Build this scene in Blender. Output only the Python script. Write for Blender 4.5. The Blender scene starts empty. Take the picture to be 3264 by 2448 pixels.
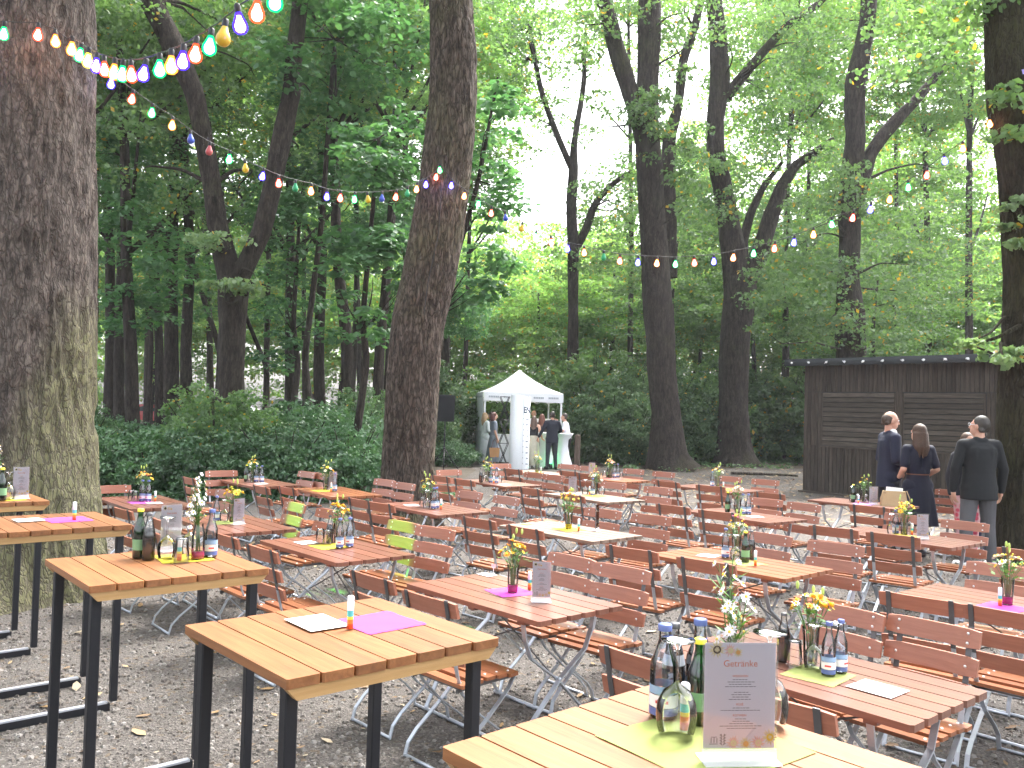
import bpy, bmesh, math, random
import numpy as np
from mathutils import Vector, Matrix, Euler
PI = math.pi
random.seed(7)
SC = bpy.context.scene
COL = SC.collection

# ------------------------------------------------------------------ camera
cam_d = bpy.data.cameras.new('camera'); cam = bpy.data.objects.new('camera', cam_d); COL.objects.link(cam)
cam_d.sensor_width = 36.0; cam_d.lens = 36.0 * 2782.3 / 3264.0
cam_d.clip_start = 0.05; cam_d.clip_end = 500
_r = Vector((0.9995876, -0.000813, 0.0287029)); _f = Vector((0, 0.999599, 0.028315)).normalized()
_r = (_r - _f * _r.dot(_f)).normalized(); _u = _r.cross(_f)
M = Matrix.Identity(4)
for i in range(3):
    M[i][0] = _r[i]; M[i][1] = _u[i]; M[i][2] = -_f[i]
M[2][3] = 1.8552
cam.matrix_world = M
SC.camera = cam

# ------------------------------------------------------------------ light
SC.view_settings.view_transform = 'Standard'; SC.view_settings.look = 'None'
SC.view_settings.gamma = 1.0
SC.view_settings.exposure = 2.35
SC.cycles.use_denoising = True
SC.cycles.max_bounces = 8; SC.cycles.transparent_max_bounces = 24
SC.cycles.diffuse_bounces = 4; SC.cycles.glossy_bounces = 3; SC.cycles.transmission_bounces = 4
SC.cycles.sample_clamp_indirect = 4.0
SC.cycles.caustics_reflective = False; SC.cycles.caustics_refractive = False
SUN_EL, SUN_AZ = math.radians(58), math.radians(32)
W = bpy.data.worlds.new('World'); SC.world = W; W.use_nodes = True
nt = W.node_tree; nt.nodes.clear()
sky = nt.nodes.new('ShaderNodeTexSky'); sky.sky_type = 'NISHITA'; sky.sun_disc = False
sky.sun_elevation = SUN_EL; sky.sun_rotation = SUN_AZ; sky.air_density = 1.0; sky.dust_density = 6.0; sky.ozone_density = 1.0
hs = nt.nodes.new('ShaderNodeHueSaturation'); hs.inputs['Saturation'].default_value = 0.30; hs.inputs['Value'].default_value = 1.25
bg = nt.nodes.new('ShaderNodeBackground'); bg.inputs['Strength'].default_value = 0.15
wo = nt.nodes.new('ShaderNodeOutputWorld')
nt.links.new(sky.outputs[0], hs.inputs['Color']); nt.links.new(hs.outputs[0], bg.inputs['Color']); nt.links.new(bg.outputs[0], wo.inputs[0])
sl = bpy.data.lights.new('sun', 'SUN'); sl.energy = 1.3; sl.angle = math.radians(14); sl.color = (1, 0.96, 0.9)
so = bpy.data.objects.new('sun', sl); COL.objects.link(so); so.location = (0, 0, 30)
_sd = Vector((math.sin(SUN_AZ) * math.cos(SUN_EL), math.cos(SUN_AZ) * math.cos(SUN_EL), math.sin(SUN_EL)))
so.rotation_euler = _sd.to_track_quat('Z', 'Y').to_euler()

# ------------------------------------------------------------------ helpers
def tag(o, label=None, cat=None, group=None, kind=None):
    if label: o['label'] = label
    if cat: o['category'] = cat
    if group: o['group'] = group
    if kind: o['kind'] = kind
    return o
def empty(name, loc=(0, 0, 0), rz=0.0, label=None, cat=None, group=None):
    o = bpy.data.objects.new(name, None); COL.objects.link(o); o.empty_display_size = 0.1
    o.location = loc; o.rotation_euler = (0, 0, rz)
    return tag(o, label, cat, group)
class MB:
    def __init__(s): s.v = []; s.f = []; s.m = []; s.sm = []
    def add(s, vs, fs, m=0, smooth=False):
        b = len(s.v); s.v += [tuple(q) for q in vs]
        for f in fs: s.f.append(tuple(b + i for i in f)); s.m.append(m); s.sm.append(smooth)
    def box(s, c, d, R=None, m=0, ch=0.0):
        x, y, z = d[0] / 2, d[1] / 2, d[2] / 2
        if ch > 0:
            ch = min(ch, x * .9, y * .9, z * .9)
            pts = []
            for sz in (-1, 1):
                zz = sz * (z)
                for (a, b) in ((x - ch, y), (x, y - ch), (x, -y + ch), (x - ch, -y), (-x + ch, -y), (-x, -y + ch), (-x, y - ch), (-x + ch, y)):
                    k = (1 - ch / max(x, y)) 
                    pts.append((a, b, zz))
            fs = [tuple(range(7, -1, -1)), tuple(range(8, 16))]
            for i in range(8): fs.append((i, (i + 1) % 8, 8 + (i + 1) % 8, 8 + i))
            fs = [tuple(reversed(f)) for f in fs]
            # fix orientation: bottom should face down
            vs = [Vector(p) for p in pts]
        else:
            vs = [Vector((sx * x, sy * y, sz * z)) for sz in (-1, 1) for sy in (-1, 1) for sx in (-1, 1)]
            fs = [(0, 2, 3, 1), (4, 5, 7, 6), (0, 1, 5, 4), (2, 6, 7, 3), (0, 4, 6, 2), (1, 3, 7, 5)]
        if R is not None: vs = [R @ v for v in vs]
        c = Vector(c); s.add([v + c for v in vs], fs, m)
    def tube(s, pts, r, n=6, m=0, cap=True, smooth=True):
        pts = [Vector(p) for p in pts]; L = len(pts)
        rs = r if isinstance(r, (list, tuple)) else [r] * L
        vs = []; t0 = (pts[1] - pts[0]).normalized(); ref = Vector((0, 0, 1)) if abs(t0.z) < .9 else Vector((1, 0, 0))
        a = t0.cross(ref).normalized()
        for i in range(L):
            t = (pts[min(i + 1, L - 1)] - pts[max(i - 1, 0)]).normalized()
            a = (a - t * a.dot(t)).normalized(); b = t.cross(a)
            for k in range(n):
                w = 2 * PI * k / n; vs.append(pts[i] + (a * math.cos(w) + b * math.sin(w)) * rs[i])
        fs = []
        for i in range(L - 1):
            for k in range(n):
                k2 = (k + 1) % n; fs.append((i * n + k, i * n + k2, (i + 1) * n + k2, (i + 1) * n + k))
        if cap: fs.append(tuple(range(n - 1, -1, -1))); fs.append(tuple((L - 1) * n + k for k in range(n)))
        s.add(vs, fs, m, smooth)
    def strip(s, pts, side, w, th, m=0):
        """flat bar: path in a plane, width w along 'side', thickness th"""
        pts = [Vector(p) for p in pts]; side = Vector(side).normalized(); L = len(pts); vs = []
        for i in range(L):
            t = (pts[min(i + 1, L - 1)] - pts[max(i - 1, 0)]).normalized(); nn = t.cross(side).normalized()
            for a, b in ((-1, -1), (1, -1), (1, 1), (-1, 1)): vs.append(pts[i] + side * (a * w / 2) + nn * (b * th / 2))
        fs = [(3, 2, 1, 0), tuple((L - 1) * 4 + k for k in range(4))]
        for i in range(L - 1):
            for k in range(4):
                k2 = (k + 1) % 4; fs.append((i * 4 + k, i * 4 + k2, i * 4 + 4 + k2, i * 4 + 4 + k))
        s.add(vs, fs, m)
    def lathe(s, prof, n=20, c=(0, 0, 0), m=0, smooth=True, capb=False, capt=False):
        vs = []; c = Vector(c)
        for (r, z) in prof:
            for k in range(n):
                w = 2 * PI * k / n; vs.append((c.x + r * math.cos(w), c.y + r * math.sin(w), c.z + z))
        fs = []
        for i in range(len(prof) - 1):
            for k in range(n):
                k2 = (k + 1) % n; fs.append((i * n + k, i * n + k2, (i + 1) * n + k2, (i + 1) * n + k))
        if capb: fs.append(tuple(range(n - 1, -1, -1)))
        if capt: fs.append(tuple((len(prof) - 1) * n + k for k in range(n)))
        s.add(vs, fs, m, smooth)
    def ball(s, c, r, n=10, k=6, m=0, sc=(1, 1, 1), R=None):
        vs = []; fs = []; c = Vector(c)
        for i in range(k + 1):
            th = PI * i / k
            for j in range(n):
                w = 2 * PI * j / n
                p = Vector((math.sin(th) * math.cos(w) * r * sc[0], math.sin(th) * math.sin(w) * r * sc[1], -math.cos(th) * r * sc[2]))
                if R is not None: p = R @ p
                vs.append(c + p)
        for i in range(k):
            for j in range(n):
                j2 = (j + 1) % n; fs.append((i * n + j, i * n + j2, (i + 1) * n + j2, (i + 1) * n + j))
        s.add(vs, fs, m, True)
    def mesh(s, name, mats):
        me = bpy.data.meshes.new(name); me.from_pydata(s.v, [], s.f)
        for q in (mats if isinstance(mats, (list, tuple)) else [mats]): me.materials.append(q)
        me.polygons.foreach_set('material_index', s.m); me.polygons.foreach_set('use_smooth', s.sm); me.update()
        return me
    def build(s, name, mats, parent=None):
        o = bpy.data.objects.new(name, s.mesh(name, mats)); COL.objects.link(o)
        if parent is not None: o.parent = parent
        return o
def kids(o): return KIDS.get(o.name, [])
def copy_tree(o, parent=None):
    c = o.copy(); COL.objects.link(c)
    if parent is not None: c.parent = parent; c.matrix_parent_inverse = Matrix.Identity(4)
    for ch in list(o.children): copy_tree(ch, c)
    return c
def npmesh(name, V, F, mats, mi=None, smooth=False):
    """V (n,3) ; F (m,k) same-size polygons"""
    me = bpy.data.meshes.new(name); V = np.asarray(V, np.float32); F = np.asarray(F, np.int32)
    me.vertices.add(len(V)); me.vertices.foreach_set('co', V.ravel())
    k = F.shape[1]; me.loops.add(F.size); me.loops.foreach_set('vertex_index', F.ravel())
    me.polygons.add(len(F)); me.polygons.foreach_set('loop_start', np.arange(len(F), dtype=np.int32) * k)
    me.polygons.foreach_set('loop_total', np.full(len(F), k, np.int32))
    for q in (mats if isinstance(mats, (list, tuple)) else [mats]): me.materials.append(q)
    if mi is not None: me.polygons.foreach_set('material_index', np.asarray(mi, np.int32))
    me.polygons.foreach_set('use_smooth', np.full(len(F), smooth, bool))
    me.update(calc_edges=True); return me
def link(name, me, parent=None, loc=None):
    o = bpy.data.objects.new(name, me); COL.objects.link(o)
    if parent is not None: o.parent = parent
    if loc is not None: o.location = loc
    return o

# ------------------------------------------------------------------ materials
def newmat(name):
    m = bpy.data.materials.new(name); m.use_nodes = True; return m, m.node_tree, m.node_tree.nodes['Principled BSDF']
def N(nt, t, **kw):
    n = nt.nodes.new(t)
    for k, v in kw.items():
        if k in n.inputs: n.inputs[k].default_value = v
        else: setattr(n, k, v)
    return n
def simple(name, col, rough=.6, metal=0.0, var=0.12, scale=8.0, bump=0.0, bscale=60.0, spec=.5, coat=0.0):
    m, nt, b = newmat(name)
    tc = N(nt, 'ShaderNodeTexCoord'); no = N(nt, 'ShaderNodeTexNoise', Scale=scale, Detail=5.0)
    nt.links.new(tc.outputs['Object'], no.inputs['Vector'])
    mx = N(nt, 'ShaderNodeMix', data_type='RGBA'); mx.inputs[6].default_value = (*[c * (1 - var) for c in col], 1); mx.inputs[7].default_value = (*[min(1, c * (1 + var)) for c in col], 1)
    nt.links.new(no.outputs['Fac'], mx.inputs[0]); nt.links.new(mx.outputs[2], b.inputs['Base Color'])
    b.inputs['Roughness'].default_value = rough; b.inputs['Metallic'].default_value = metal; b.inputs['Specular IOR Level'].default_value = spec
    if coat: b.inputs['Coat Weight'].default_value = coat
    if bump:
        n2 = N(nt, 'ShaderNodeTexNoise', Scale=bscale, Detail=6.0); nt.links.new(tc.outputs['Object'], n2.inputs['Vector'])
        bp = N(nt, 'ShaderNodeBump', Strength=bump, Distance=.01); nt.links.new(n2.outputs['Fac'], bp.inputs['Height']); nt.links.new(bp.outputs[0], b.inputs['Normal'])
    return m
def wood(name, c1, c2, rough=.45, axis='X', coat=0.0, island=.35, grain=1.0, knots=False, spec=.5):
    """grain runs along the given object axis; every board differs (random per island)"""
    m, nt, b = newmat(name)
    tc = N(nt, 'ShaderNodeTexCoord'); ge = N(nt, 'ShaderNodeNewGeometry')
    mp = N(nt, 'ShaderNodeMapping'); sc = {'X': (1.2, 16, 16), 'Y': (16, 1.2, 16), 'Z': (16, 16, 1.2)}[axis]; mp.inputs['Scale'].default_value = sc
    ad = N(nt, 'ShaderNodeVectorMath', operation='ADD'); ms = N(nt, 'ShaderNodeVectorMath', operation='SCALE'); ms.inputs['Scale'].default_value = 7.0
    cb = N(nt, 'ShaderNodeCombineXYZ')
    for k in range(3): nt.links.new(ge.outputs['Random Per Island'], cb.inputs[k])
    nt.links.new(cb.outputs[0], ms.inputs[0]); nt.links.new(tc.outputs['Object'], ad.inputs[0]); nt.links.new(ms.outputs[0], ad.inputs[1])
    nt.links.new(ad.outputs[0], mp.inputs[0])
    no = N(nt, 'ShaderNodeTexNoise', Scale=2.2, Detail=7.0, Roughness=.62, Distortion=.7); nt.links.new(mp.outputs[0], no.inputs['Vector'])
    rp = N(nt, 'ShaderNodeValToRGB'); rp.color_ramp.elements[0].position = .3; rp.color_ramp.elements[1].position = .72
    rp.color_ramp.elements[0].color = (*c1, 1); rp.color_ramp.elements[1].color = (*c2, 1)
    nt.links.new(no.outputs['Fac'], rp.inputs[0])
    oi = N(nt, 'ShaderNodeObjectInfo')
    s1 = N(nt, 'ShaderNodeMath', operation='MULTIPLY_ADD'); s1.inputs[1].default_value = island; s1.inputs[2].default_value = 1 - island * .62
    nt.links.new(ge.outputs['Random Per Island'], s1.inputs[0])
    s2 = N(nt, 'ShaderNodeMath', operation='MULTIPLY_ADD'); s2.inputs[1].default_value = .22; s2.inputs[2].default_value = .89
    nt.links.new(oi.outputs['Random'], s2.inputs[0])
    s3 = N(nt, 'ShaderNodeMath', operation='MULTIPLY'); nt.links.new(s1.outputs[0], s3.inputs[0]); nt.links.new(s2.outputs[0], s3.inputs[1])
    hv = N(nt, 'ShaderNodeHueSaturation'); nt.links.new(rp.outputs[0], hv.inputs['Color']); nt.links.new(s3.outputs[0], hv.inputs['Value'])
    last = hv.outputs[0]
    if knots:
        vo = N(nt, 'ShaderNodeTexVoronoi', Scale=1.0); mp2 = N(nt, 'ShaderNodeMapping'); mp2.inputs['Scale'].default_value = {'X': (2.2, 7, 7), 'Y': (7, 2.2, 7), 'Z': (7, 7, 2.2)}[axis]
        nt.links.new(ad.outputs[0], mp2.inputs[0]); nt.links.new(mp2.outputs[0], vo.inputs['Vector'])
        kr = N(nt, 'ShaderNodeValToRGB'); kr.color_ramp.elements[0].position = .045; kr.color_ramp.elements[0].color = (.35, .2, .12, 1)
        kr.color_ramp.elements[1].position = .13; kr.color_ramp.elements[1].color = (1, 1, 1, 1); nt.links.new(vo.outputs['Distance'], kr.inputs[0])
        mk = N(nt, 'ShaderNodeMix', data_type='RGBA', blend_type='MULTIPLY'); mk.inputs[0].default_value = .8
        nt.links.new(last, mk.inputs[6]); nt.links.new(kr.outputs[0], mk.inputs[7]); last = mk.outputs[2]
    nt.links.new(last, b.inputs['Base Color'])
    b.inputs['Roughness'].default_value = rough; b.inputs['Specular IOR Level'].default_value = spec
    if coat: b.inputs['Coat Weight'].default_value = coat; b.inputs['Coat Roughness'].default_value = .25
    bp = N(nt, 'ShaderNodeBump', Strength=.25 * grain, Distance=.004); nt.links.new(no.outputs['Fac'], bp.inputs['Height']); nt.links.new(bp.outputs[0], b.inputs['Normal'])
    return m
def leafmat(name, c1, c2, trans=.45, yellow=0.0, rough=.5, scale=.9):
    m, nt, b = newmat(name); nt.nodes.remove(b); out = nt.nodes['Material Output']
    tc = N(nt, 'ShaderNodeTexCoord'); no = N(nt, 'ShaderNodeTexNoise', Scale=scale, Detail=2.0); nt.links.new(tc.outputs['Object'], no.inputs['Vector'])
    ge = N(nt, 'ShaderNodeNewGeometry'); oi = N(nt, 'ShaderNodeObjectInfo')
    a = N(nt, 'ShaderNodeMath', operation='MULTIPLY_ADD'); a.inputs[1].default_value = .5; nt.links.new(ge.outputs['Random Per Island'], a.inputs[0])
    s = N(nt, 'ShaderNodeMath', operation='SUBTRACT'); nt.links.new(no.outputs['Fac'], s.inputs[0]); s.inputs[1].default_value = .25; nt.links.new(s.outputs[0], a.inputs[2])
    rp = N(nt, 'ShaderNodeValToRGB'); rp.color_ramp.elements[0].position = .15; rp.color_ramp.elements[1].position = .85
    rp.color_ramp.elements[0].color = (*c1, 1); rp.color_ramp.elements[1].color = (*c2, 1)
    nt.links.new(a.outputs[0], rp.inputs[0]); last = rp.outputs[0]
    if yellow:
        c = N(nt, 'ShaderNodeMath', operation='GREATER_THAN'); c.inputs[1].default_value = 1 - yellow; nt.links.new(ge.outputs['Random Per Island'], c.inputs[0])
        mx = N(nt, 'ShaderNodeMix', data_type='RGBA'); mx.inputs[7].default_value = (.42, .28, .03, 1); nt.links.new(c.outputs[0], mx.inputs[0]); nt.links.new(last, mx.inputs[6]); last = mx.outputs[2]
    hv = N(nt, 'ShaderNodeHueSaturation'); v = N(nt, 'ShaderNodeMath', operation='MULTIPLY_ADD'); v.inputs[1].default_value = .35; v.inputs[2].default_value = .82
    nt.links.new(oi.outputs['Random'], v.inputs[0]); nt.links.new(v.outputs[0], hv.inputs['Value']); nt.links.new(last, hv.inputs['Color'])
    df = N(nt, 'ShaderNodeBsdfDiffuse'); tr = N(nt, 'ShaderNodeBsdfTranslucent'); gl = N(nt, 'ShaderNodeBsdfGlossy', Roughness=rough)
    tg = N(nt, 'ShaderNodeMix', data_type='RGBA', blend_type='MULTIPLY'); tg.inputs[0].default_value = 1; tg.inputs[7].default_value = (1.45, 1.45, .85, 1)
    nt.links.new(hv.outputs[0], df.inputs['Color']); nt.links.new(hv.outputs[0], tg.inputs[6]); nt.links.new(tg.outputs[2], tr.inputs['Color'])
    m1 = N(nt, 'ShaderNodeMixShader'); m1.inputs[0].default_value = trans; nt.links.new(df.outputs[0], m1.inputs[1]); nt.links.new(tr.outputs[0], m1.inputs[2])
    m2 = N(nt, 'ShaderNodeMixShader'); m2.inputs[0].default_value = .05; nt.links.new(m1.outputs[0], m2.inputs[1]); nt.links.new(gl.outputs[0], m2.inputs[2])
    nt.links.new(m2.outputs[0], out.inputs['Surface']); return m
def barkmat(name, c1, c2, moss=(.13, .15, .05), mossamt=.4, scale=1.0, bump=.8, side=None, vs=3.2, crack=.6):
    m, nt, b = newmat(name)
    tc = N(nt, 'ShaderNodeTexCoord'); mp = N(nt, 'ShaderNodeMapping'); mp.inputs['Scale'].default_value = (14 * scale, 14 * scale, vs * scale)
    nt.links.new(tc.outputs['Object'], mp.inputs[0])
    no = N(nt, 'ShaderNodeTexNoise', Scale=1.0, Detail=8.0, Roughness=.65); nt.links.new(mp.outputs[0], no.inputs['Vector'])
    vo = N(nt, 'ShaderNodeTexVoronoi', Scale=1.3, feature='DISTANCE_TO_EDGE')
    n4 = N(nt, 'ShaderNodeTexNoise', Scale=.8, Detail=4.0); nt.links.new(mp.outputs[0], n4.inputs['Vector'])
    w2 = N(nt, 'ShaderNodeVectorMath', operation='SCALE'); w2.inputs['Scale'].default_value = 2.6; nt.links.new(n4.outputs['Color'], w2.inputs[0])
    w3 = N(nt, 'ShaderNodeVectorMath', operation='ADD'); nt.links.new(mp.outputs[0], w3.inputs[0]); nt.links.new(w2.outputs[0], w3.inputs[1]); nt.links.new(w3.outputs[0], vo.inputs['Vector'])
    cr = N(nt, 'ShaderNodeValToRGB'); cr.color_ramp.elements[0].position = .0; cr.color_ramp.elements[0].color = (.25, .25, .25, 1); cr.color_ramp.elements[1].position = .22; cr.color_ramp.elements[1].color = (1, 1, 1, 1)
    nt.links.new(vo.outputs['Distance'], cr.inputs[0])
    rp = N(nt, 'ShaderNodeValToRGB'); rp.color_ramp.elements[0].position = .34; rp.color_ramp.elements[1].position = .68
    rp.color_ramp.elements[0].color = (*c1, 1); rp.color_ramp.elements[1].color = (*c2, 1); nt.links.new(no.outputs['Fac'], rp.inputs[0])
    mu = N(nt, 'ShaderNodeMix', data_type='RGBA', blend_type='MULTIPLY'); mu.inputs[0].default_value = crack; nt.links.new(rp.outputs[0], mu.inputs[6]); nt.links.new(cr.outputs[0], mu.inputs[7])
    n3 = N(nt, 'ShaderNodeTexNoise', Scale=.55, Detail=5.0, Roughness=.6); nt.links.new(tc.outputs['Object'], n3.inputs['Vector'])
    fac = n3.outputs['Fac']
    if side is not None:
        # algae grows on one flank and towards the foot of the trunk
        dt = N(nt, 'ShaderNodeVectorMath', operation='DOT_PRODUCT'); dt.inputs[1].default_value = side[:3]; nt.links.new(tc.outputs['Object'], dt.inputs[0])
        ma = N(nt, 'ShaderNodeMath', operation='ADD'); nt.links.new(dt.outputs['Value'], ma.inputs[0]); ma.inputs[1].default_value = side[3]
        mb = N(nt, 'ShaderNodeMath', operation='ADD'); nt.links.new(ma.outputs[0], mb.inputs[0]); nt.links.new(n3.outputs['Fac'], mb.inputs[1]); fac = mb.outputs[0]
    mr = N(nt, 'ShaderNodeMapRange'); mr.inputs['From Min'].default_value = .62 - .3 * mossamt; mr.inputs['From Max'].default_value = .78 - .2 * mossamt; nt.links.new(fac, mr.inputs['Value'])
    ms = N(nt, 'ShaderNodeMath', operation='MULTIPLY'); nt.links.new(mr.outputs[0], ms.inputs[0]); nt.links.new(cr.outputs[0], ms.inputs[1])
    mm = N(nt, 'ShaderNodeMath', operation='MULTIPLY'); mm.inputs[1].default_value = .85; nt.links.new(ms.outputs[0], mm.inputs[0])
    mx = N(nt, 'ShaderNodeMix', data_type='RGBA'); mx.inputs[7].default_value = (*moss, 1); nt.links.new(mm.outputs[0], mx.inputs[0]); nt.links.new(mu.outputs[2], mx.inputs[6])
    nt.links.new(mx.outputs[2], b.inputs['Base Color']); b.inputs['Roughness'].default_value = .9; b.inputs['Specular IOR Level'].default_value = .2
    hh = N(nt, 'ShaderNodeMath', operation='MULTIPLY'); nt.links.new(cr.outputs[0], hh.inputs[0]); nt.links.new(no.outputs['Fac'], hh.inputs[1])
    bp = N(nt, 'ShaderNodeBump', Strength=bump, Distance=.03); nt.links.new(hh.outputs[0], bp.inputs['Height']); nt.links.new(bp.outputs[0], b.inputs['Normal'])
    return m
def glassmat(name, col=(1, 1, 1), refl=.10, rough=.03, tint=1.0):
    """thin glass: tinted see-through plus fresnel reflection"""
    m, nt, b = newmat(name); nt.nodes.remove(b); out = nt.nodes['Material Output']
    tr = N(nt, 'ShaderNodeBsdfTransparent'); tr.inputs[0].default_value = (*col, 1); gl = N(nt, 'ShaderNodeBsdfGlossy', Roughness=rough); gl.inputs[0].default_value = (1, 1, 1, 1)
    fr = N(nt, 'ShaderNodeFresnel', IOR=1.5); ad = N(nt, 'ShaderNodeMath', operation='MULTIPLY_ADD'); ad.inputs[1].default_value = 1.0; ad.inputs[2].default_value = refl; ad.use_clamp = True
    nt.links.new(fr.outputs[0], ad.inputs[0]); mx = N(nt, 'ShaderNodeMixShader'); nt.links.new(ad.outputs[0], mx.inputs[0]); nt.links.new(tr.outputs[0], mx.inputs[1]); nt.links.new(gl.outputs[0], mx.inputs[2])
    nt.links.new(mx.outputs[0], out.inputs['Surface']); return m
def emitmat(name, col, st, mix=1.0):
    m, nt, b = newmat(name); nt.nodes.remove(b); out = nt.nodes['Material Output']
    e = N(nt, 'ShaderNodeEmission', Strength=st); e.inputs[0].default_value = (*col, 1)
    if mix < 1:
        t = N(nt, 'ShaderNodeBsdfTransparent'); t.inputs[0].default_value = (*[min(1, c * .6 + .4) for c in col], 1); x = N(nt, 'ShaderNodeMixShader'); x.inputs[0].default_value = mix
        nt.links.new(t.outputs[0], x.inputs[1]); nt.links.new(e.outputs[0], x.inputs[2]); nt.links.new(x.outputs[0], out.inputs['Surface'])
    else: nt.links.new(e.outputs[0], out.inputs['Surface'])
    m.cycles.emission_sampling = 'NONE'; return m

MT = {}
MT['redwood'] = wood('lacquered_brown_slats', (.150, .056, .034), (.225, .092, .060), rough=.32, coat=.25, island=.3, spec=.55)
MT['chairwood'] = wood('brown_chair_slats', (.142, .047, .024), (.240, .085, .044), rough=.40, coat=.12, island=.4)
MT['greywood'] = wood('weathered_greyish_slats', (.135, .085, .060), (.25, .175, .13), rough=.5, coat=.1, island=.35)
MT['orangewood'] = wood('orange_brown_slats', (.205, .066, .026), (.33, .122, .050), rough=.34, coat=.25, island=.3)
MT['skylitwood'] = wood('sky_lit_brown_slats', (.27, .095, .055), (.40, .155, .095), rough=.4, coat=.2, island=.3)
MT['pine'] = wood('oiled_larch_boards', (.185, .068, .021), (.315, .132, .045), rough=.5, island=.28, knots=True, coat=.05)
MT['batten'] = wood('pale_larch_batten', (.36, .205, .075), (.45, .28, .12), rough=.55, axis='Y', island=.1)
MT['blackmetal'] = simple('black_powder_coat', (.006, .007, .011), .5, 0, .1, 30, .1, 300)
MT['galv'] = simple('galvanised_steel', (.50, .54, .60), .42, .75, .25, 14, .15, 120)
MT['galvd'] = simple('dark_steel', (.12, .12, .125), .45, .6, .25, 20)
MT['silver'] = simple('silver_and_sky_sheen', (.55, .57, .63), .4, .5, .12, 20)
MT['bolt'] = simple('bright_bolt', (.85, .85, .85), .3, .6, .05, 20)
MT['glass'] = glassmat('clear_glass', (.965, .975, .98), .035)
MT['gglass'] = glassmat('green_glass', (.03, .38, .07), .04)
MT['bglass'] = glassmat('pale_blue_glass', (.86, .91, .97), .05)
MT['acryl'] = glassmat('clear_acrylic', (.97, .97, .98), .02)
MT['cola'] = simple('dark_cola', (.012, .004, .003), .12, 0, .1, 10, spec=.6)
MT['white'] = simple('white_card', (.80, .80, .82), .7, 0, .02, 10)
MT['menu'] = simple('menu_paper', (.82, .78, .86), .6, 0, .02, 10)
MT['yellowcap'] = simple('yellow_cap', (.85, .75, .05), .4)
MT['label_blue'] = simple('blue_label', (.10, .14, .36), .5)
MT['label_lblue'] = simple('pale_blue_label', (.25, .38, .56), .5)
MT['footacryl'] = None
MT['label_white'] = simple('white_label', (.8, .78, .78), .5)
MT['label_red'] = simple('red_label', (.65, .08, .08), .5)
MT['label_green'] = simple('green_label', (.20, .38, .20), .5)
MT['stem'] = simple('flower_stems', (.06, .14, .03), .6, var=.4)
MT['fleaf'] = leafmat('bouquet_leaf', (.05, .13, .03), (.12, .25, .06), .3)
for nme, colr in dict(magenta=(.50, .055, .36), yellow=(.56, .46, .03), green=(.27, .31, .085), purple=(.48, .25, .72), red=(.75, .10, .12), yellowcard=(.62, .56, .12)).items():
    MT['nap_' + nme] = simple(nme + '_napkin', colr, .9, 0, .06, 60)
for nme, colr in dict(yellow=(.85, .60, .05), orange=(.85, .33, .04), white=(.85, .85, .80), pink=(.82, .45, .50), purple=(.30, .02, .12), red=(.65, .03, .04), palegreen=(.45, .60, .15), cream=(.80, .70, .42), brown=(.06, .03, .015), daisy=(.84, .80, .86)).items():
    MT['fl_' + nme] = simple(nme + '_petals', colr, .7, 0, .15, 40)
for nme, colr in dict(teal=(.08, .50, .52), orange=(.80, .22, .04), yellow=(.80, .65, .08), red=(.72, .10, .03)).items():
    MT['tb_' + nme] = simple(nme + '_print', colr, .4, 0, .04, 40)
MT['water_mag'] = simple('magenta_water', (.60, .02, .16), .2, 0, .1, 10)
MT['water_yel'] = simple('yellow_water', (.65, .48, .02), .2, 0, .1, 10)
MT['water_grn'] = glassmat('greenish_water', (.72, .80, .55), .03)
MT['skin'] = simple('skin', (.58, .33, .24), .55, 0, .10, 14, .05, 80)
def frosted():
    m, nt, b = newmat('frosted_acrylic'); nt.nodes.remove(b); t = N(nt, 'ShaderNodeBsdfTransparent'); d = N(nt, 'ShaderNodeBsdfDiffuse'); d.inputs[0].default_value = (.75, .76, .80, 1)
    x = N(nt, 'ShaderNodeMixShader'); x.inputs[0].default_value = .38; nt.links.new(t.outputs[0], x.inputs[1]); nt.links.new(d.outputs[0], x.inputs[2]); nt.links.new(x.outputs[0], nt.nodes['Material Output'].inputs['Surface']); return m
MT['footacryl'] = frosted()
MT['bark1'] = barkmat('oak_bark_mossy', (.062, .051, .046), (.205, .172, .150), (.165, .165, .085), .6, 1.25, 1.0, vs=5.0, side=(.60, 0.0, -.16, .10))
MT['bark2'] = barkmat('oak_bark', (.056, .045, .038), (.195, .155, .128), (.15, .15, .075), .42, 1.0, 1.6, crack=.85)
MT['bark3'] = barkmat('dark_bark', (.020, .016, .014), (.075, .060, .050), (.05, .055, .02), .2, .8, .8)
MT['bark7'] = barkmat('green_bark', (.018, .015, .010), (.060, .050, .032), (.055, .058, .022), .6, 1.1, 1.0)
MT['leafA'] = leafmat('maple_leaves', (.044, .125, .055), (.105, .240, .098), .42, 0, .45)
MT['leafB'] = leafmat('oak_leaves', (.062, .135, .050), (.145, .255, .095), .5, .02, .5)
MT['leafC'] = leafmat('far_bright_leaves', (.125, .255, .080), (.280, .450, .145), .58, .04, .6)
MT['leafD'] = leafmat('understorey_leaves', (.038, .100, .046), (.100, .200, .090), .3, 0, .4)
MT['leafE'] = leafmat('bush_leaves', (.045, .100, .042), (.115, .205, .090), .35, .01, .45)
MT['leafF'] = leafmat('pale_spray_leaves', (.13, .23, .11), (.26, .37, .19), .45, .03, .5)
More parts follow.
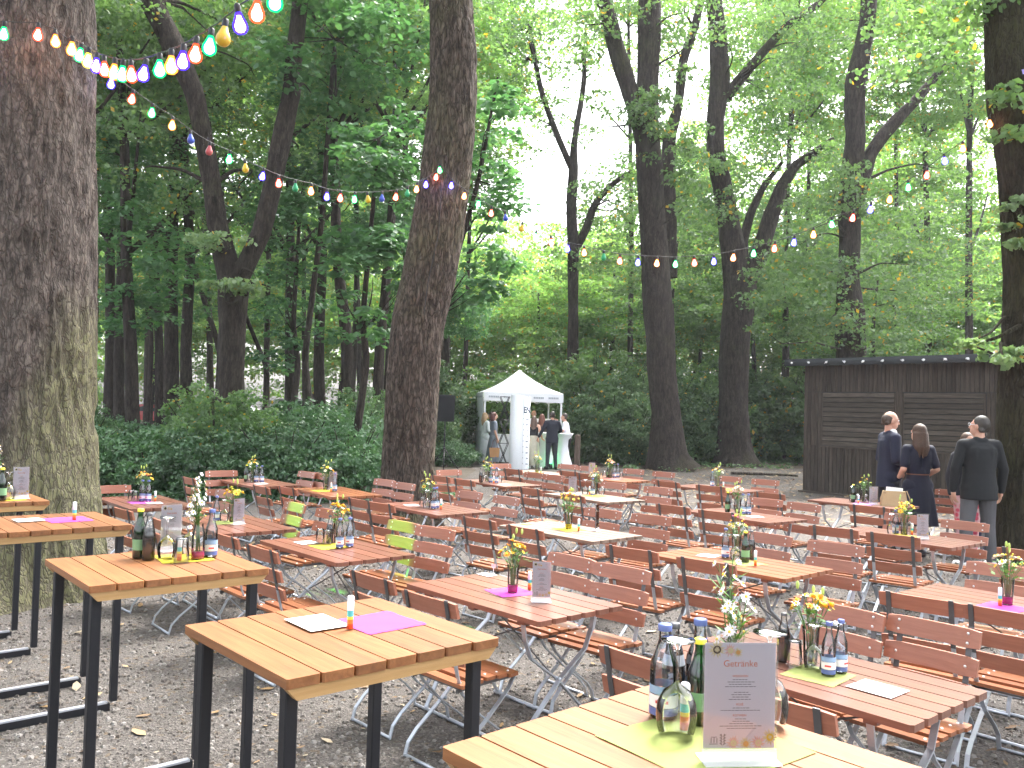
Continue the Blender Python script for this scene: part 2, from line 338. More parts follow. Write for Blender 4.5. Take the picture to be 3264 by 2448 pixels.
# ------------------------------------------------------------------ measured layout (metres)
TRUNK = {
'TR2' : [(-1.54,13.4,-0.01,0.462),(-1.55,13.4,0.34,0.398),(-1.56,13.4,0.98,0.377),(-1.53,13.4,1.83,0.384),(-1.52,13.4,2.54,0.398),(-1.47,13.4,3.12,0.398),(-1.32,13.4,3.84,0.402),(-1.21,13.4,4.56,0.391),(-1.13,13.4,5.28,0.384),(-1.07,13.4,6.0,0.37),(-1.03,13.4,6.73,0.355),(-1.04,13.4,7.23,0.355),(-1.09,13.4,7.74,0.334),(-1.15,13.4,8.32,0.32),(-1.24,13.4,9.27,0.299),(-1.36,13.4,10.37,0.27)] ,
'TR3' : [(-6.55,20.5,1.16,0.359),(-6.58,20.5,1.81,0.294),(-6.6,20.5,2.57,0.283),(-6.62,20.5,3.66,0.304),(-6.63,20.5,4.31,0.337),(-6.62,20.5,4.75,0.381)] ,
'TR3L' : [(-6.68,20.5,4.64,0.283),(-6.9,20.5,5.4,0.25),(-7.08,20.5,6.06,0.228),(-7.22,20.5,6.93,0.207),(-7.46,20.5,8.03,0.207),(-7.73,20.5,9.13,0.217),(-8.26,20.5,10.22,0.261),(-8.86,20.5,11.32,0.25),(-9.28,20.5,12.31,0.217),(-9.89,20.5,13.53,0.163)] ,
'TR3R' : [(-6.55,20.5,4.64,0.25),(-6.28,20.5,5.2,0.228),(-6.01,20.5,5.87,0.217),(-5.8,20.5,6.97,0.207),(-5.62,20.5,8.08,0.228),(-5.42,20.5,9.2,0.207),(-5.37,20.5,10.31,0.185),(-5.3,20.5,11.42,0.174),(-5.27,20.5,12.77,0.141)] ,
'TR4' : [(5.3,28.7,-0.04,0.799),(5.19,28.7,0.38,0.639),(5.08,28.7,1.74,0.472),(4.92,28.7,3.26,0.457),(4.79,28.7,4.78,0.472),(4.65,28.7,6.31,0.464),(4.52,28.7,7.85,0.441),(4.39,28.7,9.38,0.426),(4.29,28.7,10.62,0.411),(4.23,28.7,11.7,0.365),(4.22,28.7,13.25,0.35),(4.23,28.7,14.66,0.381),(4.22,28.7,16.53,0.335),(4.27,28.7,18.73,0.259)] ,
'TR4L' : [(4.23,28.7,10.46,0.304),(4.04,28.7,11.38,0.289),(3.59,28.7,12.61,0.274),(3.16,28.7,13.84,0.289),(2.92,28.7,14.77,0.259),(2.62,28.7,15.7,0.228),(2.28,28.7,16.94,0.183)] ,
'TR4S' : [(3.49,28.7,13.08,0.152),(3.06,28.7,13.69,0.137),(2.97,28.7,14.23,0.107)] ,
'TR4B' : [(5.57,31.0,6.68,0.214),(5.49,31.0,8.34,0.23),(5.39,31.0,10.01,0.247),(5.38,31.0,11.68,0.23),(5.67,31.0,12.86,0.164),(5.8,31.0,14.54,0.164),(6.19,31.0,15.73,0.148),(6.49,31.0,17.09,0.115)] ,
'TR5' : [(8.28,32.0,-0.03,0.849),(8.24,32.0,0.45,0.662),(8.14,32.0,1.8,0.526),(8.12,32.0,3.5,0.526),(8.17,32.0,5.2,0.543),(8.28,32.0,6.23,0.594),(8.3,32.0,6.91,0.594)] ,
'TR5L' : [(8.17,32.0,6.57,0.475),(8.01,32.0,7.93,0.441),(7.78,32.0,9.13,0.373),(7.55,32.0,10.33,0.356),(7.28,32.0,11.35,0.322),(7.24,32.0,12.56,0.306),(7.38,32.0,14.12,0.356),(7.29,32.0,15.68,0.322),(7.08,32.0,17.24,0.289),(6.92,32.0,19.33,0.238)] ,
'TR5R' : [(8.51,32.0,6.75,0.356),(8.97,32.0,7.79,0.339),(9.36,32.0,9.17,0.28),(9.77,32.0,10.39,0.229),(10.18,32.0,11.09,0.178),(10.77,32.0,11.54,0.136),(11.62,32.0,12.17,0.076)] ,
'TR5M' : [(8.6,32.5,7.0,0.172),(8.49,32.5,8.39,0.164),(8.76,32.5,9.44,0.147),(9.23,32.5,10.5,0.112),(9.9,32.5,11.4,0.069)] ,
'TR5B' : [(7.64,32.0,13.61,0.187),(8.14,32.0,14.32,0.187),(8.98,32.0,15.38,0.153),(9.82,32.0,16.36,0.136),(10.84,32.0,17.09,0.119),(11.51,32.0,17.72,0.085)] ,
'TR6' : [(11.76,30.0,0.33,0.477),(11.7,30.0,2.24,0.461),(11.63,30.0,4.15,0.477),(11.58,30.0,5.43,0.493),(11.49,30.0,6.7,0.35),(11.53,30.0,7.99,0.334),(11.51,30.0,9.28,0.366),(11.55,30.0,10.41,0.35),(11.66,30.0,11.55,0.318),(11.59,30.0,12.84,0.334),(11.65,30.0,13.65,0.366),(11.83,30.0,14.64,0.286),(12.02,30.0,15.78,0.271),(12.07,30.0,17.42,0.239)] ,
'TR6R' : [(11.81,30.0,9.29,0.175),(12.01,30.0,10.1,0.175),(12.18,30.0,11.07,0.207),(12.65,30.0,11.74,0.223),(13.2,30.0,12.4,0.207),(13.68,30.0,12.9,0.175),(14.23,30.0,13.57,0.143),(14.7,30.0,14.23,0.095)] ,
'TR7' : [(6.83,11.35,-0.06,0.452),(6.78,11.35,0.15,0.385),(6.74,11.35,0.75,0.355),(6.71,11.35,1.34,0.349),(6.7,11.35,1.94,0.337),(6.69,11.35,2.55,0.319),(6.7,11.35,3.15,0.289),(6.7,11.35,3.76,0.277),(6.68,11.35,4.37,0.289),(6.65,11.35,4.97,0.301),(6.58,11.35,5.58,0.313),(6.51,11.35,6.07,0.337),(6.46,11.35,6.81,0.337),(6.43,11.35,7.43,0.325),(6.39,11.35,8.17,0.301)] ,
'TR8' : [(2.59,36.0,0.46,0.248),(2.53,36.0,2.56,0.229),(2.47,36.0,4.66,0.229),(2.42,36.0,6.58,0.21),(2.37,36.0,8.69,0.248),(2.23,36.0,10.24,0.21),(2.32,36.0,11.79,0.21),(2.26,36.0,12.75,0.134),(2.45,36.0,14.12,0.124),(2.65,36.0,15.49,0.105),(2.61,36.0,17.05,0.086)] ,
'TR8L' : [(2.32,36.0,11.69,0.134),(1.82,36.0,12.74,0.134),(1.4,36.0,13.7,0.124),(0.88,36.0,15.05,0.115),(0.56,36.0,16.4,0.095),(0.33,36.0,17.77,0.076)] ,
'TR8R' : [(2.41,36.0,8.5,0.191),(2.87,36.0,9.29,0.172),(3.13,36.0,10.26,0.153),(3.31,36.0,10.65,0.134),(4.06,36.0,11.45,0.105),(4.73,36.0,11.86,0.076)] ,
}
BG=[[(-10.31,21.0,0.01,0.174),(-10.48,21.0,3.04,0.134),(-10.67,21.0,5.27,0.12),(-10.79,21.0,8.09,0.1),(-10.9,21.0,10.81,0.08),(-11.01,21.0,13.21,0.06)],
[(-15.62,34.0,0.0,0.258),(-15.79,34.0,3.8,0.198),(-15.97,34.0,7.42,0.179),(-16.17,34.0,11.99,0.149),(-16.38,34.0,16.4,0.119),(-16.54,34.0,20.28,0.089)],
[(-14.74,33.0,0.0,0.228),(-14.87,33.0,3.76,0.175),(-14.97,33.0,7.28,0.158),(-15.15,33.0,11.7,0.131),(-15.33,33.0,15.99,0.105),(-15.49,33.0,19.76,0.079)],
[(-10.51,24.5,0.0,0.22),(-10.68,24.5,3.28,0.169),(-10.88,24.5,5.89,0.152),(-11.13,24.5,9.17,0.127),(-11.38,24.5,12.35,0.101),(-11.5,24.5,15.15,0.076)],
[(-14.43,36.0,0.0,0.223),(-14.67,36.0,3.97,0.172),(-15.03,36.0,7.81,0.155),(-15.27,36.0,12.64,0.129),(-15.51,36.0,17.31,0.103),(-15.67,36.0,21.42,0.077)],
[(-11.97,31.0,0.0,0.321),(-12.1,31.0,3.7,0.247),(-12.2,31.0,7.0,0.222),(-12.34,31.0,11.16,0.185),(-12.47,31.0,15.19,0.148),(-12.61,31.0,18.73,0.111)],
[(-11.06,30.0,0.0,0.248),(-11.2,30.0,3.65,0.191),(-11.32,30.0,6.85,0.172),(-11.56,30.0,10.87,0.143),(-11.8,30.0,14.76,0.115),(-11.93,30.0,18.19,0.086)],
[(-12.75,40.0,0.0,0.165),(-13.49,40.0,4.29,0.127),(-14.99,40.0,8.52,0.115),(-15.36,40.0,13.88,0.095),(-15.73,40.0,19.07,0.076),(-15.91,40.0,23.64,0.057)],
[(-8.53,34.0,0.0,0.258),(-8.69,34.0,4.01,0.198),(-8.85,34.0,7.63,0.179),(-9.06,34.0,12.19,0.149),(-9.27,34.0,16.6,0.119),(-9.41,34.0,20.49,0.089)],
[(-8.25,38.0,0.0,0.288),(-8.38,38.0,4.3,0.222),(-8.48,38.0,8.35,0.2),(-8.71,38.0,13.45,0.166),(-8.93,38.0,18.38,0.133),(-9.08,38.0,22.73,0.1)],
[(-5.04,27.0,0.0,0.242),(-5.22,27.0,3.61,0.186),(-5.45,27.0,6.49,0.168),(-5.83,27.0,10.1,0.14),(-6.2,27.0,13.6,0.112),(-6.31,27.0,16.69,0.084)],
[(-3.97,26.0,0.0,0.197),(-3.99,26.0,3.58,0.152),(-3.86,26.0,6.36,0.137),(-3.8,26.0,9.85,0.114),(-3.74,26.0,13.23,0.091),(-3.84,26.0,16.2,0.068)],
[(-3.99,34.0,0.0,0.164),(-4.15,34.0,4.14,0.126),(-4.33,34.0,7.76,0.114),(-4.43,34.0,12.33,0.095),(-4.53,34.0,16.74,0.076),(-4.65,34.0,20.63,0.057)],
[(-20.91,44.0,0.0,0.182),(-21.1,44.0,4.35,0.14),(-21.29,44.0,9.04,0.126),(-21.43,44.0,14.95,0.105),(-21.55,44.0,20.66,0.084),(-21.76,44.0,25.69,0.063)],
[(-20.86,50.0,0.0,0.172),(-21.03,50.0,4.78,0.133),(-21.19,50.0,10.11,0.119),(-21.41,50.0,16.82,0.099),(-21.62,50.0,23.31,0.08),(-21.85,50.0,29.03,0.06)],
[(-15.77,46.0,0.0,0.222),(-15.99,46.0,4.64,0.171),(-16.26,46.0,9.54,0.154),(-16.62,46.0,15.71,0.128),(-16.98,46.0,21.68,0.102),(-17.18,46.0,26.94,0.077)],
[(-12.57,45.0,0.0,0.186),(-12.7,45.0,4.67,0.143),(-12.8,45.0,9.47,0.129),(-12.9,45.0,15.51,0.107),(-12.99,45.0,21.35,0.086),(-13.18,45.0,26.5,0.064)],
[(-11.72,50.0,0.0,0.172),(-11.94,50.0,5.04,0.133),(-12.22,50.0,10.37,0.119),(-12.53,50.0,17.08,0.099),(-12.82,50.0,23.57,0.08),(-13.03,50.0,29.29,0.06)],
[(-8.2,48.0,0.0,0.199),(-8.44,48.0,5.0,0.153),(-8.79,48.0,10.12,0.137),(-9.08,48.0,16.56,0.115),(-9.35,48.0,22.79,0.092),(-9.54,48.0,28.27,0.069)],
[(-3.01,40.0,0.0,0.221),(-3.12,40.0,4.59,0.17),(-3.17,40.0,8.86,0.153),(-3.23,40.0,14.23,0.127),(-3.29,40.0,19.43,0.102),(-3.43,40.0,24.0,0.076)],
[(-2.44,45.0,0.0,0.155),(-2.52,45.0,4.96,0.119),(-2.49,45.0,9.76,0.107),(-2.43,45.0,15.81,0.09),(-2.37,45.0,21.66,0.072),(-2.52,45.0,26.81,0.054)],
[(6.4,46.0,0.0,0.19),(6.25,46.0,5.28,0.146),(6.08,46.0,10.19,0.132),(5.87,46.0,16.37,0.11),(5.67,46.0,22.34,0.088),(5.54,46.0,27.6,0.066)],
[(14.01,45.0,0.0,0.217),(13.97,45.0,5.43,0.167),(14.05,45.0,10.24,0.15),(14.17,45.0,16.29,0.125),(14.29,45.0,22.15,0.1),(14.19,45.0,27.3,0.075)],
[(16.76,50.0,0.0,0.172),(16.68,50.0,5.86,0.133),(16.67,50.0,11.2,0.119),(16.68,50.0,17.93,0.099),(16.69,50.0,24.43,0.08),(16.58,50.0,30.15,0.06)],
[(23.08,48.0,0.0,0.232),(22.91,48.0,5.9,0.178),(22.66,48.0,11.02,0.16),(22.43,48.0,17.47,0.134),(22.21,48.0,23.7,0.107),(22.12,48.0,29.2,0.08)],
[(23.02,44.0,0.0,0.243),(22.98,44.0,5.62,0.187),(23.0,44.0,10.32,0.168),(22.97,44.0,16.24,0.14),(22.95,44.0,21.96,0.112),(22.88,44.0,27.0,0.084)],
[(24.11,55.0,0.0,0.19),(24.05,55.0,6.43,0.146),(24.06,55.0,12.3,0.131),(24.01,55.0,19.7,0.109),(23.97,55.0,26.85,0.088),(23.87,55.0,33.14,0.066)],
]
FOL={
'TR1' : [(-4.2,6.2,13.5,4.5,4.2,1.7,80,1.0),(-7,9,12.5,3.5,3,1.5,35,0.9)] ,  # overhead crown out of view, enlarged to shade the garden
'TR2' : [(-1.5,11.5,14.5,4.5,4.5,1.8,90,1.0)] ,  # unseen crown above the frame, widened to dim the ground below
'TR3' : [(-9.74,22.8,11.02,2.18,1.8,1.57,50,0.6),(-6.95,22.8,11.72,1.93,1.8,1.33,42,0.6),(-8.5,22.8,7.49,1.33,1.5,0.85,13,0.6),(-5.58,22.5,9.56,0.6,1.5,1.31,9,0.6),(-9.67,21.5,8.28,1.03,2.0,1.25,19,0.6)] ,
'TR3s' : [(-6.28,19.6,4.48,0.88,0.7,0.12,15,0.28),(-6.8,19.8,5.49,0.63,0.7,0.21,10,0.28)] ,
'TR4' : [(4.16,27.6,11.55,0.81,0.9,0.88,20,0.5),(4.93,28.0,10.27,0.82,1.2,1.11,17,0.55),(3.08,28.5,14.69,1.44,2.0,1.13,23,0.6),(5.23,28.5,14.6,1.21,2.0,1.36,25,0.6),(5.34,28.0,8.93,0.52,1.0,0.59,5,0.5),(2.58,29.0,12.54,0.77,2.0,1.08,7,0.5)] ,
'TR5' : [(11.2,32.0,11.55,1.19,1.2,0.68,17,0.55),(9.07,33.0,16.7,2.1,1.5,1.05,31,0.6),(8.47,32.0,15.37,1.87,2.5,1.87,45,0.7),(9.72,32.0,12.98,1.61,2.0,1.19,22,0.7),(7.06,31.0,10.22,0.74,1.0,1.15,15,0.5),(6.46,31.5,8.47,0.84,1.5,0.84,9,0.6),(10.36,32.0,15.25,1.02,2.0,1.02,15,0.6),(8.61,31.0,11.27,0.99,1.5,0.82,11,0.6)] ,
'TR6' : [(11.78,30.0,15.61,2.07,2.5,1.11,24,0.7),(10.55,29.0,9.64,1.46,1.5,0.92,26,0.6),(9.66,28.5,6.88,1.74,1.6,1.21,37,0.6),(8.77,28.0,5.35,1.49,1.6,0.89,28,0.55),(13.36,30.0,7.4,1.75,2.0,1.91,47,0.7),(15.09,30.0,10.03,0.95,2.0,0.95,10,0.6),(13.86,30.0,11.45,0.95,2.0,0.64,6,0.6),(11.1,29.0,4.99,1.85,1.5,0.77,22,0.6),(12.94,30.0,13.69,0.95,1.5,0.95,8,0.6)] ,
'TR7' : [(6.44,12.6,7.27,0.77,1.6,0.74,12,0.42),(6.08,10.9,5.72,0.26,0.5,0.35,7,0.25),(6.34,11.8,7.51,0.56,1.5,0.31,9,0.35),(5.78,12.5,7.68,0.46,1.5,0.33,4,0.4),(6.5,9.5,13.2,4.0,4.5,1.6,75,1.0)] ,  # last patch: unseen overhead crown added to shade the garden
'TR7s' : [(6.0,10.9,2.71,0.29,0.35,0.14,12,0.16),(6.3,11.0,4.46,0.12,0.3,0.41,9,0.16),(5.76,11.0,2.89,0.12,0.3,0.07,4,0.14)] ,
'TR8' : [(0.42,36.0,17.77,1.53,2.0,0.95,22,0.6),(2.66,36.0,17.05,0.95,1.5,1.15,13,0.6),(4.82,36.0,11.86,0.57,1.0,0.48,6,0.5),(0.52,36.0,14.45,1.53,2.0,1.15,11,0.7),(3.7,36.0,10.47,1.43,2.0,1.15,16,0.7),(2.23,36.0,15.28,1.34,2.0,1.53,11,0.7),(0.25,36.0,17.18,1.91,2.5,1.53,24,0.7),(3.46,36.0,12.6,1.15,2.0,0.76,5,0.7),(1.94,36.0,8.1,0.95,2.0,0.76,11,0.6)] ,
'M1' : [(-5.02,22.0,10.35,1.52,2.0,1.75,43,0.65),(-3.92,21.0,11.02,1.67,2.0,1.11,32,0.6)] ,
'M2' : [(-2.95,19.0,7.49,0.91,1.6,1.21,26,0.55),(-2.89,18.5,4.95,1.03,1.6,0.88,29,0.5),(-3.43,19.0,3.6,0.6,1.5,0.5,6,0.5)] ,
'M3' : [(-5.51,24.0,8.53,0.76,1.5,0.89,11,0.6),(-6.22,24.0,3.24,0.76,1.2,0.51,5,0.5),(-5.71,23.0,6.63,1.16,1.5,0.91,20,0.6),(-5.76,24.0,4.79,1.15,1.5,0.76,10,0.6)] ,
'M4' : [(-0.56,19.0,7.45,0.6,1.2,1.71,17,0.55),(-0.52,18.5,4.73,0.54,1.2,0.69,9,0.5),(-0.57,19.0,6.02,0.5,1.0,0.5,5,0.5)] ,
'M5' : [(-10.05,24.0,6.72,0.76,1.5,0.76,8,0.6),(-12.55,27.0,9.47,1.29,1.5,1.29,26,0.6),(-10.76,25.0,4.24,0.93,1.2,0.53,8,0.5),(-12.36,26.0,7.36,1.03,1.8,1.52,24,0.65),(-12.63,26.0,10.44,1.03,2.0,1.24,16,0.65),(-10.0,24.0,5.31,1.02,1.5,0.76,12,0.6),(-12.03,26.0,4.45,0.83,1.5,0.69,6,0.6)] ,
'M6' : [(-8.17,30.0,5.82,0.8,2.0,0.95,8,0.7),(-10.64,28.0,6.36,1.19,2.0,0.89,13,0.7),(-11.98,30.0,9.24,1.27,2.0,1.27,20,0.7),(-11.58,30.0,11.2,1.75,2.0,1.43,18,0.8),(-9.22,31.0,9.08,1.48,2.0,1.48,18,0.8),(-11.76,32.0,5.65,1.53,2.0,1.19,13,0.8)] ,
}
TABLES= {'T1': [0.025,5.246,-0.838],'T2': [1.35,3.863,-0.863],'T3': [1.743,6.641,-0.841],'T4': [3.772,8.334,-0.916],'T6': [2.608,9.736,-0.942],'T8': [0.564,8.09,-0.827],'T9': [1.098,11.311,-0.916],'T11': [-0.845,9.576,-0.859],'T12': [-2.171,11.029,-0.942],'T13': [-1.326,6.759,-0.844],'T14': [-2.484,7.925,-0.887],'T10': [-0.134,13.049,-0.942],'T7': [3.138,13.186,-0.82],'T5': [4.644,11.506,-0.873],'HB': [-0.546,2.926,-0.846],'HA': [-1.607,4.024,-0.864],'HZ': [-2.768,5.252,-0.846],'HD': [0.394,1.944,-0.846],'T15': [-3.88,9.368,-0.873],'T16': [-3.42,11.97,-0.873],'T17': [0.533,15.302,-0.873],'T18': [1.665,14.452,-0.873],'T19': [3.077,5.325,-0.873],'HY': [-3.82,6.31,-0.846]}
ITEMS= [('T1','K','magenta',-0.036,0.031),('T1','V','yellow_mag',-0.014,0.032),('T1','S','',-0.011,0.168),('T1','M','e',0.267,-0.002),('T1','P','small',-0.52,0.26),('T2','K','green',0.064,-0.058),('T2','C','',-0.137,-0.006),('T2','G','',-0.068,-0.027),('T2','W','',0.015,-0.01),('T2','V','yellow_big',-0.041,0.059),('T2','B','',0.095,-0.028),('T2','B','',0.103,0.056),('T2','W','',0.049,0.129),('T2','P','card',0.314,-0.029),('T3','P','card',-0.268,0.008),('T3','K','green',0.073,-0.021),('T3','B','',-0.138,0.045),('T3','W','',-0.015,-0.001),('T3','V','purple',-0.118,0.161),('T3','N','',0.063,0.009),('T3','C','',0.007,0.176),('T3','S','',0.194,-0.059),('T4','K','yellow',-0.005,-0.006),('T4','B','',-0.14,0.092),('T4','W','',-0.137,0.013),('T4','V','yellow_leafy',-0.059,0.103),('T4','S','',-0.01,0.157),('T4','W','',-0.102,0.288),('T4','M','n',0.19,-0.031),('T5','K','purple',0.085,-0.113),('T5','N','',-0.123,-0.008),('T5','G','',-0.024,-0.075),('T5','W','',-0.179,0.07),('T5','V','leafy',-0.087,0.211),('T5','S','',0.03,-0.15),('T5','G','',0.064,-0.023),('T5','M','n',0.179,-0.048),('T6','K','green',-0.033,-0.094),('T6','N','',-0.231,0.016),('T6','G','',-0.143,-0.009),('T6','V','pink',-0.152,0.087),('T6','B','',-0.029,0.03),('T6','B','',-0.002,0.093),('T6','P','card',0.184,-0.026),('T7','P','card',-0.249,-0.005),('T7','K','yellow',0.137,-0.108),('T7','B','',-0.183,0.135),('T7','V','yellow_white',-0.018,0.035),('T7','S','',0.202,-0.149),('T8','K','yellow',-0.032,0.031),('T8','V','yellow_tall',-0.052,0.049),('T8','S','',0.099,0.024),('T8','M','edge',0.167,0.2),('T8','P','yellowcard',-0.499,-0.066),('T9','M','n',-0.4,-0.014),('T9','K','yellow',-0.056,0.064),('T9','W','',-0.254,0.078),('T9','S','',-0.21,0.12),('T9','B','',-0.096,0.066),('T9','V','pink_white',-0.253,0.257),('T9','W','',-0.149,0.276),('T10','C','',-0.076,-0.299),('T10','G','',0.017,-0.286),('T10','V','yellow_white',-0.193,-0.111),('T10','N','',-0.222,-0.039),('T10','B','',-0.029,-0.152),('T10','B','',0.069,-0.121),('T10','S','',0.111,-0.196),('T10','W','',0.011,-0.024),('T10','P','card',0.335,-0.167),('T11','P','card',-0.261,-0.081),('T11','G','',-0.05,-0.082),('T11','W','',0.058,-0.103),('T11','V','sunflower',-0.062,-0.0),('T11','B','',0.123,-0.057),('T11','B','',0.093,0.003),('T11','S','',0.192,-0.008),('T12','K','yellow',-0.138,-0.133),('T12','V','yellow_white',-0.242,-0.04),('T12','S','',0.014,-0.08),('T12','B','',-0.018,-0.019),('T12','M','n',-0.238,0.054),('T13','P','card',-0.292,-0.089),('T13','K','yellow',-0.044,-0.028),('T13','G','',-0.216,-0.009),('T13','G','',-0.135,0.005),('T13','C','',-0.185,0.057),('T13','V','yellow_big',-0.191,0.134),('T13','B','',0.066,-0.001),('T13','B','',0.057,0.092),('T14','K','green',-0.052,-0.033),('T14','B','',-0.195,-0.082),('T14','W','',-0.133,-0.033),('T14','V','yellow_leafy',-0.063,0.021),('T14','M','e',0.103,0.009),('T15','K','magenta',0.064,-0.067),('T15','G','',-0.116,-0.114),('T15','G','',-0.035,-0.101),('T15','V','multi',-0.129,0.023),('T15','B','',-0.026,-0.029),('T15','B','',0.021,0.02),('T15','S','',0.049,0.083),('T15','P','card',0.192,0.03),('T16','N','',-0.126,-0.128),('T16','G','',0.0,-0.139),('T16','V','yellow_white',-0.104,-0.054),('T16','W','',-0.25,-0.017),('T16','B','',-0.031,-0.027),('T16','W','',-0.162,0.082),('T16','B','',0.031,0.025),('T16','P','card',0.22,-0.067),('T17','K','yellow',0.073,-0.113),('T17','V','yellow_white',0.014,-0.084),('T17','S','',0.126,-0.092),('T17','P','card',0.268,-0.011),('T18','M','n',-0.47,0.044),('T18','K','red',0.126,-0.045),('T18','G','',-0.081,-0.051),('T18','V','pink_white',-0.091,0.093),('T18','N','',-0.194,0.157),('T18','B','',-0.065,0.165),('T18','B','',-0.102,0.293),('T18','G','',0.099,0.158),('T19','K','magenta',-0.012,-0.125),('T19','V','white',-0.028,-0.015),('T19','S','',-0.04,-0.096),('HB','P','card',-0.127,-0.017),('HB','K','magenta',-0.024,0.166),('HB','S','',0.0,0.035),('HA','K','yellow',-0.071,0.152),('HA','N','',-0.166,-0.024),('HA','C','',-0.101,-0.003),('HA','W','',-0.086,0.075),('HA','G','',0.041,0.1),('HA','W','',-0.138,0.202),('HA','S','',-0.013,0.109),('HA','M','e',-0.294,0.166),('HA','V','aster',-0.008,0.195),('HA','B','',-0.033,0.267),('HZ','P','card',-0.081,-0.075),('HZ','K','magenta',-0.026,0.126),('HZ','S','',0.025,0.151),('HY','N','',0.247,0.099),('HY','K','yellow',0.152,0.136),('HY','G','',0.086,0.165),('HY','W','',0.18,0.157),('HY','M','e',0.158,0.237),('HY','V','aster',0.126,0.087),('HD','K','green',-0.012,0.102),('HD','B','',-0.182,0.168),('HD','W','',-0.075,0.081),('HD','B','',-0.163,0.288),('HD','C','',-0.203,0.233),('HD','S','',-0.094,0.138),('HD','N','',-0.101,0.203),('HD','V','aster',-0.095,0.324),('HD','M','face',0.094,0.082),('HD','W','',0.016,0.323)]
CHAIRS= [[-4.23,9.48,-137.8,'T15','E',0],[-3.8,11.1,-49.3,'T16','N',0],[-3.85,11.95,-144.4,'T16','E',0],[-3.2,7.87,-45.1,'T14','N',0],[-2.59,7.22,-49.6,'T14','N',1],[-1.86,6.55,-48.6,'T13','N',0],[-1.45,6.04,-47.5,'T13','N',1],[-2.65,10.24,-50.4,'T12','N',0],[-2.34,10.2,-48.8,'T12','N',1],[-3.26,9.31,-227.2,'T15','F',0],[-3.05,12.22,-225.6,'T16','F',0],[-2.85,12.06,-229.6,'T16','F',1],[-1.81,11.29,-224.5,'T12','F',0],[-1.5,10.86,-226.9,'T12','F',1],[-0.8,13.33,-147.6,'T10','E',0],[-0.77,12.48,-48.8,'T10','N',0],[-0.42,12.0,-47.2,'T10','N',1],[-0.64,10.01,-224.4,'T11','F',0],[-0.22,9.52,-229.6,'T11','F',1],[-1.34,9.18,-48.0,'T11','N',0],[-1.1,8.91,-43.2,'T11','N',1],[-2.27,8.35,-230.4,'T14','F',0],[-1.82,7.87,-225.4,'T14','F',1],[-1.06,7.19,-227.2,'T13','F',0],[-0.75,6.87,-221.5,'T13','F',1],[-0.08,7.9,-44.5,'T8','N',0],[0.33,7.4,-48.1,'T8','N',1],[-0.58,5.2,-47.3,'T1','N',0],[-0.21,4.7,-46.3,'T1','N',1],[-0.02,15.2,-146.0,'T17','E',0],[0.24,14.33,-47.2,'T17','N',0],[0.21,13.33,-225.6,'T10','F',0],[0.48,12.95,-229.6,'T10','F',1],[0.88,15.57,-220.8,'T17','F',0],[1.19,15.2,-226.4,'T17','F',1],[1.15,14.21,-50.4,'T18','N',0],[1.4,13.76,-44.0,'T18','N',1],[1.94,14.81,-227.2,'T18','F',0],[2.37,14.3,-225.6,'T18','F',1],[0.47,10.97,-52.5,'T9','N',0],[0.95,10.3,-55.2,'T9','N',1],[1.25,11.84,-226.4,'T9','F',0],[1.78,11.28,-223.4,'T9','F',1],[2.47,12.66,-52.3,'T7','N',0],[2.92,12.17,-40.0,'T7','N',1],[0.77,8.54,-221.8,'T8','F',0],[1.19,8.15,-222.5,'T8','F',1],[1.06,6.49,-40.9,'T3','N',0],[1.5,6.05,-42.1,'T3','N',1],[0.24,5.72,-229.4,'T1','F',0],[0.55,5.36,-224.4,'T1','F',1],[1.93,9.45,-47.6,'T6','N',0],[2.28,9.02,-40.1,'T6','N',1],[3.3,13.69,-229.6,'T7','F',0],[3.76,13.22,-220.8,'T7','F',1],[2.85,10.15,-224.3,'T6','F',0],[3.13,9.76,-234.8,'T6','F',1],[3.5,11.28,-48.8,'T5','N',0],[1.97,7.1,-227.2,'T3','F',0],[2.39,6.65,-221.7,'T3','F',1],[4.22,10.01,-42.4,'T5','N',1],[3.07,8.01,-40.8,'T4','N',0],[3.44,7.65,-40.4,'T4','N',1],[3.88,8.91,-236.4,'T4','F',0],[4.28,8.4,-227.8,'T4','F',1],[6.1,12.27,-227.1,'T5','F',0],[3.22,5.84,-223.8,'T19','F',0],[4.2,6.91,-49.6,'T0','N',0],[2.47,5.06,-42.5,'T19','N',0],[2.79,4.75,-46.4,'T19','N',1],[1.55,4.38,-229.9,'T2','F',0],[1.88,4.1,-230.0,'T2','F',1],[0.74,3.71,-47.2,'T2','N',0],[1.13,3.25,-45.6,'T2','N',1]]
S3= [((-3.989,8.423,4.912),'b',0),((-3.868,8.619,4.835),'r',0),((-3.748,8.815,4.766),'g',0),((-3.619,9.024,4.71),'o',0),((-3.496,9.224,4.629),'b',1),((-3.368,9.431,4.571),'r',1),((-3.225,9.663,4.55),'g',0),((-3.103,9.861,4.505),'y',1),((-2.969,10.078,4.477),'b',0),((-2.837,10.293,4.455),'r',0),((-2.696,10.522,4.462),'g',1),((-2.558,10.747,4.483),'o',0),((-2.412,10.983,4.476),'b',0),((-2.284,11.191,4.512),'r',0),((-2.142,11.422,4.554),'g',0),((-2.003,11.646,4.613),'y',1),((-1.855,11.887,4.688),'b',1),((-1.701,12.137,4.773),'r',0),((-1.568,12.353,4.882),'g',1),((-1.459,12.53,4.99),'o',0),((-1.346,12.713,5.108),'b',0),((-1.22,12.918,5.276),'r',0),((-1.174,12.991,5.402),'g',0)]
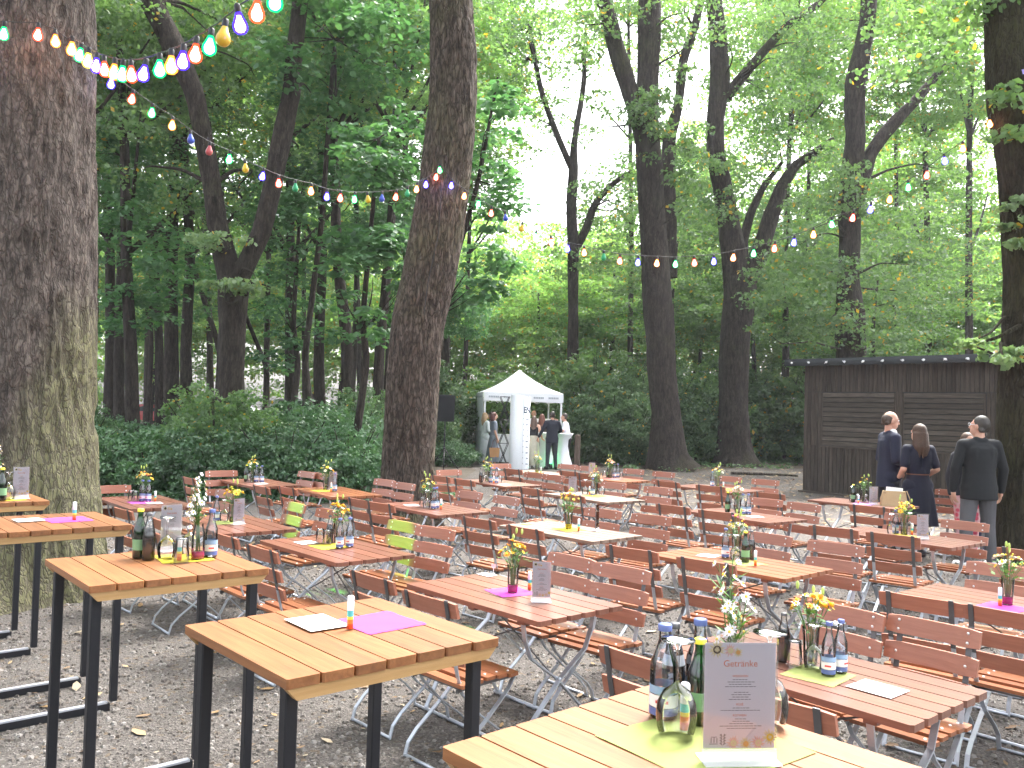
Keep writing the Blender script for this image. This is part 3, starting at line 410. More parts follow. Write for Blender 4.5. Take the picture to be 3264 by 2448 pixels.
S4= [((-0.99,12.935,5.162),'b',0),((-0.789,12.887,4.996),'o',0),((-0.576,12.836,4.872),'g',0),((-0.379,12.788,4.73),'r',0),((-0.165,12.736,4.656),'b',1),((0.077,12.678,4.493),'y',1),((0.282,12.628,4.367),'g',0),((0.51,12.573,4.282),'r',0),((0.744,12.517,4.184),'b',0),((0.981,12.459,4.127),'o',0),((1.255,12.393,4.056),'g',1),((1.481,12.339,4.0),'r',0),((1.729,12.279,3.978),'b',0),((1.987,12.216,3.962),'o',0),((2.237,12.156,3.946),'g',0),((2.489,12.095,3.962),'r',0),((2.745,12.033,3.978),'b',0),((2.998,11.972,4.027),'o',0),((3.26,11.909,4.081),'g',0),((3.525,11.845,4.147),'r',0),((3.77,11.786,4.225),'b',0),((4.012,11.727,4.328),'o',0),((4.239,11.672,4.461),'g',0),((4.494,11.611,4.542),'r',0),((4.707,11.559,4.649),'b',0),((4.939,11.503,4.779),'o',0),((5.159,11.45,4.932),'g',0),((5.376,11.397,5.085),'r',0),((5.586,11.347,5.267),'b',0),((5.794,11.296,5.423),'o',0),((6.1,11.222,5.73),'o',0)]
S2= [((-3.994,7.668,4.939),'o',0),((-3.824,7.477,4.811),'g',0),((-3.654,7.286,4.69),'y',0),((-3.493,7.104,4.579),'b',0),((-3.34,6.933,4.486),'r',0),((-3.18,6.753,4.398),'o',0),((-3.044,6.599,4.327),'g',0),((-2.9,6.438,4.265),'r',0),((-2.725,6.24,4.201),'b',0),((-2.507,5.995,4.144),'g',0),((-2.361,5.831,4.109),'o',0),((-2.224,5.677,4.082),'b',0),((-2.084,5.52,4.068),'r',0),((-1.933,5.35,4.052),'g',0),((-1.796,5.195,4.047),'y',1),((-1.646,5.027,4.055),'b',0),((-1.497,4.86,4.051),'r',0),((-1.347,4.69,4.041),'g',0)]
S1= [((-4.64,7.285,4.914),'b',0),((-4.531,7.349,4.93),'o',0),((-4.443,7.4,4.946),'g',0),((-4.222,7.529,5.001),'r',0),((-4.103,7.598,4.977),'o',0)]
# ------------------------------------------------------------------ ground (structure)
def ground_mat():
    m, nt, b = newmat('gravel_ground')
    tc = N(nt, 'ShaderNodeTexCoord')
    n1 = N(nt, 'ShaderNodeTexNoise', Scale=.45, Detail=6.0, Roughness=.6); n2 = N(nt, 'ShaderNodeTexNoise', Scale=45.0, Detail=6.0, Roughness=.7)
    vo = N(nt, 'ShaderNodeTexVoronoi', Scale=85.0); v2 = N(nt, 'ShaderNodeTexVoronoi', Scale=32.0)
    for q in (n1, n2, vo, v2): nt.links.new(tc.outputs['Object'], q.inputs['Vector'])
    r1 = N(nt, 'ShaderNodeValToRGB'); r1.color_ramp.elements[0].position = .35; r1.color_ramp.elements[1].position = .7
    r1.color_ramp.elements[0].color = (.074, .066, .060, 1); r1.color_ramp.elements[1].color = (.130, .118, .108, 1); nt.links.new(n1.outputs['Fac'], r1.inputs[0])
    r2 = N(nt, 'ShaderNodeValToRGB'); r2.color_ramp.elements[0].position = .3; r2.color_ramp.elements[1].position = .72
    r2.color_ramp.elements[0].color = (.35, .35, .35, 1); r2.color_ramp.elements[1].color = (1.5, 1.5, 1.5, 1); nt.links.new(n2.outputs['Fac'], r2.inputs[0])
    mu = N(nt, 'ShaderNodeMix', data_type='RGBA', blend_type='MULTIPLY'); mu.inputs[0].default_value = 1; nt.links.new(r1.outputs[0], mu.inputs[6]); nt.links.new(r2.outputs[0], mu.inputs[7])
    r3 = N(nt, 'ShaderNodeValToRGB'); r3.color_ramp.elements[0].position = .62; r3.color_ramp.elements[1].position = .9
    r3.color_ramp.elements[0].color = (0, 0, 0, 1); r3.color_ramp.elements[1].color = (1, 1, 1, 1); nt.links.new(vo.outputs['Color'], r3.inputs[0])
    mx = N(nt, 'ShaderNodeMix', data_type='RGBA'); mx.inputs[7].default_value = (.20, .18, .165, 1); mf = N(nt, 'ShaderNodeMath', operation='MULTIPLY'); mf.inputs[1].default_value = .75
    nt.links.new(r3.outputs[0], mf.inputs[0]); nt.links.new(mf.outputs[0], mx.inputs[0]); nt.links.new(mu.outputs[2], mx.inputs[6])
    r4 = N(nt, 'ShaderNodeValToRGB'); r4.color_ramp.elements[0].position = .80; r4.color_ramp.elements[1].position = .86
    r4.color_ramp.elements[0].color = (0, 0, 0, 1); r4.color_ramp.elements[1].color = (1, 1, 1, 1); nt.links.new(v2.outputs['Color'], r4.inputs[0])
    my = N(nt, 'ShaderNodeMix', data_type='RGBA'); my.inputs[7].default_value = (.14, .10, .06, 1); mg = N(nt, 'ShaderNodeMath', operation='MULTIPLY'); mg.inputs[1].default_value = .55
    nt.links.new(r4.outputs[0], mg.inputs[0]); nt.links.new(mg.outputs[0], my.inputs[0]); nt.links.new(mx.outputs[2], my.inputs[6])
    nt.links.new(my.outputs[2], b.inputs['Base Color']); b.inputs['Roughness'].default_value = .92; b.inputs['Specular IOR Level'].default_value = .25
    bp = N(nt, 'ShaderNodeBump', Strength=.8, Distance=.012); mh = N(nt, 'ShaderNodeMath', operation='ADD'); nt.links.new(n2.outputs['Fac'], mh.inputs[0]); nt.links.new(vo.outputs['Distance'], mh.inputs[1])
    nt.links.new(mh.outputs[0], bp.inputs['Height']); nt.links.new(bp.outputs[0], b.inputs['Normal'])
    return m
g = MB(); g.add([(-160, -40, 0), (160, -40, 0), (160, 220, 0), (-160, 220, 0)], [(0, 1, 2, 3)])
tag(g.build('ground', ground_mat()), kind='structure')
# darker woodland soil under the trees, a sheet 4 mm above
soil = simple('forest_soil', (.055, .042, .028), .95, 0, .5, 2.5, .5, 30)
rng = np.random.default_rng(3)
sv = []
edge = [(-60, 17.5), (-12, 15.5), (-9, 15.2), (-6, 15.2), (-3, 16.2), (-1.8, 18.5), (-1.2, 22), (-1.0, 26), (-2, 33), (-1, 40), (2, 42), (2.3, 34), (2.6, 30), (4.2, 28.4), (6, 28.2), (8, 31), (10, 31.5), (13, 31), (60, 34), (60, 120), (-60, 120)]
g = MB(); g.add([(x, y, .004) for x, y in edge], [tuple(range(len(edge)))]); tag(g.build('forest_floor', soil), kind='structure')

def scatter(name, n, xr, yr, size, col, flat=False, dens=1.5, seed=1, z0=.0, mask=None, cols=None):
    """small stones (tetra-ish lumps) or fallen leaves lying on the ground"""
    r = np.random.default_rng(seed)
    t = r.random(n); y = yr[0] + (yr[1] - yr[0]) * t ** dens; hw = np.minimum(.62 * y + .8, max(abs(xr[0]), abs(xr[1])))
    x = (r.random(n) * 2 - 1) * hw; k = (x > xr[0]) & (x < xr[1])
    if mask is not None: k &= mask(x, y)
    x, y = x[k], y[k]; n = len(x); s = size * (.45 + r.random(n) ** 2.2 * 1.6); a = r.random(n) * 2 * PI
    if flat:
        q = np.array([(-1, 0, 0), (-.25, -.45, .12), (.7, -.32, .10), (1.1, 0, .22), (.6, .36, .16), (-.3, .42, .05)])
        V = q[None] * s[:, None, None]; V[:, :, 2] *= (.5 + r.random(n) * 2)[:, None]
        F = np.arange(n * 6).reshape(n, 6)
    else:
        q = np.array([(-.5, -.4, 0), (.5, -.45, 0), (.55, .4, 0), (-.45, .5, 0), (-.28, -.2, .42), (.3, -.25, .36), (.28, .25, .45), (-.2, .3, .34)])
        V = q[None] * s[:, None, None] * (1 + (r.random((n, 8, 3)) - .5) * .5)
        V[:, :, 2] = np.maximum(V[:, :, 2], 0)
        f = np.array([(4, 5, 6, 7), (0, 1, 5, 4), (1, 2, 6, 5), (2, 3, 7, 6), (3, 0, 4, 7)])
        F = (f[None] + (np.arange(n) * 8)[:, None, None]).reshape(-1, 4)
    ca, sa = np.cos(a)[:, None], np.sin(a)[:, None]
    X = V[:, :, 0] * ca - V[:, :, 1] * sa + x[:, None]; Y = V[:, :, 0] * sa + V[:, :, 1] * ca + y[:, None]; Z = V[:, :, 2] + z0
    me = npmesh(name, np.stack([X, Y, Z], -1).reshape(-1, 3), F, col)
    return link(name, me)
def islandmat(name, cols, rough=.8):
    m, nt, b = newmat(name); ge = N(nt, 'ShaderNodeNewGeometry'); rp = N(nt, 'ShaderNodeValToRGB'); rp.color_ramp.interpolation = 'CONSTANT'
    while len(rp.color_ramp.elements) < len(cols): rp.color_ramp.elements.new(.5)
    for i, c in enumerate(cols): rp.color_ramp.elements[i].position = i / len(cols); rp.color_ramp.elements[i].color = (*c, 1)
    nt.links.new(ge.outputs['Random Per Island'], rp.inputs[0]); nt.links.new(rp.outputs[0], b.inputs['Base Color']); b.inputs['Roughness'].default_value = rough; return m
stm = islandmat('gravel_stones', [(.09, .08, .07), (.14, .125, .11), (.085, .075, .066), (.20, .185, .17), (.08, .065, .052), (.115, .10, .09), (.08, .07, .062), (.22, .205, .19)])
tag(scatter('gravel', 60000, (-9, 9), (1.2, 13), .017, stm, dens=1.25, seed=2), kind='stuff')
lfm = islandmat('fallen_leaves', [(.20, .13, .07), (.30, .22, .12), (.13, .075, .035), (.24, .15, .065), (.34, .28, .19), (.10, .065, .04)])
tag(scatter('leaf_litter', 1500, (-12, 14), (1.6, 20), .032, lfm, flat=True, dens=1.1, seed=5, z0=.008), kind='stuff')
tag(scatter('woodland_leaf_litter', 16000, (-14, 22), (13, 34), .05, lfm, flat=True, dens=1.0, seed=9, z0=.012, mask=lambda x, y: (x > 2.0 + 0 * y) & (y > 14 + .0 * x)), kind='stuff')

# ------------------------------------------------------------------ trunks
def vnoise(u, v, nu, seed):
    """value noise, periodic in u with period nu cells"""
    r = np.random.default_rng(seed); G = r.random((nu, 4096))
    iu = np.floor(u).astype(int); iv = np.floor(v).astype(int); fu = u - iu; fv = v - iv; fu = fu * fu * (3 - 2 * fu); fv = fv * fv * (3 - 2 * fv)
    a = G[iu % nu, iv % 4096]; b = G[(iu + 1) % nu, iv % 4096]; c = G[iu % nu, (iv + 1) % 4096]; d = G[(iu + 1) % nu, (iv + 1) % 4096]
    return (a * (1 - fu) + b * fu) * (1 - fv) + (c * (1 - fu) + d * fu) * fv
def trunk_mesh(paths, nseg=14, step=.35, rough=.03, seed=0, cell=.12, flare=True):
    """list of limb paths [(x,y,z,r)...] swept into tapered bark tubes"""
    VV = []; FF = []; base = 0
    for pi, P in enumerate(paths):
        P = np.array(P, float); seg = np.linalg.norm(np.diff(P[:, :3], axis=0), axis=1); s = np.concatenate([[0], np.cumsum(seg)])
        n = max(4, int(s[-1] / step) + 1); t = np.linspace(0, s[-1], n)
        # smooth interpolation (catmull by cubic hermite on polyline)
        Q = np.stack([np.interp(t, s, P[:, k]) for k in range(4)], 1)
        for _ in range(2): Q[1:-1] = (Q[:-2] + 2 * Q[1:-1] + Q[2:]) / 4
        T = np.gradient(Q[:, :3], axis=0); T /= np.linalg.norm(T, axis=1)[:, None] + 1e-9
        a = np.cross(T, [0.0, 1.0, 0.0]); a /= np.linalg.norm(a, axis=1)[:, None] + 1e-9; b = np.cross(T, a)
        ns = nseg if P[0, 3] > .16 else max(7, nseg // 2)
        th = np.arange(ns) / ns * 2 * PI
        U, Vv = np.meshgrid(th, t); nu = max(5, int(2 * PI * P[0, 3] / cell)); r = Q[:, 3][:, None]
        nz = vnoise(U / (2 * PI) * nu, Vv / (cell * 3.2) + 7 * pi, nu, seed + pi); n2 = vnoise(U / (2 * PI) * 5, Vv / .9 + 3 * pi, 5, seed + 50 + pi)
        rid = 1 - np.abs(2 * nz - 1)
        R = r * (1 + .10 * (n2 - .5)) + rough * np.minimum(1, r / .25) * (rid - .5)
        if flare and pi == 0:
            zz = Vv; R = R * (1 + .22 * np.exp(-zz / .35) * (1 + .5 * np.sin(U * 5 + seed)))
        X = Q[:, None, 0] + (a[:, None, 0] * np.cos(U) + b[:, None, 0] * np.sin(U)) * R
        Y = Q[:, None, 1] + (a[:, None, 1] * np.cos(U) + b[:, None, 1] * np.sin(U)) * R
        Z = Q[:, None, 2] + (a[:, None, 2] * np.cos(U) + b[:, None, 2] * np.sin(U)) * R
        VV.append(np.stack([X, Y, Z], -1).reshape(-1, 3))
        i, j = np.meshgrid(np.arange(n - 1), np.arange(ns), indexing='ij'); j2 = (j + 1) % ns
        FF.append(np.stack([i * ns + j, i * ns + j2, (i + 1) * ns + j2, (i + 1) * ns + j], -1).reshape(-1, 4) + base); base += n * ns
    return np.concatenate(VV), np.concatenate(FF)
# ------------------------------------------------------------------ foliage
LEAF6 = np.array([(0, -.5, 0), (.30, -.22, .07), (.42, .18, .05), (0, .55, -.06), (-.38, .2, .05), (-.3, -.2, .07)])
LEAF4 = np.array([(0, -.5, 0), (.36, .02, .08), (0, .52, -.04), (-.36, .0, .08)])
def leaves(clusters, size, seed=0, flat=.6, six=False, up=.55):
    """clusters: array rows (x,y,z,rx,rz,n). Leaf faces gathered in flattened sprays."""
    r = np.random.default_rng(seed); C = np.array(clusters, float); n = C[:, 5].astype(int); idx = np.repeat(np.arange(len(C)), n); m = len(idx)
    d = r.normal(size=(m, 3)); d /= np.linalg.norm(d, axis=1)[:, None]; rad = r.random(m) ** .45
    c = C[idx]; P = c[:, :3] + d * rad[:, None] * np.stack([c[:, 3], c[:, 3], c[:, 4]], 1)
    P[:, 2] -= .18 * rad ** 2 * c[:, 3]
    nr = r.normal(size=(m, 3)) * (1 - up) ; nr[:, 2] += up; nr += d * .25; nr /= np.linalg.norm(nr, axis=1)[:, None]
    t = r.normal(size=(m, 3)); t -= nr * (t * nr).sum(1)[:, None]; t /= np.linalg.norm(t, axis=1)[:, None]; b = np.cross(nr, t)
    s = size * (.6 + .8 * r.random(m)); L = LEAF6 if six else LEAF4; k = len(L)
    V = P[:, None] + (t[:, None] * L[None, :, 0:1] + b[:, None] * L[None, :, 1:2] + nr[:, None] * L[None, :, 2:3]) * s[:, None, None]
    return V.reshape(-1, 3), np.arange(m * k).reshape(m, k)
def crown_clusters(r, n, R, H, lump=.8, per=110, shell=.55, thin=.33, bottom=-.75):
    """sprays at the ends of twigs in an uneven ellipsoid; centre at origin"""
    out = []
    lob = r.normal(size=(7, 3)); lob /= np.linalg.norm(lob, axis=1)[:, None]
    while len(out) < n:
        d = r.normal(size=3); d /= np.linalg.norm(d); 
        if d[2] < bottom: continue
        q = (shell + (1 - shell) * r.random()) * (0.78 + .34 * max((lob @ d).max(), 0) ** 3)
        p = d * q * np.array([R, R, H]); s = lump * (.55 + .9 * r.random())
        out.append((*p, s, s * thin, int(per * s / lump)))
    return out
# ------------------------------------------------------------------ trees
def pclusters(patches, seed):
    r = np.random.default_rng(seed); out = []
    for (x, y, z, rx, ry, rz, n, lump) in patches:
        i = 0
        while i < n:
            d = r.random(3) * 2 - 1
            if (d ** 2).sum() > 1.25: continue
            s = lump * (.5 + r.random()); out.append((x + d[0] * rx, y + d[1] * ry, z + d[2] * rz, s, s * .34, 1.0 * (s / lump) ** 1.6)); i += 1
    return out
def add_foliage(name, mat, patches, size, per, seed, parent, base, six=False, up=.5):
    cl = [(a - base[0], b - base[1], c - base[2], d, e, max(6, f * per)) for a, b, c, d, e, f in pclusters(patches, seed)]
    V, F = leaves(cl, size, seed, six=six, up=up)
    return link(name, npmesh(name, V, F, mat), parent), cl
def twigs(cl, start, n, seed, r0=.035, paths=None):
    """thin branches running from the trunk out to some of the sprays"""
    r = np.random.default_rng(seed); out = []; cl = list(cl); r.shuffle(cl)
    for c in cl[:n]:
        c = np.array(c[:3])
        if paths is not None:
            pts = np.array([p[:3] for p in paths]); dd = np.linalg.norm((pts - c) * [1, 1, 1.4], axis=1) + (pts[:, 2] > c[2] + .5) * 5; s = pts[dd.argmin()]
        else: s = np.array(start)
        m = (s + c) / 2 + r.normal(size=3) * .12 * np.linalg.norm(c - s); m[2] += .05 * np.linalg.norm(c - s)
        L = np.linalg.norm(c - s)
        if L > 9: continue
        out.append([(*s, r0 + .008 * L), (*((s + m) / 2 + r.normal(size=3) * .04 * L), r0 * .8 + .004 * L), (*m, r0 * .6), (*((c + m) / 2 + r.normal(size=3) * .04 * L), r0 * .4), (*c, r0 * .2)])
    return out
def big_tree(name, label, keys, bark, fkeys, seed, seg=16, step=.35, rough=.03, cell=.12, ntw=14, grp=None):
    base = TRUNK[keys[0]][0][:3]; base = (base[0], base[1], 0.0)
    root = empty(name, base, 0, label, 'tree', grp)
    loc = lambda P: [(x - base[0], y - base[1], z, r) for x, y, z, r in P]
    paths = [loc(TRUNK[k]) for k in keys]; allp = [q for P in paths for q in P]
    tw = []
    for (fk, mat, size, per, six, nm) in fkeys:
        cl = []
        for pi_, grp_ in enumerate([FOL[fk]] if nm == 'crown' else [[q] for q in FOL[fk]]):
            o, c_ = add_foliage(nm, MT[mat], grp_, size, per, seed + len(fk) + pi_, root, base, six=six); cl += c_
        tw += twigs(cl, None, ntw, seed, paths=allp)
    V, F = trunk_mesh(paths + tw, seg, step, rough, seed, cell)
    link('trunk', npmesh('trunk', V, F, MT[bark], smooth=True), root)
    return root
# the big oak at the left edge: finely modelled bark
TRUNK['TR1'] = [(-4.74, 8.3, -.05, .84), (-4.74, 8.3, .3, .80), (-4.76, 8.3, 1.0, .755), (-4.78, 8.3, 2.0, .72), (-4.80, 8.3, 3.0, .70), (-4.82, 8.3, 4.2, .68), (-4.86, 8.3, 5.5, .66), (-4.9, 8.3, 7.0, .60), (-5.0, 8.3, 9.0, .5), (-5.1, 8.4, 11.5, .36)]
big_tree('oak_tree', 'huge mossy green-brown oak trunk at the left edge beside the standing tables', ['TR1'], 'bark1', [('TR1', 'leafB', .2, 70, False, 'crown')], 11, seg=300, step=.035, rough=.05, cell=.085, ntw=8)
big_tree('oak_tree', 'thick brown trunk leaning right in the centre, string lights tied to it', ['TR2'], 'bark2', [('TR2', 'leafB', .2, 70, False, 'crown')], 12, seg=150, step=.035, rough=.035, cell=.06, ntw=8)
big_tree('oak_tree', 'forked grey-brown trunk rising from the bushes left of centre', ['TR3', 'TR3L', 'TR3R'], 'bark3', [('TR3', 'leafB', .13, 46, False, 'crown'), ('TR3s', 'leafF', .10, 40, True, 'foliage')], 13, seg=40, step=.12, rough=.03, cell=.08, ntw=16)
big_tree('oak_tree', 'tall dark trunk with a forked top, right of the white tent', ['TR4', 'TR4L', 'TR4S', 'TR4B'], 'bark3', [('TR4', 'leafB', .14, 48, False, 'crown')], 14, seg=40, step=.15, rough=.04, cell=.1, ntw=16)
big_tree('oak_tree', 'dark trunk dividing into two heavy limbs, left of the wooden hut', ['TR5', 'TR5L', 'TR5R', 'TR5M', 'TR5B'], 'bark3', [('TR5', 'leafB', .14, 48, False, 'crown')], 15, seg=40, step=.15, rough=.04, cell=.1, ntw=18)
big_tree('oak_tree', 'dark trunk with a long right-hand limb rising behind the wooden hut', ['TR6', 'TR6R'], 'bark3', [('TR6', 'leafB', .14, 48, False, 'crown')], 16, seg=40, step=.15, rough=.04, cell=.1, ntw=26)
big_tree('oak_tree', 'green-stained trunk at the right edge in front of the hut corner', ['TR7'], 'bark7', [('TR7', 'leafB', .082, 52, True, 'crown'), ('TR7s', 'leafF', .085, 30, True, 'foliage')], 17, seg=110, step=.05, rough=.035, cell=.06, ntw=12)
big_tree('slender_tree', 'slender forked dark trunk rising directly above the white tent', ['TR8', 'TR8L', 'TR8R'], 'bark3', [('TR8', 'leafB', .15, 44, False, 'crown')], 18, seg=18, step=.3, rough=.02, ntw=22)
# maples of the understorey: own thin trunks, layered leaves
for k, bx, by, tip, lab, sd in (
    ('M1', -5.2, 22.5, 9.5, 'dark green maple with layered leaves between the forked trunk and leaning trunk, topmost', 21),
    ('M2', -3.55, 19.6, 7.6, 'large-leaved dark maple beside the left flank of the leaning trunk', 22),
    ('M3', -6.2, 24.2, 7.6, 'dark maple close behind the right limb of the forked trunk', 23),
    ('M4', -2.25, 19.4, 9.0, 'dark maple whose leaves hang right of the leaning trunk', 24),
    ('M5', -11.2, 25.5, 9.0, 'dark maple just right of the huge mossy oak', 25),
    ('M6', -9.0, 31.5, 12.0, 'maple standing well behind the forked trunk', 26)):
    root = empty('maple_tree', (bx, by, 0), 0, lab, 'tree', 'dark maples of the understorey')
    o, cl = add_foliage('crown', MT['leafA'], FOL[k], .15, 58, sd, root, (bx, by, 0), up=.72, six=True)
    m = np.mean([c[:3] for c in cl], 0); r = random.Random(sd)
    P = [(0, 0, -.05, .11), (.1, 0, 1.2, .095), (r.uniform(-.3, .3), .1, 3, .085), (m[0] * .35, m[1] * .3, m[2] * .6, .07), (m[0] * .8, m[1] * .8, m[2] + .3, .05), (m[0], m[1], tip, .025)]
    V, F = trunk_mesh([P] + twigs(cl, None, 14, sd, .010, paths=P), 9, .3, .012, sd)
    link('trunk', npmesh('trunk', V, F, MT['bark3'], smooth=True), root)
# far trees: crowns from a few shared meshes
LIB = {}
for i in range(3):
    r = np.random.default_rng(60 + i)
    V, F = leaves(crown_clusters(r, 140, 4.2, 4.2, .7, 62, .3), .15, 70 + i); LIB['B%d' % i] = npmesh('crown_mesh', V, F, MT['leafB'])
    V, F = leaves(crown_clusters(r, 170, 5.0, 5.2, .85, 66, .3), .19, 80 + i); LIB['C%d' % i] = npmesh('crown_mesh', V, F, MT['leafC'])
    V, F = leaves(crown_clusters(r, 120, 3.0, 2.4, .7, 85, .25), .16, 90 + i); LIB['A%d' % i] = npmesh('crown_mesh', V, F, MT['leafA'])
ORD = 'first second third fourth fifth sixth seventh eighth ninth tenth eleventh twelfth thirteenth fourteenth fifteenth sixteenth seventeenth eighteenth nineteenth twentieth'.split()
BG.sort(key=lambda P: P[0][0] / P[0][1])
zones = [(-.41, 'right of the huge mossy oak'), (-.316, ''), ]
def scrx(P): return P[1][0] / P[1][1]
anchors = [(-9, -.32, 'counting right from the huge mossy oak'), (-.32, -.115, 'counting right from the forked trunk'), (-.115, .16, 'counting right from the leaning trunk'), (.16, .255, 'counting right from the tall forked-top trunk'), (.255, 9, 'counting right from the two-limbed trunk')]
cn = {}
for i, P in enumerate(BG):
    a = [q for q in anchors if q[0] <= scrx(P) < q[1]][0]; k = cn.get(a[2], 0); cn[a[2]] = k + 1
    b = P[0]; root = empty('forest_tree', (b[0], b[1], 0), 0, '%s thin background trunk %s' % (ORD[k], a[2]), 'tree', 'thin trunks in the background wood')
    rr = random.Random(i); L = [(x - b[0] + (rr.uniform(-.12, .12) if 0 < j < 5 else 0), y - b[1], z if j else -.05, r) for j, (x, y, z, r) in enumerate(P)]
    br = []
    for _ in range(7):
        t = L[rr.choice([2, 3, 3, 4])]; an = rr.uniform(0, 2 * PI); q = rr.uniform(1.5, 3.2); br.append([(t[0], t[1], t[2], t[3] * .55), (t[0] + q * .5 * math.cos(an), t[1] + q * .5 * math.sin(an), t[2] + q * .5, t[3] * .4), (t[0] + q * math.cos(an), t[1] + q * math.sin(an), t[2] + q * 1.2, t[3] * .15)])
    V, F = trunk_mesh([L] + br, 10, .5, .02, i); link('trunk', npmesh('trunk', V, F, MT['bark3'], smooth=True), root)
    bright = b[1] > 38
    for j in ((3, 4) if i % 3 else (4,)):
        c = link('crown', LIB[('C' if bright else 'B') + str((i + j) % 3)], root, (L[j][0], L[j][1], L[j][2] + (1 if j == 4 else 2.2)))
        s = rr.uniform(.8, 1.15); c.scale = (s, s, s * rr.uniform(.8, 1.1)); c.rotation_euler = (0, 0, rr.uniform(0, 6.28))
# leafy far trees whose crowns come low: the bright green backdrop
FAR = [(-33, 62, 5, 1.4), (-27, 66, 9, 1.5), (-24, 58, 4.5, 1.0), (-20, 64, 10, 1.4), (-17, 60, 5.5, 1.1), (-13, 66, 9, 1.5), (-10.5, 56, 5.2, 1.0), (-7, 62, 9, 1.4), (-4, 52, 5, 1.05), (-1.5, 58, 6.5, 1.2), (1.2, 50, 4.6, 1.0), (3.5, 60, 7.0, 1.2), (5.5, 50, 5.8, 1.0), (8, 57, 7.5, 1.3), (11, 52, 5.5, 1.1), (14, 60, 8.5, 1.4), (16.5, 50, 5.0, 1.1), (19.5, 56, 7, 1.25), (22, 48, 5.2, 1.15), (25, 55, 7.5, 1.3), (28, 50, 6.0, 1.1), (32, 56, 9, 1.4), (36, 50, 6, 1.2)]
FAR += [(12.5, 60, 16, 1.0), (21.5, 58, 15, 1.1), (29, 60, 17, 1.1), (-14, 62, 18, 1.1)]
for i, (x, y, z, s) in enumerate(sorted(FAR, key=lambda q: q[0] / q[1])):
    root = empty('leafy_tree', (x, y, 0), 0, '%s bright green low-crowned tree from the left along the far backdrop' % (ORD[i] if i < 20 else 'twenty-' + ORD[i - 20] if i < 29 else ['thirtieth', 'thirty-first'][i - 29]), 'tree', 'bright green trees of the far backdrop')
    rr = random.Random(100 + i)
    for j in range(2):
        c = link('crown', LIB['C%d' % ((i + j) % 3)], root, (rr.uniform(-1, 1) * j, j * .8, z + j * 3.0 * s)); c.scale = (s, s, s * .95); c.rotation_euler = (0, 0, rr.uniform(0, 6.28))
    V, F = trunk_mesh([[(0, 0, -.05, .2), (.1, 0, z * .5, .16), (.2, 0, z, .12), (.2, 0, z + 4 * s, .06)]], 8, .6, .02, i); link('trunk', npmesh('trunk', V, F, MT['bark3'], smooth=True), root)
MID = [(-14.5, 30, 9.0, .9, 'B'), (-12.5, 37, 11, 1.0, 'B'), (-6.8, 37, 12, 1.0, 'B'), (-4.8, 33, 8.5, .9, 'A'), (-3.2, 38, 12, 1.0, 'B'), (-2.6, 29, 5.2, .75, 'A'),  (6.6, 36, 6.5, 1.0, 'B'), (7.2, 41, 11, 1.2, 'B'), (10.2, 37, 6.2, 1.0, 'B'), (12.5, 40, 9, 1.2, 'B'), (14.5, 35, 5.2, .9, 'B'), (17.5, 40, 8, 1.1, 'B'), (-17.5, 42, 8, 1.3, 'B')]
for i, (x, y, z, s, kd) in enumerate(sorted(MID, key=lambda q: q[0] / q[1])):
    root = empty('mid_tree', (x, y, 0), 0, '%s mid-green tree from the left in the middle of the wood' % ORD[i], 'tree', 'mid-green trees in the middle distance')
    rr = random.Random(200 + i)
    c = link('crown', LIB['%s%d' % (kd, i % 3)], root, (0, 0, z)); c.scale = (s, s, s * rr.uniform(.8, 1.1)); c.rotation_euler = (0, 0, rr.uniform(0, 6.28))
    V, F = trunk_mesh([[(0, 0, -.05, .14), (.1, 0, z * .5, .11), (-.1, 0, z, .08), (.1, 0, z + 2.5 * s, .04)]], 8, .5, .02, i); link('trunk', npmesh('trunk', V, F, MT['bark3'], smooth=True), root)
# two unseen trees added behind the camera to shade the garden
for x, y, lab in ((2.5, -4.5, 'added shade oak behind the foreground standing table, right of two out of view'), (-5.5, -3.5, 'added shade oak behind the standing tables, left of two out of view')):
    root = empty('oak_tree', (x, y, 0), 0, lab, 'tree')
    V, F = trunk_mesh([[(0, 0, -.05, .42), (0, .1, 3, .36), (.2, 0, 8, .3), (.1, 0, 12, .2)]], 20, .3, .03, 5); link('trunk', npmesh('trunk', V, F, MT['bark2'], smooth=True), root)
    c = link('crown', LIB['B0'], root, (0, 1.5, 13)); c.scale = (1.3, 1.3, .8)
# ------------------------------------------------------------------ shrubs
SH = {}
def shrub_mesh(R, H, n, per, size, mat, seed):
    r = np.random.default_rng(seed); cl = []
    for _ in range(n):
        a = r.random() * 2 * PI; q = R * math.sqrt(r.random()); top = H * (1 - .45 * (q / R) ** 2) * (.8 + .3 * r.random()); z = top * (r.random() ** .6); s = .26 * (.6 + .8 * r.random())
        cl.append((q * math.cos(a), q * math.sin(a), max(z, .12), s, s * .55, per))
    V, F = leaves(cl, size, seed, up=.45); V[:, 2] = np.maximum(V[:, 2], .01)
    sr = random.Random(seed); P = []
    for _ in range(9):
        a = sr.uniform(0, 6.28); q = sr.uniform(.3, .9) * R; P.append([(0.1 * math.cos(a), .1 * math.sin(a), 0, .025), (q * .5 * math.cos(a), q * .5 * math.sin(a), H * .5, .018), (q * math.cos(a), q * math.sin(a), H * .85, .008)])
    V2, F2 = trunk_mesh(P, 6, .3, .004, seed, flare=False)
    return npmesh('shrub_leaves', V, F, mat), npmesh('shrub_stems', V2, F2, MT['bark3'], smooth=True)
for i in range(3): SH['D%d' % i] = shrub_mesh(1.5, 1.6, 260, 36, .085, MT['leafD'], 300 + i)
for i in range(3): SH['F%d' % i] = shrub_mesh(1.7, 2.9, 360, 40, .11, MT['leafB'], 320 + i)
for i in range(3): SH['E%d' % i] = shrub_mesh(1.7, 2.9, 420, 44, .10, MT['leafE'], 310 + i)
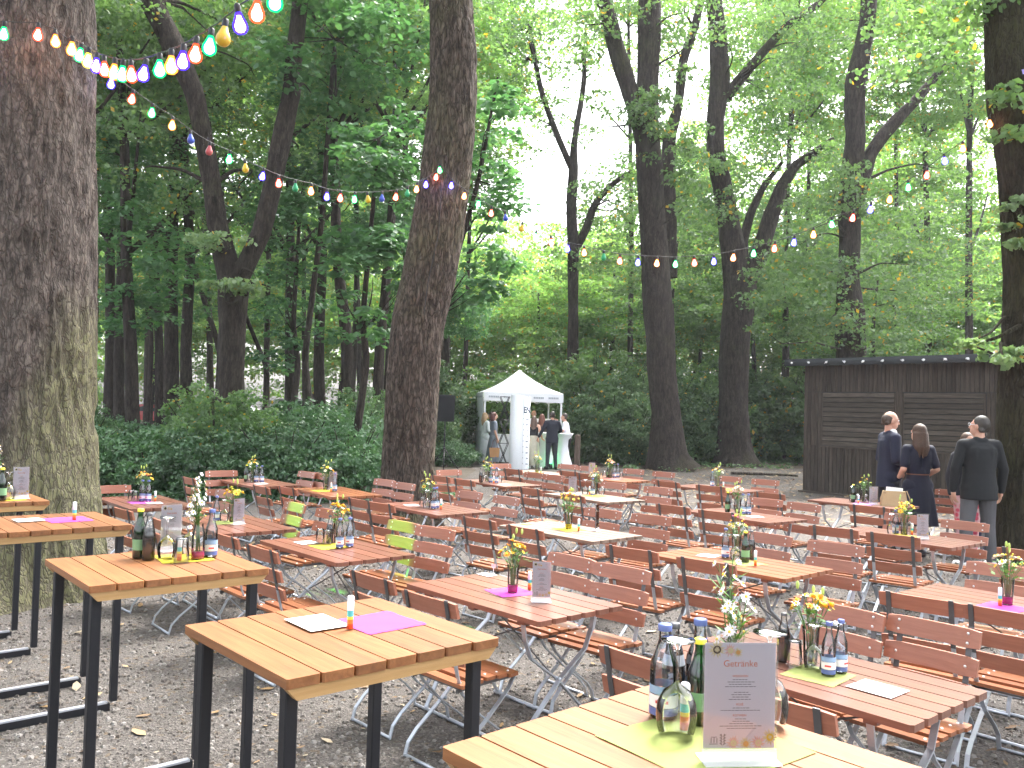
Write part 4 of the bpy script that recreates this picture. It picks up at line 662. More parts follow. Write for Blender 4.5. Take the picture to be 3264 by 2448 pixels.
SHR = [(-9.6, 19.4, 'E', .62), (-6.2, 18.5, 'F', .78), (-5.0, 18.8, 'E', .55), (-11.6, 22.4, 'F', .7), (-11.8, 17.6, 'D', 1.0), (-10.2, 18.4, 'D', 1.05), (-8.7, 17.2, 'D', .85), (-7.2, 17.6, 'D', .85), (-5.8, 17.3, 'D', .85), (-4.5, 17.6, 'D', .95), (-3.3, 18.0, 'D', .95), (-3.6, 19.5, 'D', .95), (-12.5, 21, 'D', 1.0), (-9.2, 20.6, 'D', .9), (-6.4, 20.0, 'D', 1.0), (-4.9, 20.3, 'D', 1.15), (-4.2, 21.6, 'D', 1.1), (-4.4, 23.9, 'D', 1.1), (-7.9, 23, 'D', .9), (-5.8, 23.6, 'D', 1.15), (-11.4, 25, 'D', .9), (-3.2, 28.8, 'E', .85), (-4.3, 25.2, 'E', .8), (-1.75, 27.6, 'D', .55), (-2.9, 31.5, 'E', 1.15), (-4.6, 28.2, 'D', 1.2), (-.9, 33.5, 'F', 1.25), (1.6, 36, 'F', 1.4), (3.6, 31.6, 'E', 1.1), (4.3, 30.6, 'E', .82), (3.2, 33.6, 'F', 1.45), (5.6, 33.5, 'E', 1.35), (6.9, 33.2, 'E', .9), (7.2, 34.5, 'F', 1.35), (10.2, 36.4, 'E', 1.15), (12.0, 35.8, 'E', 1.0), (11.3, 36.5, 'F', 1.5), (9.2, 36.5, 'E', 1.5), (13.2, 34.5, 'F', 1.3), (15.5, 36, 'E', 1.3), (-14.5, 24, 'D', 1.1), (-9.9, 28.5, 'D', 1.0), (-6.8, 28, 'D', 1.1)]
SHR.sort(key=lambda q: q[0] / q[1]); nD = nE = 0
for i, (x, y, kd, s) in enumerate(SHR):
    if kd == 'D': lab = '%s low dark green shrub from the left in the undergrowth band' % (ORD[nD] if nD < 20 else 'twenty-' + ORD[nD - 20]); nD += 1
    else: lab = '%s tall bush from the left around the white tent and tall trunks' % (ORD[nE] if nE < 20 else 'twenty-' + ORD[nE - 20]); nE += 1
    root = empty('shrub', (x, y, 0), 0, lab, 'shrub', 'dark undergrowth shrubs' if kd == 'D' else 'tall bushes around the tent')
    rr = random.Random(400 + i); a = rr.uniform(0, 6.28)
    for nm, me in zip(('foliage', 'stems'), SH[kd + str(i % 3)]):
        o = link(nm, me, root); o.scale = (s, s, s * rr.uniform(.9, 1.1)); o.rotation_euler = (0, 0, a)
# ivy and ground cover round the feet of the right-hand trunks
r = np.random.default_rng(77); cl = []
for _ in range(90):
    c = [(5.2, 28.6), (8.3, 31.6), (9.6, 33.2), (11.9, 34.5), (7.4, 31.6), (10.4, 34.2)][r.integers(6)]; cl.append((c[0] + r.normal() * 1.0, c[1] + r.normal() * .7, .10, .3, .10, 26))
V, F = leaves(cl, .09, 5, up=.7); V[:, 2] = np.maximum(V[:, 2], .02)
tag(link('ivy_ground_cover', npmesh('ivy_ground_cover', V, F, MT['leafE'])), kind='stuff')
r = np.random.default_rng(78); cl = []
for _ in range(420):
    x = -14 + 13 * r.random(); cl.append((x, 16.0 + r.random() * 1.3 + max(0, x + 4) * .35, .09, .28, .10, 26))
V, F = leaves(cl, .075, 6, up=.7); V[:, 2] = np.maximum(V[:, 2], .02)
tag(link('low_undergrowth', npmesh('low_undergrowth', V, F, MT['leafD'])), kind='stuff')
# ------------------------------------------------------------------ folding chairs
def make_chair(name='folding_chair'):
    t = empty(name)
    s = MB()
    for i in range(5):
        y = -.165 + i * .083; z = .452 + .010 * math.cos((i - 2) * .9)
        s.box((0, y, z), (.425, .068, .018), Matrix.Rotation(-.05 + .05 * i * .5, 3, 'X'), 0, .006)
        for sx in (-.16, .16): s.lathe([(.007, 0), (.006, .003), (0, .004)], 6, (sx, y, z + .0092), 1)
    s.build('seat', [MT['chairwood'], MT['bolt']], t)
    back = [(-.190, .50), (-.222, .62), (-.252, .745), (-.280, .885)]
    def by(z): return np.interp(z, [b[1] for b in back], [b[0] for b in back])
    b = MB(); tilt = math.atan2(.09, .385)
    for i, z in enumerate((.838, .712, .590)):
        n = 8; vs = []; h = .044; th = .009
        for k in range(n + 1):
            u = -1 + 2 * k / n; x = u * .222; bow = -.016 * (1 - u * u); cr = .86 if k in (0, n) else 1
            for sz in (-1, 1):
                for sy in (-1, 1):
                    zz = z + sz * h * cr * math.cos(tilt) + 0; yy = by(z) + .020 + bow - sz * h * math.sin(tilt) + sy * th
                    vs.append((x, yy, zz))
        fs = [(0, 1, 3, 2), (n * 4, n * 4 + 2, n * 4 + 3, n * 4 + 1)]
        for k in range(n):
            o = k * 4
            fs += [(o, o + 4, o + 5, o + 1), (o + 1, o + 5, o + 7, o + 3), (o + 3, o + 7, o + 6, o + 2), (o + 2, o + 6, o + 4, o)]
        b.add(vs, fs, 0)
        for sx in (-.165, .165):
            for dz in ((-.022, .022) if i == 0 else (0,)):
                b.ball((sx, by(z) + .031 - dz * math.sin(tilt) * 1 - .016 * (1 - (sx / .222) ** 2), z + dz), .0075, 6, 4, 1, (1, .5, 1))
    b.build('backrest', [MT['chairwood'], MT['bolt']], t)
    for sx in (-1, 1):
        a = MB(); x = sx * .165
        a.strip([(x, -.282, .888), (x, -.252, .745), (x, -.222, .62)], (1, 0, 0), .026, .006, 1)
        a.strip([(x, -.222, .622), (x, -.19, .50), (x, -.155, .40), (x, -.03, .27), (x, .12, .155), (x, .185, .09), (x, .205, .0)], (1, 0, 0), .024, .007, 0)
        a.build('back_and_front_leg', [MT['galv'], MT['galvd']], t)
        c = MB(); x = sx * .190
        c.strip([(x, .185, .437), (x, .145, .375), (x, .0, .25), (x, -.16, .13), (x, -.215, .07), (x, -.235, 0)], (1, 0, 0), .024, .007, 0)
        c.ball((sx * .178, .022, .262), .012, 6, 4, 0)
        c.build('rear_leg', MT['galv'], t)
    f = MB(); f.tube([(-.19, -.235, .010), (.19, -.235, .010)], .009, 6); f.build('foot_bar', MT['galv'], t)
    f = MB(); f.tube([(-.165, .205, .010), (.165, .205, .010)], .009, 6); f.build('foot_bar', MT['galv'], t)
    r = MB()
    for sx in (-1, 1): r.strip([(sx * .178, -.205, .425), (sx * .178, -.155, .433), (sx * .178, .205, .437)], (0, 0, 1), .022, .006, 0)
    r.tube([(-.178, -.17, .428), (.178, -.17, .428)], .006, 6); r.build('seat_rail', MT['galvd'], t)
    return t
TD = {
 'T1': 'the centre table with magenta napkin', 'T2': 'the right foreground red-brown table', 'T3': 'the table with the purple flower',
 'T4': 'the table with yellow-green leafy bouquet', 'T5': 'the table holding the beige bag', 'T6': 'the table with pinkish blooms',
 'T7': 'the far table left of the hut', 'T8': 'the table with tall yellow-orange bouquet', 'T9': 'the table with pink-white roses',
 'T10': 'the cluttered table below the loudspeaker', 'T11': 'the table before the leaning trunk', 'T12': 'the orange-brown table left of leaning trunk',
 'T13': 'the left-centre table with two water bottles', 'T14': 'the table behind the white asters', 'T15': 'the table beside the huge oak',
 'T16': 'the far left table by the shrubs', 'T17': 'the far table before the white column', 'T18': 'the far table with red napkin',
 'T19': 'the table at the right edge', 'T0': 'a table beyond the right edge',
 'HD': 'the foreground standing table', 'HB': 'the second-nearest standing table', 'HA': 'the standing table with white asters',
 'HZ': 'the standing table beside the oak', 'HY': 'the furthest standing table'}
chair0 = make_chair(); first = True; SKYLIT = {}
for ch in chair0.children:
    if ch.name in ('seat', 'backrest'): SKYLIT[ch.name] = ch.data.copy(); SKYLIT[ch.name].materials[0] = MT['skylitwood' if ch.name == 'backrest' else 'orangewood']  # paler slats: sky light on these chairs put into the wood colour
for (x, y, rz, tn, tp, k) in CHAIRS:
    if first: o = chair0; first = False
    else: o = copy_tree(chair0)
    o.location = (x, y, 0); o.rotation_euler = (0, 0, math.radians(rz))
    lr = ('left', 'right')[k] if k < 2 else 'spare'
    if tp == 'E' or (tn, tp, k) in (('T12', 'F', 1), ('T16', 'F', 0), ('T17', 'F', 0)):
        for ch in o.children:
            if ch.name.split('.')[0] in ('seat', 'backrest'): ch.data = SKYLIT[ch.name.split('.')[0]]
    if tp == 'N': lab = 'brown slatted chair seen from behind, %s one at %s' % (lr, TD[tn])
    elif tp == 'F': lab = 'brown slatted chair facing camera, %s one behind %s' % (lr, TD[tn])
    else: lab = 'slatted chair at the left short end of %s' % TD[tn]
    tag(o, lab, 'chair', 'brown slatted folding chairs')
# ------------------------------------------------------------------ folding tables
def make_table():
    t = empty('folding_table')
    s = MB()
    for i in range(6): s.box((0, -.2835 + i * .1134, .736), (1.2, .105, .028), None, 0, .012)
    s.build('tabletop', MT['redwood'], t)
    b = MB()
    for x in (-.42, 0, .42): b.box((x, 0, .709), (.055, .60, .026), None, 0)
    b.build('batten', MT['redwood'], t)
    for sx in (-1, 1):
        for sg in (-1, 1):
            a = MB(); x = sx * (.43 if sg > 0 else .405)
            a.strip([(x, sg * .27, .70), (x, sg * .25, .60), (x, sg * .20, .49), (x, 0, .35), (x, -sg * .20, .16), (x, -sg * .275, .02)], (1, 0, 0), .030, .009)
            a.ball((x, 0, .35), .014, 6, 4); a.build('leg', MT['galv'], t)
    for sg in (-1, 1):
        f = MB(); f.tube([(-.43, sg * .275, .012), (.43, sg * .275, .012)], .011, 6); f.build('foot_bar', MT['galv'], t)
    r = MB(); r.tube([(-.40, .1, .69), (.41, -.02, .36)], .005, 5); r.tube([(.40, -.1, .69), (-.41, .02, .36)], .005, 5); r.build('diagonal_brace', MT['galvd'], t)
    return t
tab0 = make_table(); first = True
def place(o, tn):
    x, y, th = TABLES[tn]; o.location = (x, y, 0); o.rotation_euler = (0, 0, th)
TL = {'T1': 'red-brown slatted folding table in the centre with magenta napkin and long menu', 'T2': 'red-brown slatted folding table in the right foreground with a white card', 'T3': 'red-brown slatted folding table with purple flower and green bottle', 'T4': 'slatted folding table with yellow-green leafy bouquet before the grey-trousered man', 'T5': 'slatted folding table holding the beige bag, by the hut', 'T6': 'slatted folding table with pinkish blooms and two pale blue bottles', 'T7': 'far slatted folding table with a yellow napkin left of the hut', 'T8': 'worn grey-brown folding table with tall yellow-orange bouquet', 'T9': 'slatted folding table with pink-white roses and a white menu', 'T10': 'cluttered slatted folding table below the black loudspeaker', 'T11': 'slatted folding table right before the leaning trunk', 'T12': 'orange-brown folding table just left of the leaning trunk', 'T13': 'slatted folding table left of centre with paper, jars and two water bottles', 'T14': 'slatted folding table behind the white asters', 'T15': 'slatted folding table beside the huge mossy oak', 'T16': 'far left slatted folding table by the shrubs', 'T17': 'far slatted folding table right before the white column', 'T18': 'far slatted folding table with the red napkin', 'T19': 'slatted folding table cut off by the right edge'}
for tn in TL:
    if first: o = tab0; first = False
    else: o = copy_tree(tab0)
    if tn in ('T8', 'T9', 'T17', 'T12', 'T3', 'T18'):
        for ch in o.children:
            if ch.name.startswith('tabletop'): ch.data = ch.data.copy(); ch.data.materials[0] = MT['greywood' if tn in ('T8', 'T9', 'T17') else 'orangewood']
    place(o, tn); tag(o, TL[tn], 'table', 'red-brown slatted folding tables')
# ------------------------------------------------------------------ standing tables
def make_high():
    t = empty('standing_table')
    s = MB()
    for i in range(7): s.box((random.uniform(-.003, .003), -.3285 + i * .1095, 1.085), (.735 + random.uniform(-.006, .004), .1035, .028), None, 0, .005)
    s.build('tabletop', MT['pine'], t)
    for sx in (-1, 1):
        b = MB(); h = .036; y0, y1 = .378, .345
        vs = [(sx * .345 + dx, sy * (y1 if sz < 0 else y0), 1.052 + sz * h / 2) for dx in (-.014, .014) for sz in (-1, 1) for sy in (-1, 1)]
        b.add(vs, [(0, 1, 3, 2), (4, 6, 7, 5), (0, 4, 5, 1), (2, 3, 7, 6), (0, 2, 6, 4), (1, 5, 7, 3)]); b.build('edge_batten', MT['batten'], t)
        f = MB(); f.box((sx * .292, 0, 1.045), (.038, .62, .040)); f.build('top_rail', MT['blackmetal'], t)
        for sy in (-1, 1):
            l = MB(); l.box((sx * .292, sy * .335, .5605), (.040, .040, 1.021), None, 0, .004); l.build('leg', MT['blackmetal'], t)
        q = MB(); q.box((sx * .292, 0, .022), (.038, .628, .040), None, 0, .003); q.build('floor_bar', MT['blackmetal'], t)
        q = MB(); q.box((sx * .292, 0, .047), (.034, .60, .010), None, 0, .003); q.build('sky_sheen_strip', MT['silver'], t)  # pale strip stands in for sky reflection on the black bar's top
    for sy in (-1, 1):
        f = MB(); f.box((0, sy * .27, 1.045), (.54, .036, .036)); f.build('side_rail', MT['blackmetal'], t)
    return t
h0 = make_high(); first = True
HL = {'HD': 'larch-topped standing table cut off at the bottom right foreground', 'HB': 'larch-topped standing table with white paper and magenta napkin, second nearest', 'HA': 'larch-topped standing table with bottles, glasses and tall white asters', 'HZ': 'larch-topped standing table with magenta napkin cut by the left edge', 'HY': 'furthest larch-topped standing table, a corner at the left edge'}
for tn in HL:
    if first: o = h0; first = False
    else: o = copy_tree(h0)
    place(o, tn); tag(o, HL[tn], 'standing table', 'larch-topped standing tables on black frames')
# ------------------------------------------------------------------ things on the tables
def lathe_obj(name, prof, mat, parent, n=20, capb=True, capt=False, c=(0, 0, 0)):
    m = MB(); m.lathe(prof, n, c, 0, True, capb, capt); return m.build(name, mat, parent)
def mk_wine():      # stands upside down on its rim
    t = empty('wine_glass'); lathe_obj('bowl', [(.034, 0), (.040, .02), (.043, .045), (.040, .07), (.028, .092), (.010, .104), (.0045, .11)], MT['glass'], t, 22, False)
    lathe_obj('stem', [(.0045, .11), (.0038, .14), (.0042, .175), (.008, .186)], MT['glass'], t, 10, False)
    lathe_obj('foot', [(.008, .186), (.030, .190), (.036, .193), (.036, .1955), (.008, .197), (.0, .197)], MT['glass'], t, 22, False); return t
def mk_tumbler():
    t = empty('tumbler'); lathe_obj('body', [(.035, 0), (.0335, .03), (.030, .085), (.028, .110), (.026, .114), (.0, .114)], MT['glass'], t, 20, False)
    lathe_obj('base', [(.0, .106), (.0265, .106), (.0272, .112), (.0, .1125)], MT['glass'], t, 16, False); return t
def mk_water():
    t = empty('water_bottle'); lathe_obj('bottle', [(.028, 0), (.0295, .01), (.0295, .115), (.028, .135), (.018, .165), (.0125, .19), (.0120, .215), (.0135, .217), (.0135, .222)], MT['bglass'], t, 18)
    lathe_obj('blue_band', [(.0299, .010), (.0299, .028)], MT['label_blue'], t, 18, False); lathe_obj('label', [(.0301, .030), (.0301, .060)], MT['label_white'], t, 18, False)
    lathe_obj('upper_label', [(.0300, .062), (.0300, .082)], MT['label_lblue'], t, 18, False)
    m = MB(); m.box((0, -.0305, .045), (.026, .0015, .007)); m.build('label_print', MT['label_red'], t)
    lathe_obj('cap', [(.0145, .212), (.0145, .226), (.013, .228), (0, .228)], MT['label_blue'], t, 14, False); return t
def mk_green():
    t = empty('green_bottle'); lathe_obj('bottle', [(.029, 0), (.0305, .01), (.0305, .12), (.027, .145), (.016, .175), (.0125, .20), (.0125, .222)], MT['gglass'], t, 18)
    lathe_obj('drink', [(.028, .006), (.0285, .118), (.022, .148), (.0, .15)], MT['gglass'], t, 14)
    lathe_obj('label', [(.0311, .040), (.0311, .090)], MT['label_green'], t, 18, False)
    lathe_obj('cap', [(.0150, .218), (.0150, .229), (.012, .232), (0, .232)], MT['yellowcap'], t, 14, False); return t
def mk_cola(palm=False):
    t = empty('cola_bottle'); lathe_obj('bottle', [(.027, 0), (.029, .01), (.0275, .045), (.030, .085), (.029, .115), (.022, .15), (.0135, .185), (.012, .208), (.0135, .212)], MT['glass'], t, 18)
    lathe_obj('drink', [(.026, .004), (.0278, .012), (.0263, .045), (.0288, .085), (.0278, .115), (.0215, .145), (0, .147)], MT['cola'], t, 18)
    lathe_obj('cap', [(.0145, .204), (.0145, .215), (.012, .218), (0, .218)], MT['galvd'], t, 12, False)
    if palm:
        m = MB(); y = -.0315
        for a, L in ((20, .018), (60, .017), (100, .016), (140, .018), (175, .014), (-10, .013)):
            a = math.radians(a); d = Vector((math.cos(a), 0, math.sin(a))); p = Vector((-d.z, 0, d.x)) * .0045; o = Vector((0, y, .088))
            m.add([o, o + d * L * .5 + p, o + d * L - Vector((0, 0, .006)), o + d * L * .5 - p], [(0, 1, 2, 3)])
        m.add([(-.0015, y, .042), (.0015, y, .042), (.0012, y, .088), (-.0012, y, .088)], [(0, 1, 2, 3)]); m.add([(-.004, y, .042), (-.002, y, .042), (-.003, y, .060)], [(0, 1, 2)]); m.add([(.004, y, .042), (.006, y, .042), (.005, y, .055)], [(0, 1, 2)])
        m.build('palm_emblem', MT['label_white'], t)
        lathe_obj('silver_collar', [(.0292, .114), (.0245, .140)], MT['silver'], t, 18, False)
    return t
def mk_tube():
    t = empty('rainbow_tube'); z = 0
    for nm, h, q in (('red_band', .018, 'tb_red'), ('orange_band', .014, 'tb_orange'), ('yellow_band', .010, 'tb_yellow'), ('teal_band', .020, 'tb_teal')):
        lathe_obj(nm, [(.0110, z), (.0110, z + h)], MT[q], t, 14, z == 0); z += h
    lathe_obj('cap', [(.0110, z), (.0115, z + .002), (.0115, z + .044), (.009, z + .048), (0, z + .048)], MT['white'], t, 14, False); return t
def petals(m, c, nrm, R, n=9, mi=0, layers=2, cup=.35, r=random):
    nrm = Vector(nrm).normalized(); a = nrm.orthogonal().normalized(); b = nrm.cross(a); c = Vector(c)
    for l in range(layers):
        RR = R * (1 - .28 * l)
        for k in range(n):
            w = 2 * PI * (k + l * .5) / n + r.uniform(-.1, .1); d = a * math.cos(w) + b * math.sin(w); s = nrm.cross(d); q = RR * r.uniform(.85, 1.1)
            wd = 2.4 * R / n * 1.1
            m.add([c + nrm * (.1 * R), c + d * q * .55 + s * wd * .6 + nrm * (cup * q * .45 + l * R * .12), c + d * q + nrm * (cup * q * .6 + l * R * .15), c + d * q * .55 - s * wd * .6 + nrm * (cup * q * .45 + l * R * .12)], [(0, 1, 2, 3)], mi)
def bouquet(name, kind, seed):
    r = random.Random(seed); t = empty(name)
    tall = kind in ('aster',); h = .145 if not tall else .165
    lathe_obj('vase', [(.024, 0), (.026, .004), (.029, h * .5), (.033, h)] if not tall else [(.030, 0), (.031, .005), (.031, h * .7), (.022, h * .9), (.021, h)], MT['glass'], t, 20)
    wc = {'yellow_mag': 'water_mag', 'white': 'water_mag', 'aster': 'water_mag', 'yellow_tall': 'water_yel'}.get(kind, 'water_grn')
    lathe_obj('water', [(.0225, .005), (.0255, .008), (.0268, .040), (0, .040)] if not tall else [(.029, .005), (.029, .035), (0, .035)], MT[wc], t, 16)
    SP = {'yellow_mag': [('yellow', 5, .026), ('orange', 2, .022), ('yellow', 8, .012)], 'yellow_big': [('yellow', 6, .032), ('white', 4, .016), ('orange', 2, .018)], 'purple': [('purple', 2, .030), ('cream', 4, .020), ('orange', 2, .016), ('palegreen', 3, .02)],
          'yellow_leafy': [('yellow', 6, .028), ('palegreen', 6, .024), ('orange', 1, .018)], 'leafy': [('yellow', 2, .02), ('palegreen', 3, .018)], 'pink': [('pink', 4, .026), ('white', 3, .026), ('yellow', 3, .018), ('orange', 1, .015)],
          'yellow_white': [('yellow', 3, .024), ('white', 4, .022), ('palegreen', 2, .02)], 'yellow_tall': [('orange', 3, .026), ('cream', 3, .026), ('yellow', 5, .016), ('pink', 1, .02)], 'pink_white': [('pink', 4, .024), ('white', 6, .026), ('yellow', 2, .014)],
          'sunflower': [('yellow', 4, .024), ('white', 3, .020), ('palegreen', 3, .018)], 'multi': [('yellow', 3, .024), ('cream', 4, .024), ('red', 2, .024), ('orange', 2, .020), ('palegreen', 2, .018)], 'white': [('white', 7, .026), ('palegreen', 6, .016), ('yellow', 2, .014)], 'aster': []}[kind]
    st = MB(); lf = MB()
    if tall:
        H = .40
        for k in range(7):
            a = r.uniform(0, 6.28); q = r.uniform(.02, .07); top = Vector((q * math.cos(a) * (.9 if k else 0), q * math.sin(a) * (.9 if k else 0), H * r.uniform(.62, .92) if k else H))
            st.tube([(r.uniform(-.012, .012), r.uniform(-.012, .012), .01), (top.x * .25, top.y * .25, .17), (top.x * .6, top.y * .6, top.z * .7), tuple(top)], [.002, .002, .0017, .001], 4)
            nfl = 9 if k == 0 else 5
            for f in range(nfl):
                u = f / nfl; zc = top.z - u * .17; w = r.uniform(0, 6.28); sp = .012 + .03 * u
                p = Vector((top.x * (1 - .3 * u) + sp * math.cos(w), top.y * (1 - .3 * u) + sp * math.sin(w), zc))
                fl = MB(); R = r.uniform(.010, .016) * (1 + .35 * u)
                petals(fl, p, (math.cos(w) * .8, math.sin(w) * .8 - .4, .6), R, 10, 0, 1, .15, r); fl.ball(p + Vector((math.cos(w) * .8, math.sin(w) * .8 - .4, .6)).normalized() * R * .2, R * .25, 6, 4, 1)
                fl.build('flower', [MT['fl_daisy'], MT['fl_yellow']], t)
                st.tube([(top.x * (1 - .35 * u), top.y * (1 - .35 * u), zc - .02), tuple(p)], .001, 3)
            for f in range(16):
                u = r.random(); zc = .15 + u * (top.z - .2); p = Vector((top.x * zc / H, top.y * zc / H, zc)); w = r.uniform(0, 6.28); L = r.uniform(.03, .06)
                d = Vector((math.cos(w), math.sin(w), r.uniform(.2, .9))).normalized(); s = d.cross(Vector((0, 0, 1))).normalized() * .004
                lf.add([p, p + d * L * .5 + s, p + d * L, p + d * L * .5 - s], [(0, 1, 2, 3)])
    else:
        fl_all = [(c, R) for c, n, R in SP for _ in range(n)]; nf = len(fl_all); r.shuffle(fl_all)
        tallb = .05 if kind == 'yellow_tall' else .02
        for i, (c, R) in enumerate(fl_all):
            u = (i + .5) / nf; w = i * 2.4 + r.uniform(-.3, .3); q = .072 * math.sqrt(u); z = h + .045 + tallb + .055 * (1 - u) + r.uniform(-.015, .02)
            p = Vector((q * math.cos(w), q * math.sin(w), z)); nr = (math.cos(w) * u * 1.1, math.sin(w) * u * 1.1 - .25, .8)
            fl = MB(); petals(fl, p, nr, R, 9 if R > .02 else 6, 0, 3 if R > .02 else 1, .45, r); cn = 'fl_brown' if (kind == 'sunflower' and c == 'yellow') else ('fl_orange' if c == 'yellow' else 'fl_yellow')
            fl.ball(p + Vector(nr).normalized() * R * .35, R * .33, 7, 5, 1); fl.build('flower', [MT['fl_' + c], MT[cn]], t)
            st.tube([(p.x * .12, p.y * .12, .01), (p.x * .3, p.y * .3, h * .9), tuple(p)], .0018, 4)
        for k in range(60):
            w = r.uniform(0, 6.28); q = r.uniform(.01, .075); z = h - .01 + r.uniform(0, .085); p = Vector((q * math.cos(w), q * math.sin(w), z)); L = r.uniform(.018, .045)
            d = Vector((math.cos(w), math.sin(w), r.uniform(-.2, 1.0))).normalized(); s = d.cross(Vector((0, 0, 1))).normalized() * L * r.uniform(.16, .38)
            lf.add([p, p + d * L * .5 + s, p + d * L, p + d * L * .5 - s], [(0, 1, 2, 3)])
        for k in range(3):   # pale grass heads standing above the bouquet
            w = r.uniform(0, 6.28); q = r.uniform(.01, .06); z = h + .13 + r.uniform(.0, .05); st.tube([(0, 0, h), (q * .5 * math.cos(w), q * .5 * math.sin(w), z - .04), (q * math.cos(w), q * math.sin(w), z)], .001, 3)
            bd = MB(); bd.ball((q * math.cos(w), q * math.sin(w), z + .012), .009, 6, 5, 0, (.75, .75, 1.9)); bd.build('bud', MT['fl_palegreen'], t)
    st.build('stems', MT['stem'], t); lf.build('leaves', MT['fleaf'], t); return t
def textobj(txt, size, loc, rot, mat, parent, name='lettering', align='CENTER', ext=.0002, sx=1.0, bold=0.0):
    cu = bpy.data.curves.new(name, 'FONT'); cu.body = txt; cu.size = size; cu.align_x = align; cu.extrude = ext; cu.resolution_u = 3; cu.offset = bold
    tmp = bpy.data.objects.new('tmp', cu); COL.objects.link(tmp); dg = bpy.context.evaluated_depsgraph_get(); me = bpy.data.meshes.new_from_object(tmp.evaluated_get(dg)); bpy.data.objects.remove(tmp)
    me.materials.clear(); me.materials.append(mat); o = link(name, me, parent); o.location = loc; o.rotation_euler = rot; o.scale = (sx, 1, 1); return o
ink = simple('grey_ink', (.22, .20, .24), .7, 0, .02); oink = simple('coral_ink', (.75, .20, .10), .7, 0, .02)
def mk_menu(w=.105, h=.21, detail=True):
    """clear upright holder with a printed card; face looks along -y"""
    t = empty('menu_stand'); s = w / .148
    a = MB(); a.box((0, -.0030, h / 2 + .028), (w + .008, .0016, h + .014)); a.box((0, .0030, h / 2 + .028), (w + .008, .0016, h + .014)); a.build('acrylic_holder', MT['acryl'], t)
    a = MB(); a.box((0, -.005, .013), (w + .008, .0016, .026)); a.box((0, 0, .0012), (w + .01, .075, .0022)); a.build('acrylic_foot', MT['footacryl'], t)
    c = MB(); c.box((0, 0, h / 2 + .026), (w, .0010, h)); card = c.build('menu_card', MT['menu'], t)
    y = -.0012; z0 = .026; R = (PI / 2, 0, 0); top = z0 + h
    textobj('Getränke', .0150 * s * 1.25, (0, y, top - .047 * h / .21), R, oink, card, 'heading')
    m = MB(); r = random.Random(4); zz = top - .068 * h / .21; o = MB()
    for blk, wd in (('WEISSWEIN', (.030, .05, .044, .06)), ('', (.024, .034, .030, .044)), ('ROSÉ', (.028, .075)), ('ROTWEIN', (.018, .028, .040, .078, .05))):
        if blk: textobj(blk, .0052 * s * 1.2, (0, y, zz), R, oink, card, 'subheading'); zz -= .0058 * h / .21
        for q in wd:
            x = -q / 2 * s * 1.05
            while x < q / 2 * s * 1.05:
                L = r.uniform(.004, .009) * s; m.add([(x, y, zz), (x + L, y, zz), (x + L, y, zz + .0016), (x, y, zz + .0016)], [(0, 1, 2, 3)]); x += L + .0014 * s
            zz -= .0047 * h / .21
        zz -= .0066 * h / .21
    m.build('small_print', ink, card)
    def fl(x, z, R_, c1, c2):
        q = MB(); petals(q, (x, y - .0002, z), (0, -1, 0), R_, 14, 0, 1, .0, r); q.lathe([(R_ * .42, 0), (0, 0.0001)], 12, (0, 0, 0), 1); 
        for i in range(len(q.v) - 24, len(q.v)):
            vx, vy, vz = q.v[i]; q.v[i] = (x + vx, y - .0016, z + vy)
        q.build('printed_flower', [MT[c1], MT[c2]], card)
    pe = ('fl_cream', 'fl_pink', 'fl_yellow')
    k = w / .148
    fl(-.050 * k, top - .014, .020 * k, 'fl_cream', 'fl_brown'); fl(-.022 * k, top - .016, .014 * k, 'fl_pinkp', 'fl_cream'); fl(-.006 * k, top - .020, .011 * k, 'fl_cream', 'fl_orangep')
    fl(.064 * k, z0 + .024, .018 * k, 'fl_cream', 'fl_yellow'); fl(.040 * k, z0 + .012, .016 * k, 'fl_pinkp', 'fl_cream'); fl(.014 * k, z0 + .010, .014 * k, 'fl_cream', 'fl_orangep'); fl(-.012 * k, z0 + .012, .015 * k, 'fl_pinkp', 'fl_cream')
    q = MB()
    for i in range(4):
        for sg in (-1, 1): q.add([(-.034 * k, y, z0 + .006 + .006 * i), (-.034 * k + sg * .007 * k, y, z0 + .011 + .006 * i), (-.034 * k + sg * .003 * k, y, z0 + .014 + .006 * i)], [(0, 1, 2) if sg > 0 else (0, 2, 1)])
    q.build('printed_leaf', ink, card)
    q = MB(); x0 = -.052 * k
    for dx, dz, ww, hh in ((-.006, 0, .0018, .011), (0, 0, .0018, .013), (.006, 0, .0018, .011), (-.001, -.003, .018, .0016), (-.003, .012, .006, .0014), (.003, .012, .005, .0014)): q.add([(x0 + dx * k - ww * k / 2, y, z0 + .012 + dz), (x0 + dx * k + ww * k / 2, y, z0 + .012 + dz), (x0 + dx * k + ww * k / 2, y, z0 + .012 + dz + hh), (x0 + dx * k - ww * k / 2, y, z0 + .012 + dz + hh)], [(0, 1, 2, 3)])
    q.build('printed_emblem', ink, card)
    return t
MT['fl_pinkp'] = simple('pale_pink_print', (.85, .52, .45), .7, 0, .05); MT['fl_orangep'] = simple('pale_orange_print', (.85, .45, .12), .7, 0, .05)
def crumple(name, w, mat, seed, wz=.004, h=None):
    h = h or w; n = 10; r = np.random.default_rng(seed); V = []
    for i in range(n + 1):
        for j in range(n + 1):
            V.append(((i / n - .5) * w, (j / n - .5) * h, .0015 + wz * (math.sin(i * .9 + seed) * math.sin(j * .8 + seed) * .5 + .5) * r.random() * (1 if 0 < i < n else .6)))
    F = [(i * (n + 1) + j, (i + 1) * (n + 1) + j, (i + 1) * (n + 1) + j + 1, i * (n + 1) + j + 1) for i in range(n) for j in range(n)]
    return npmesh(name, V, F, mat, smooth=True)
PROTO = {}
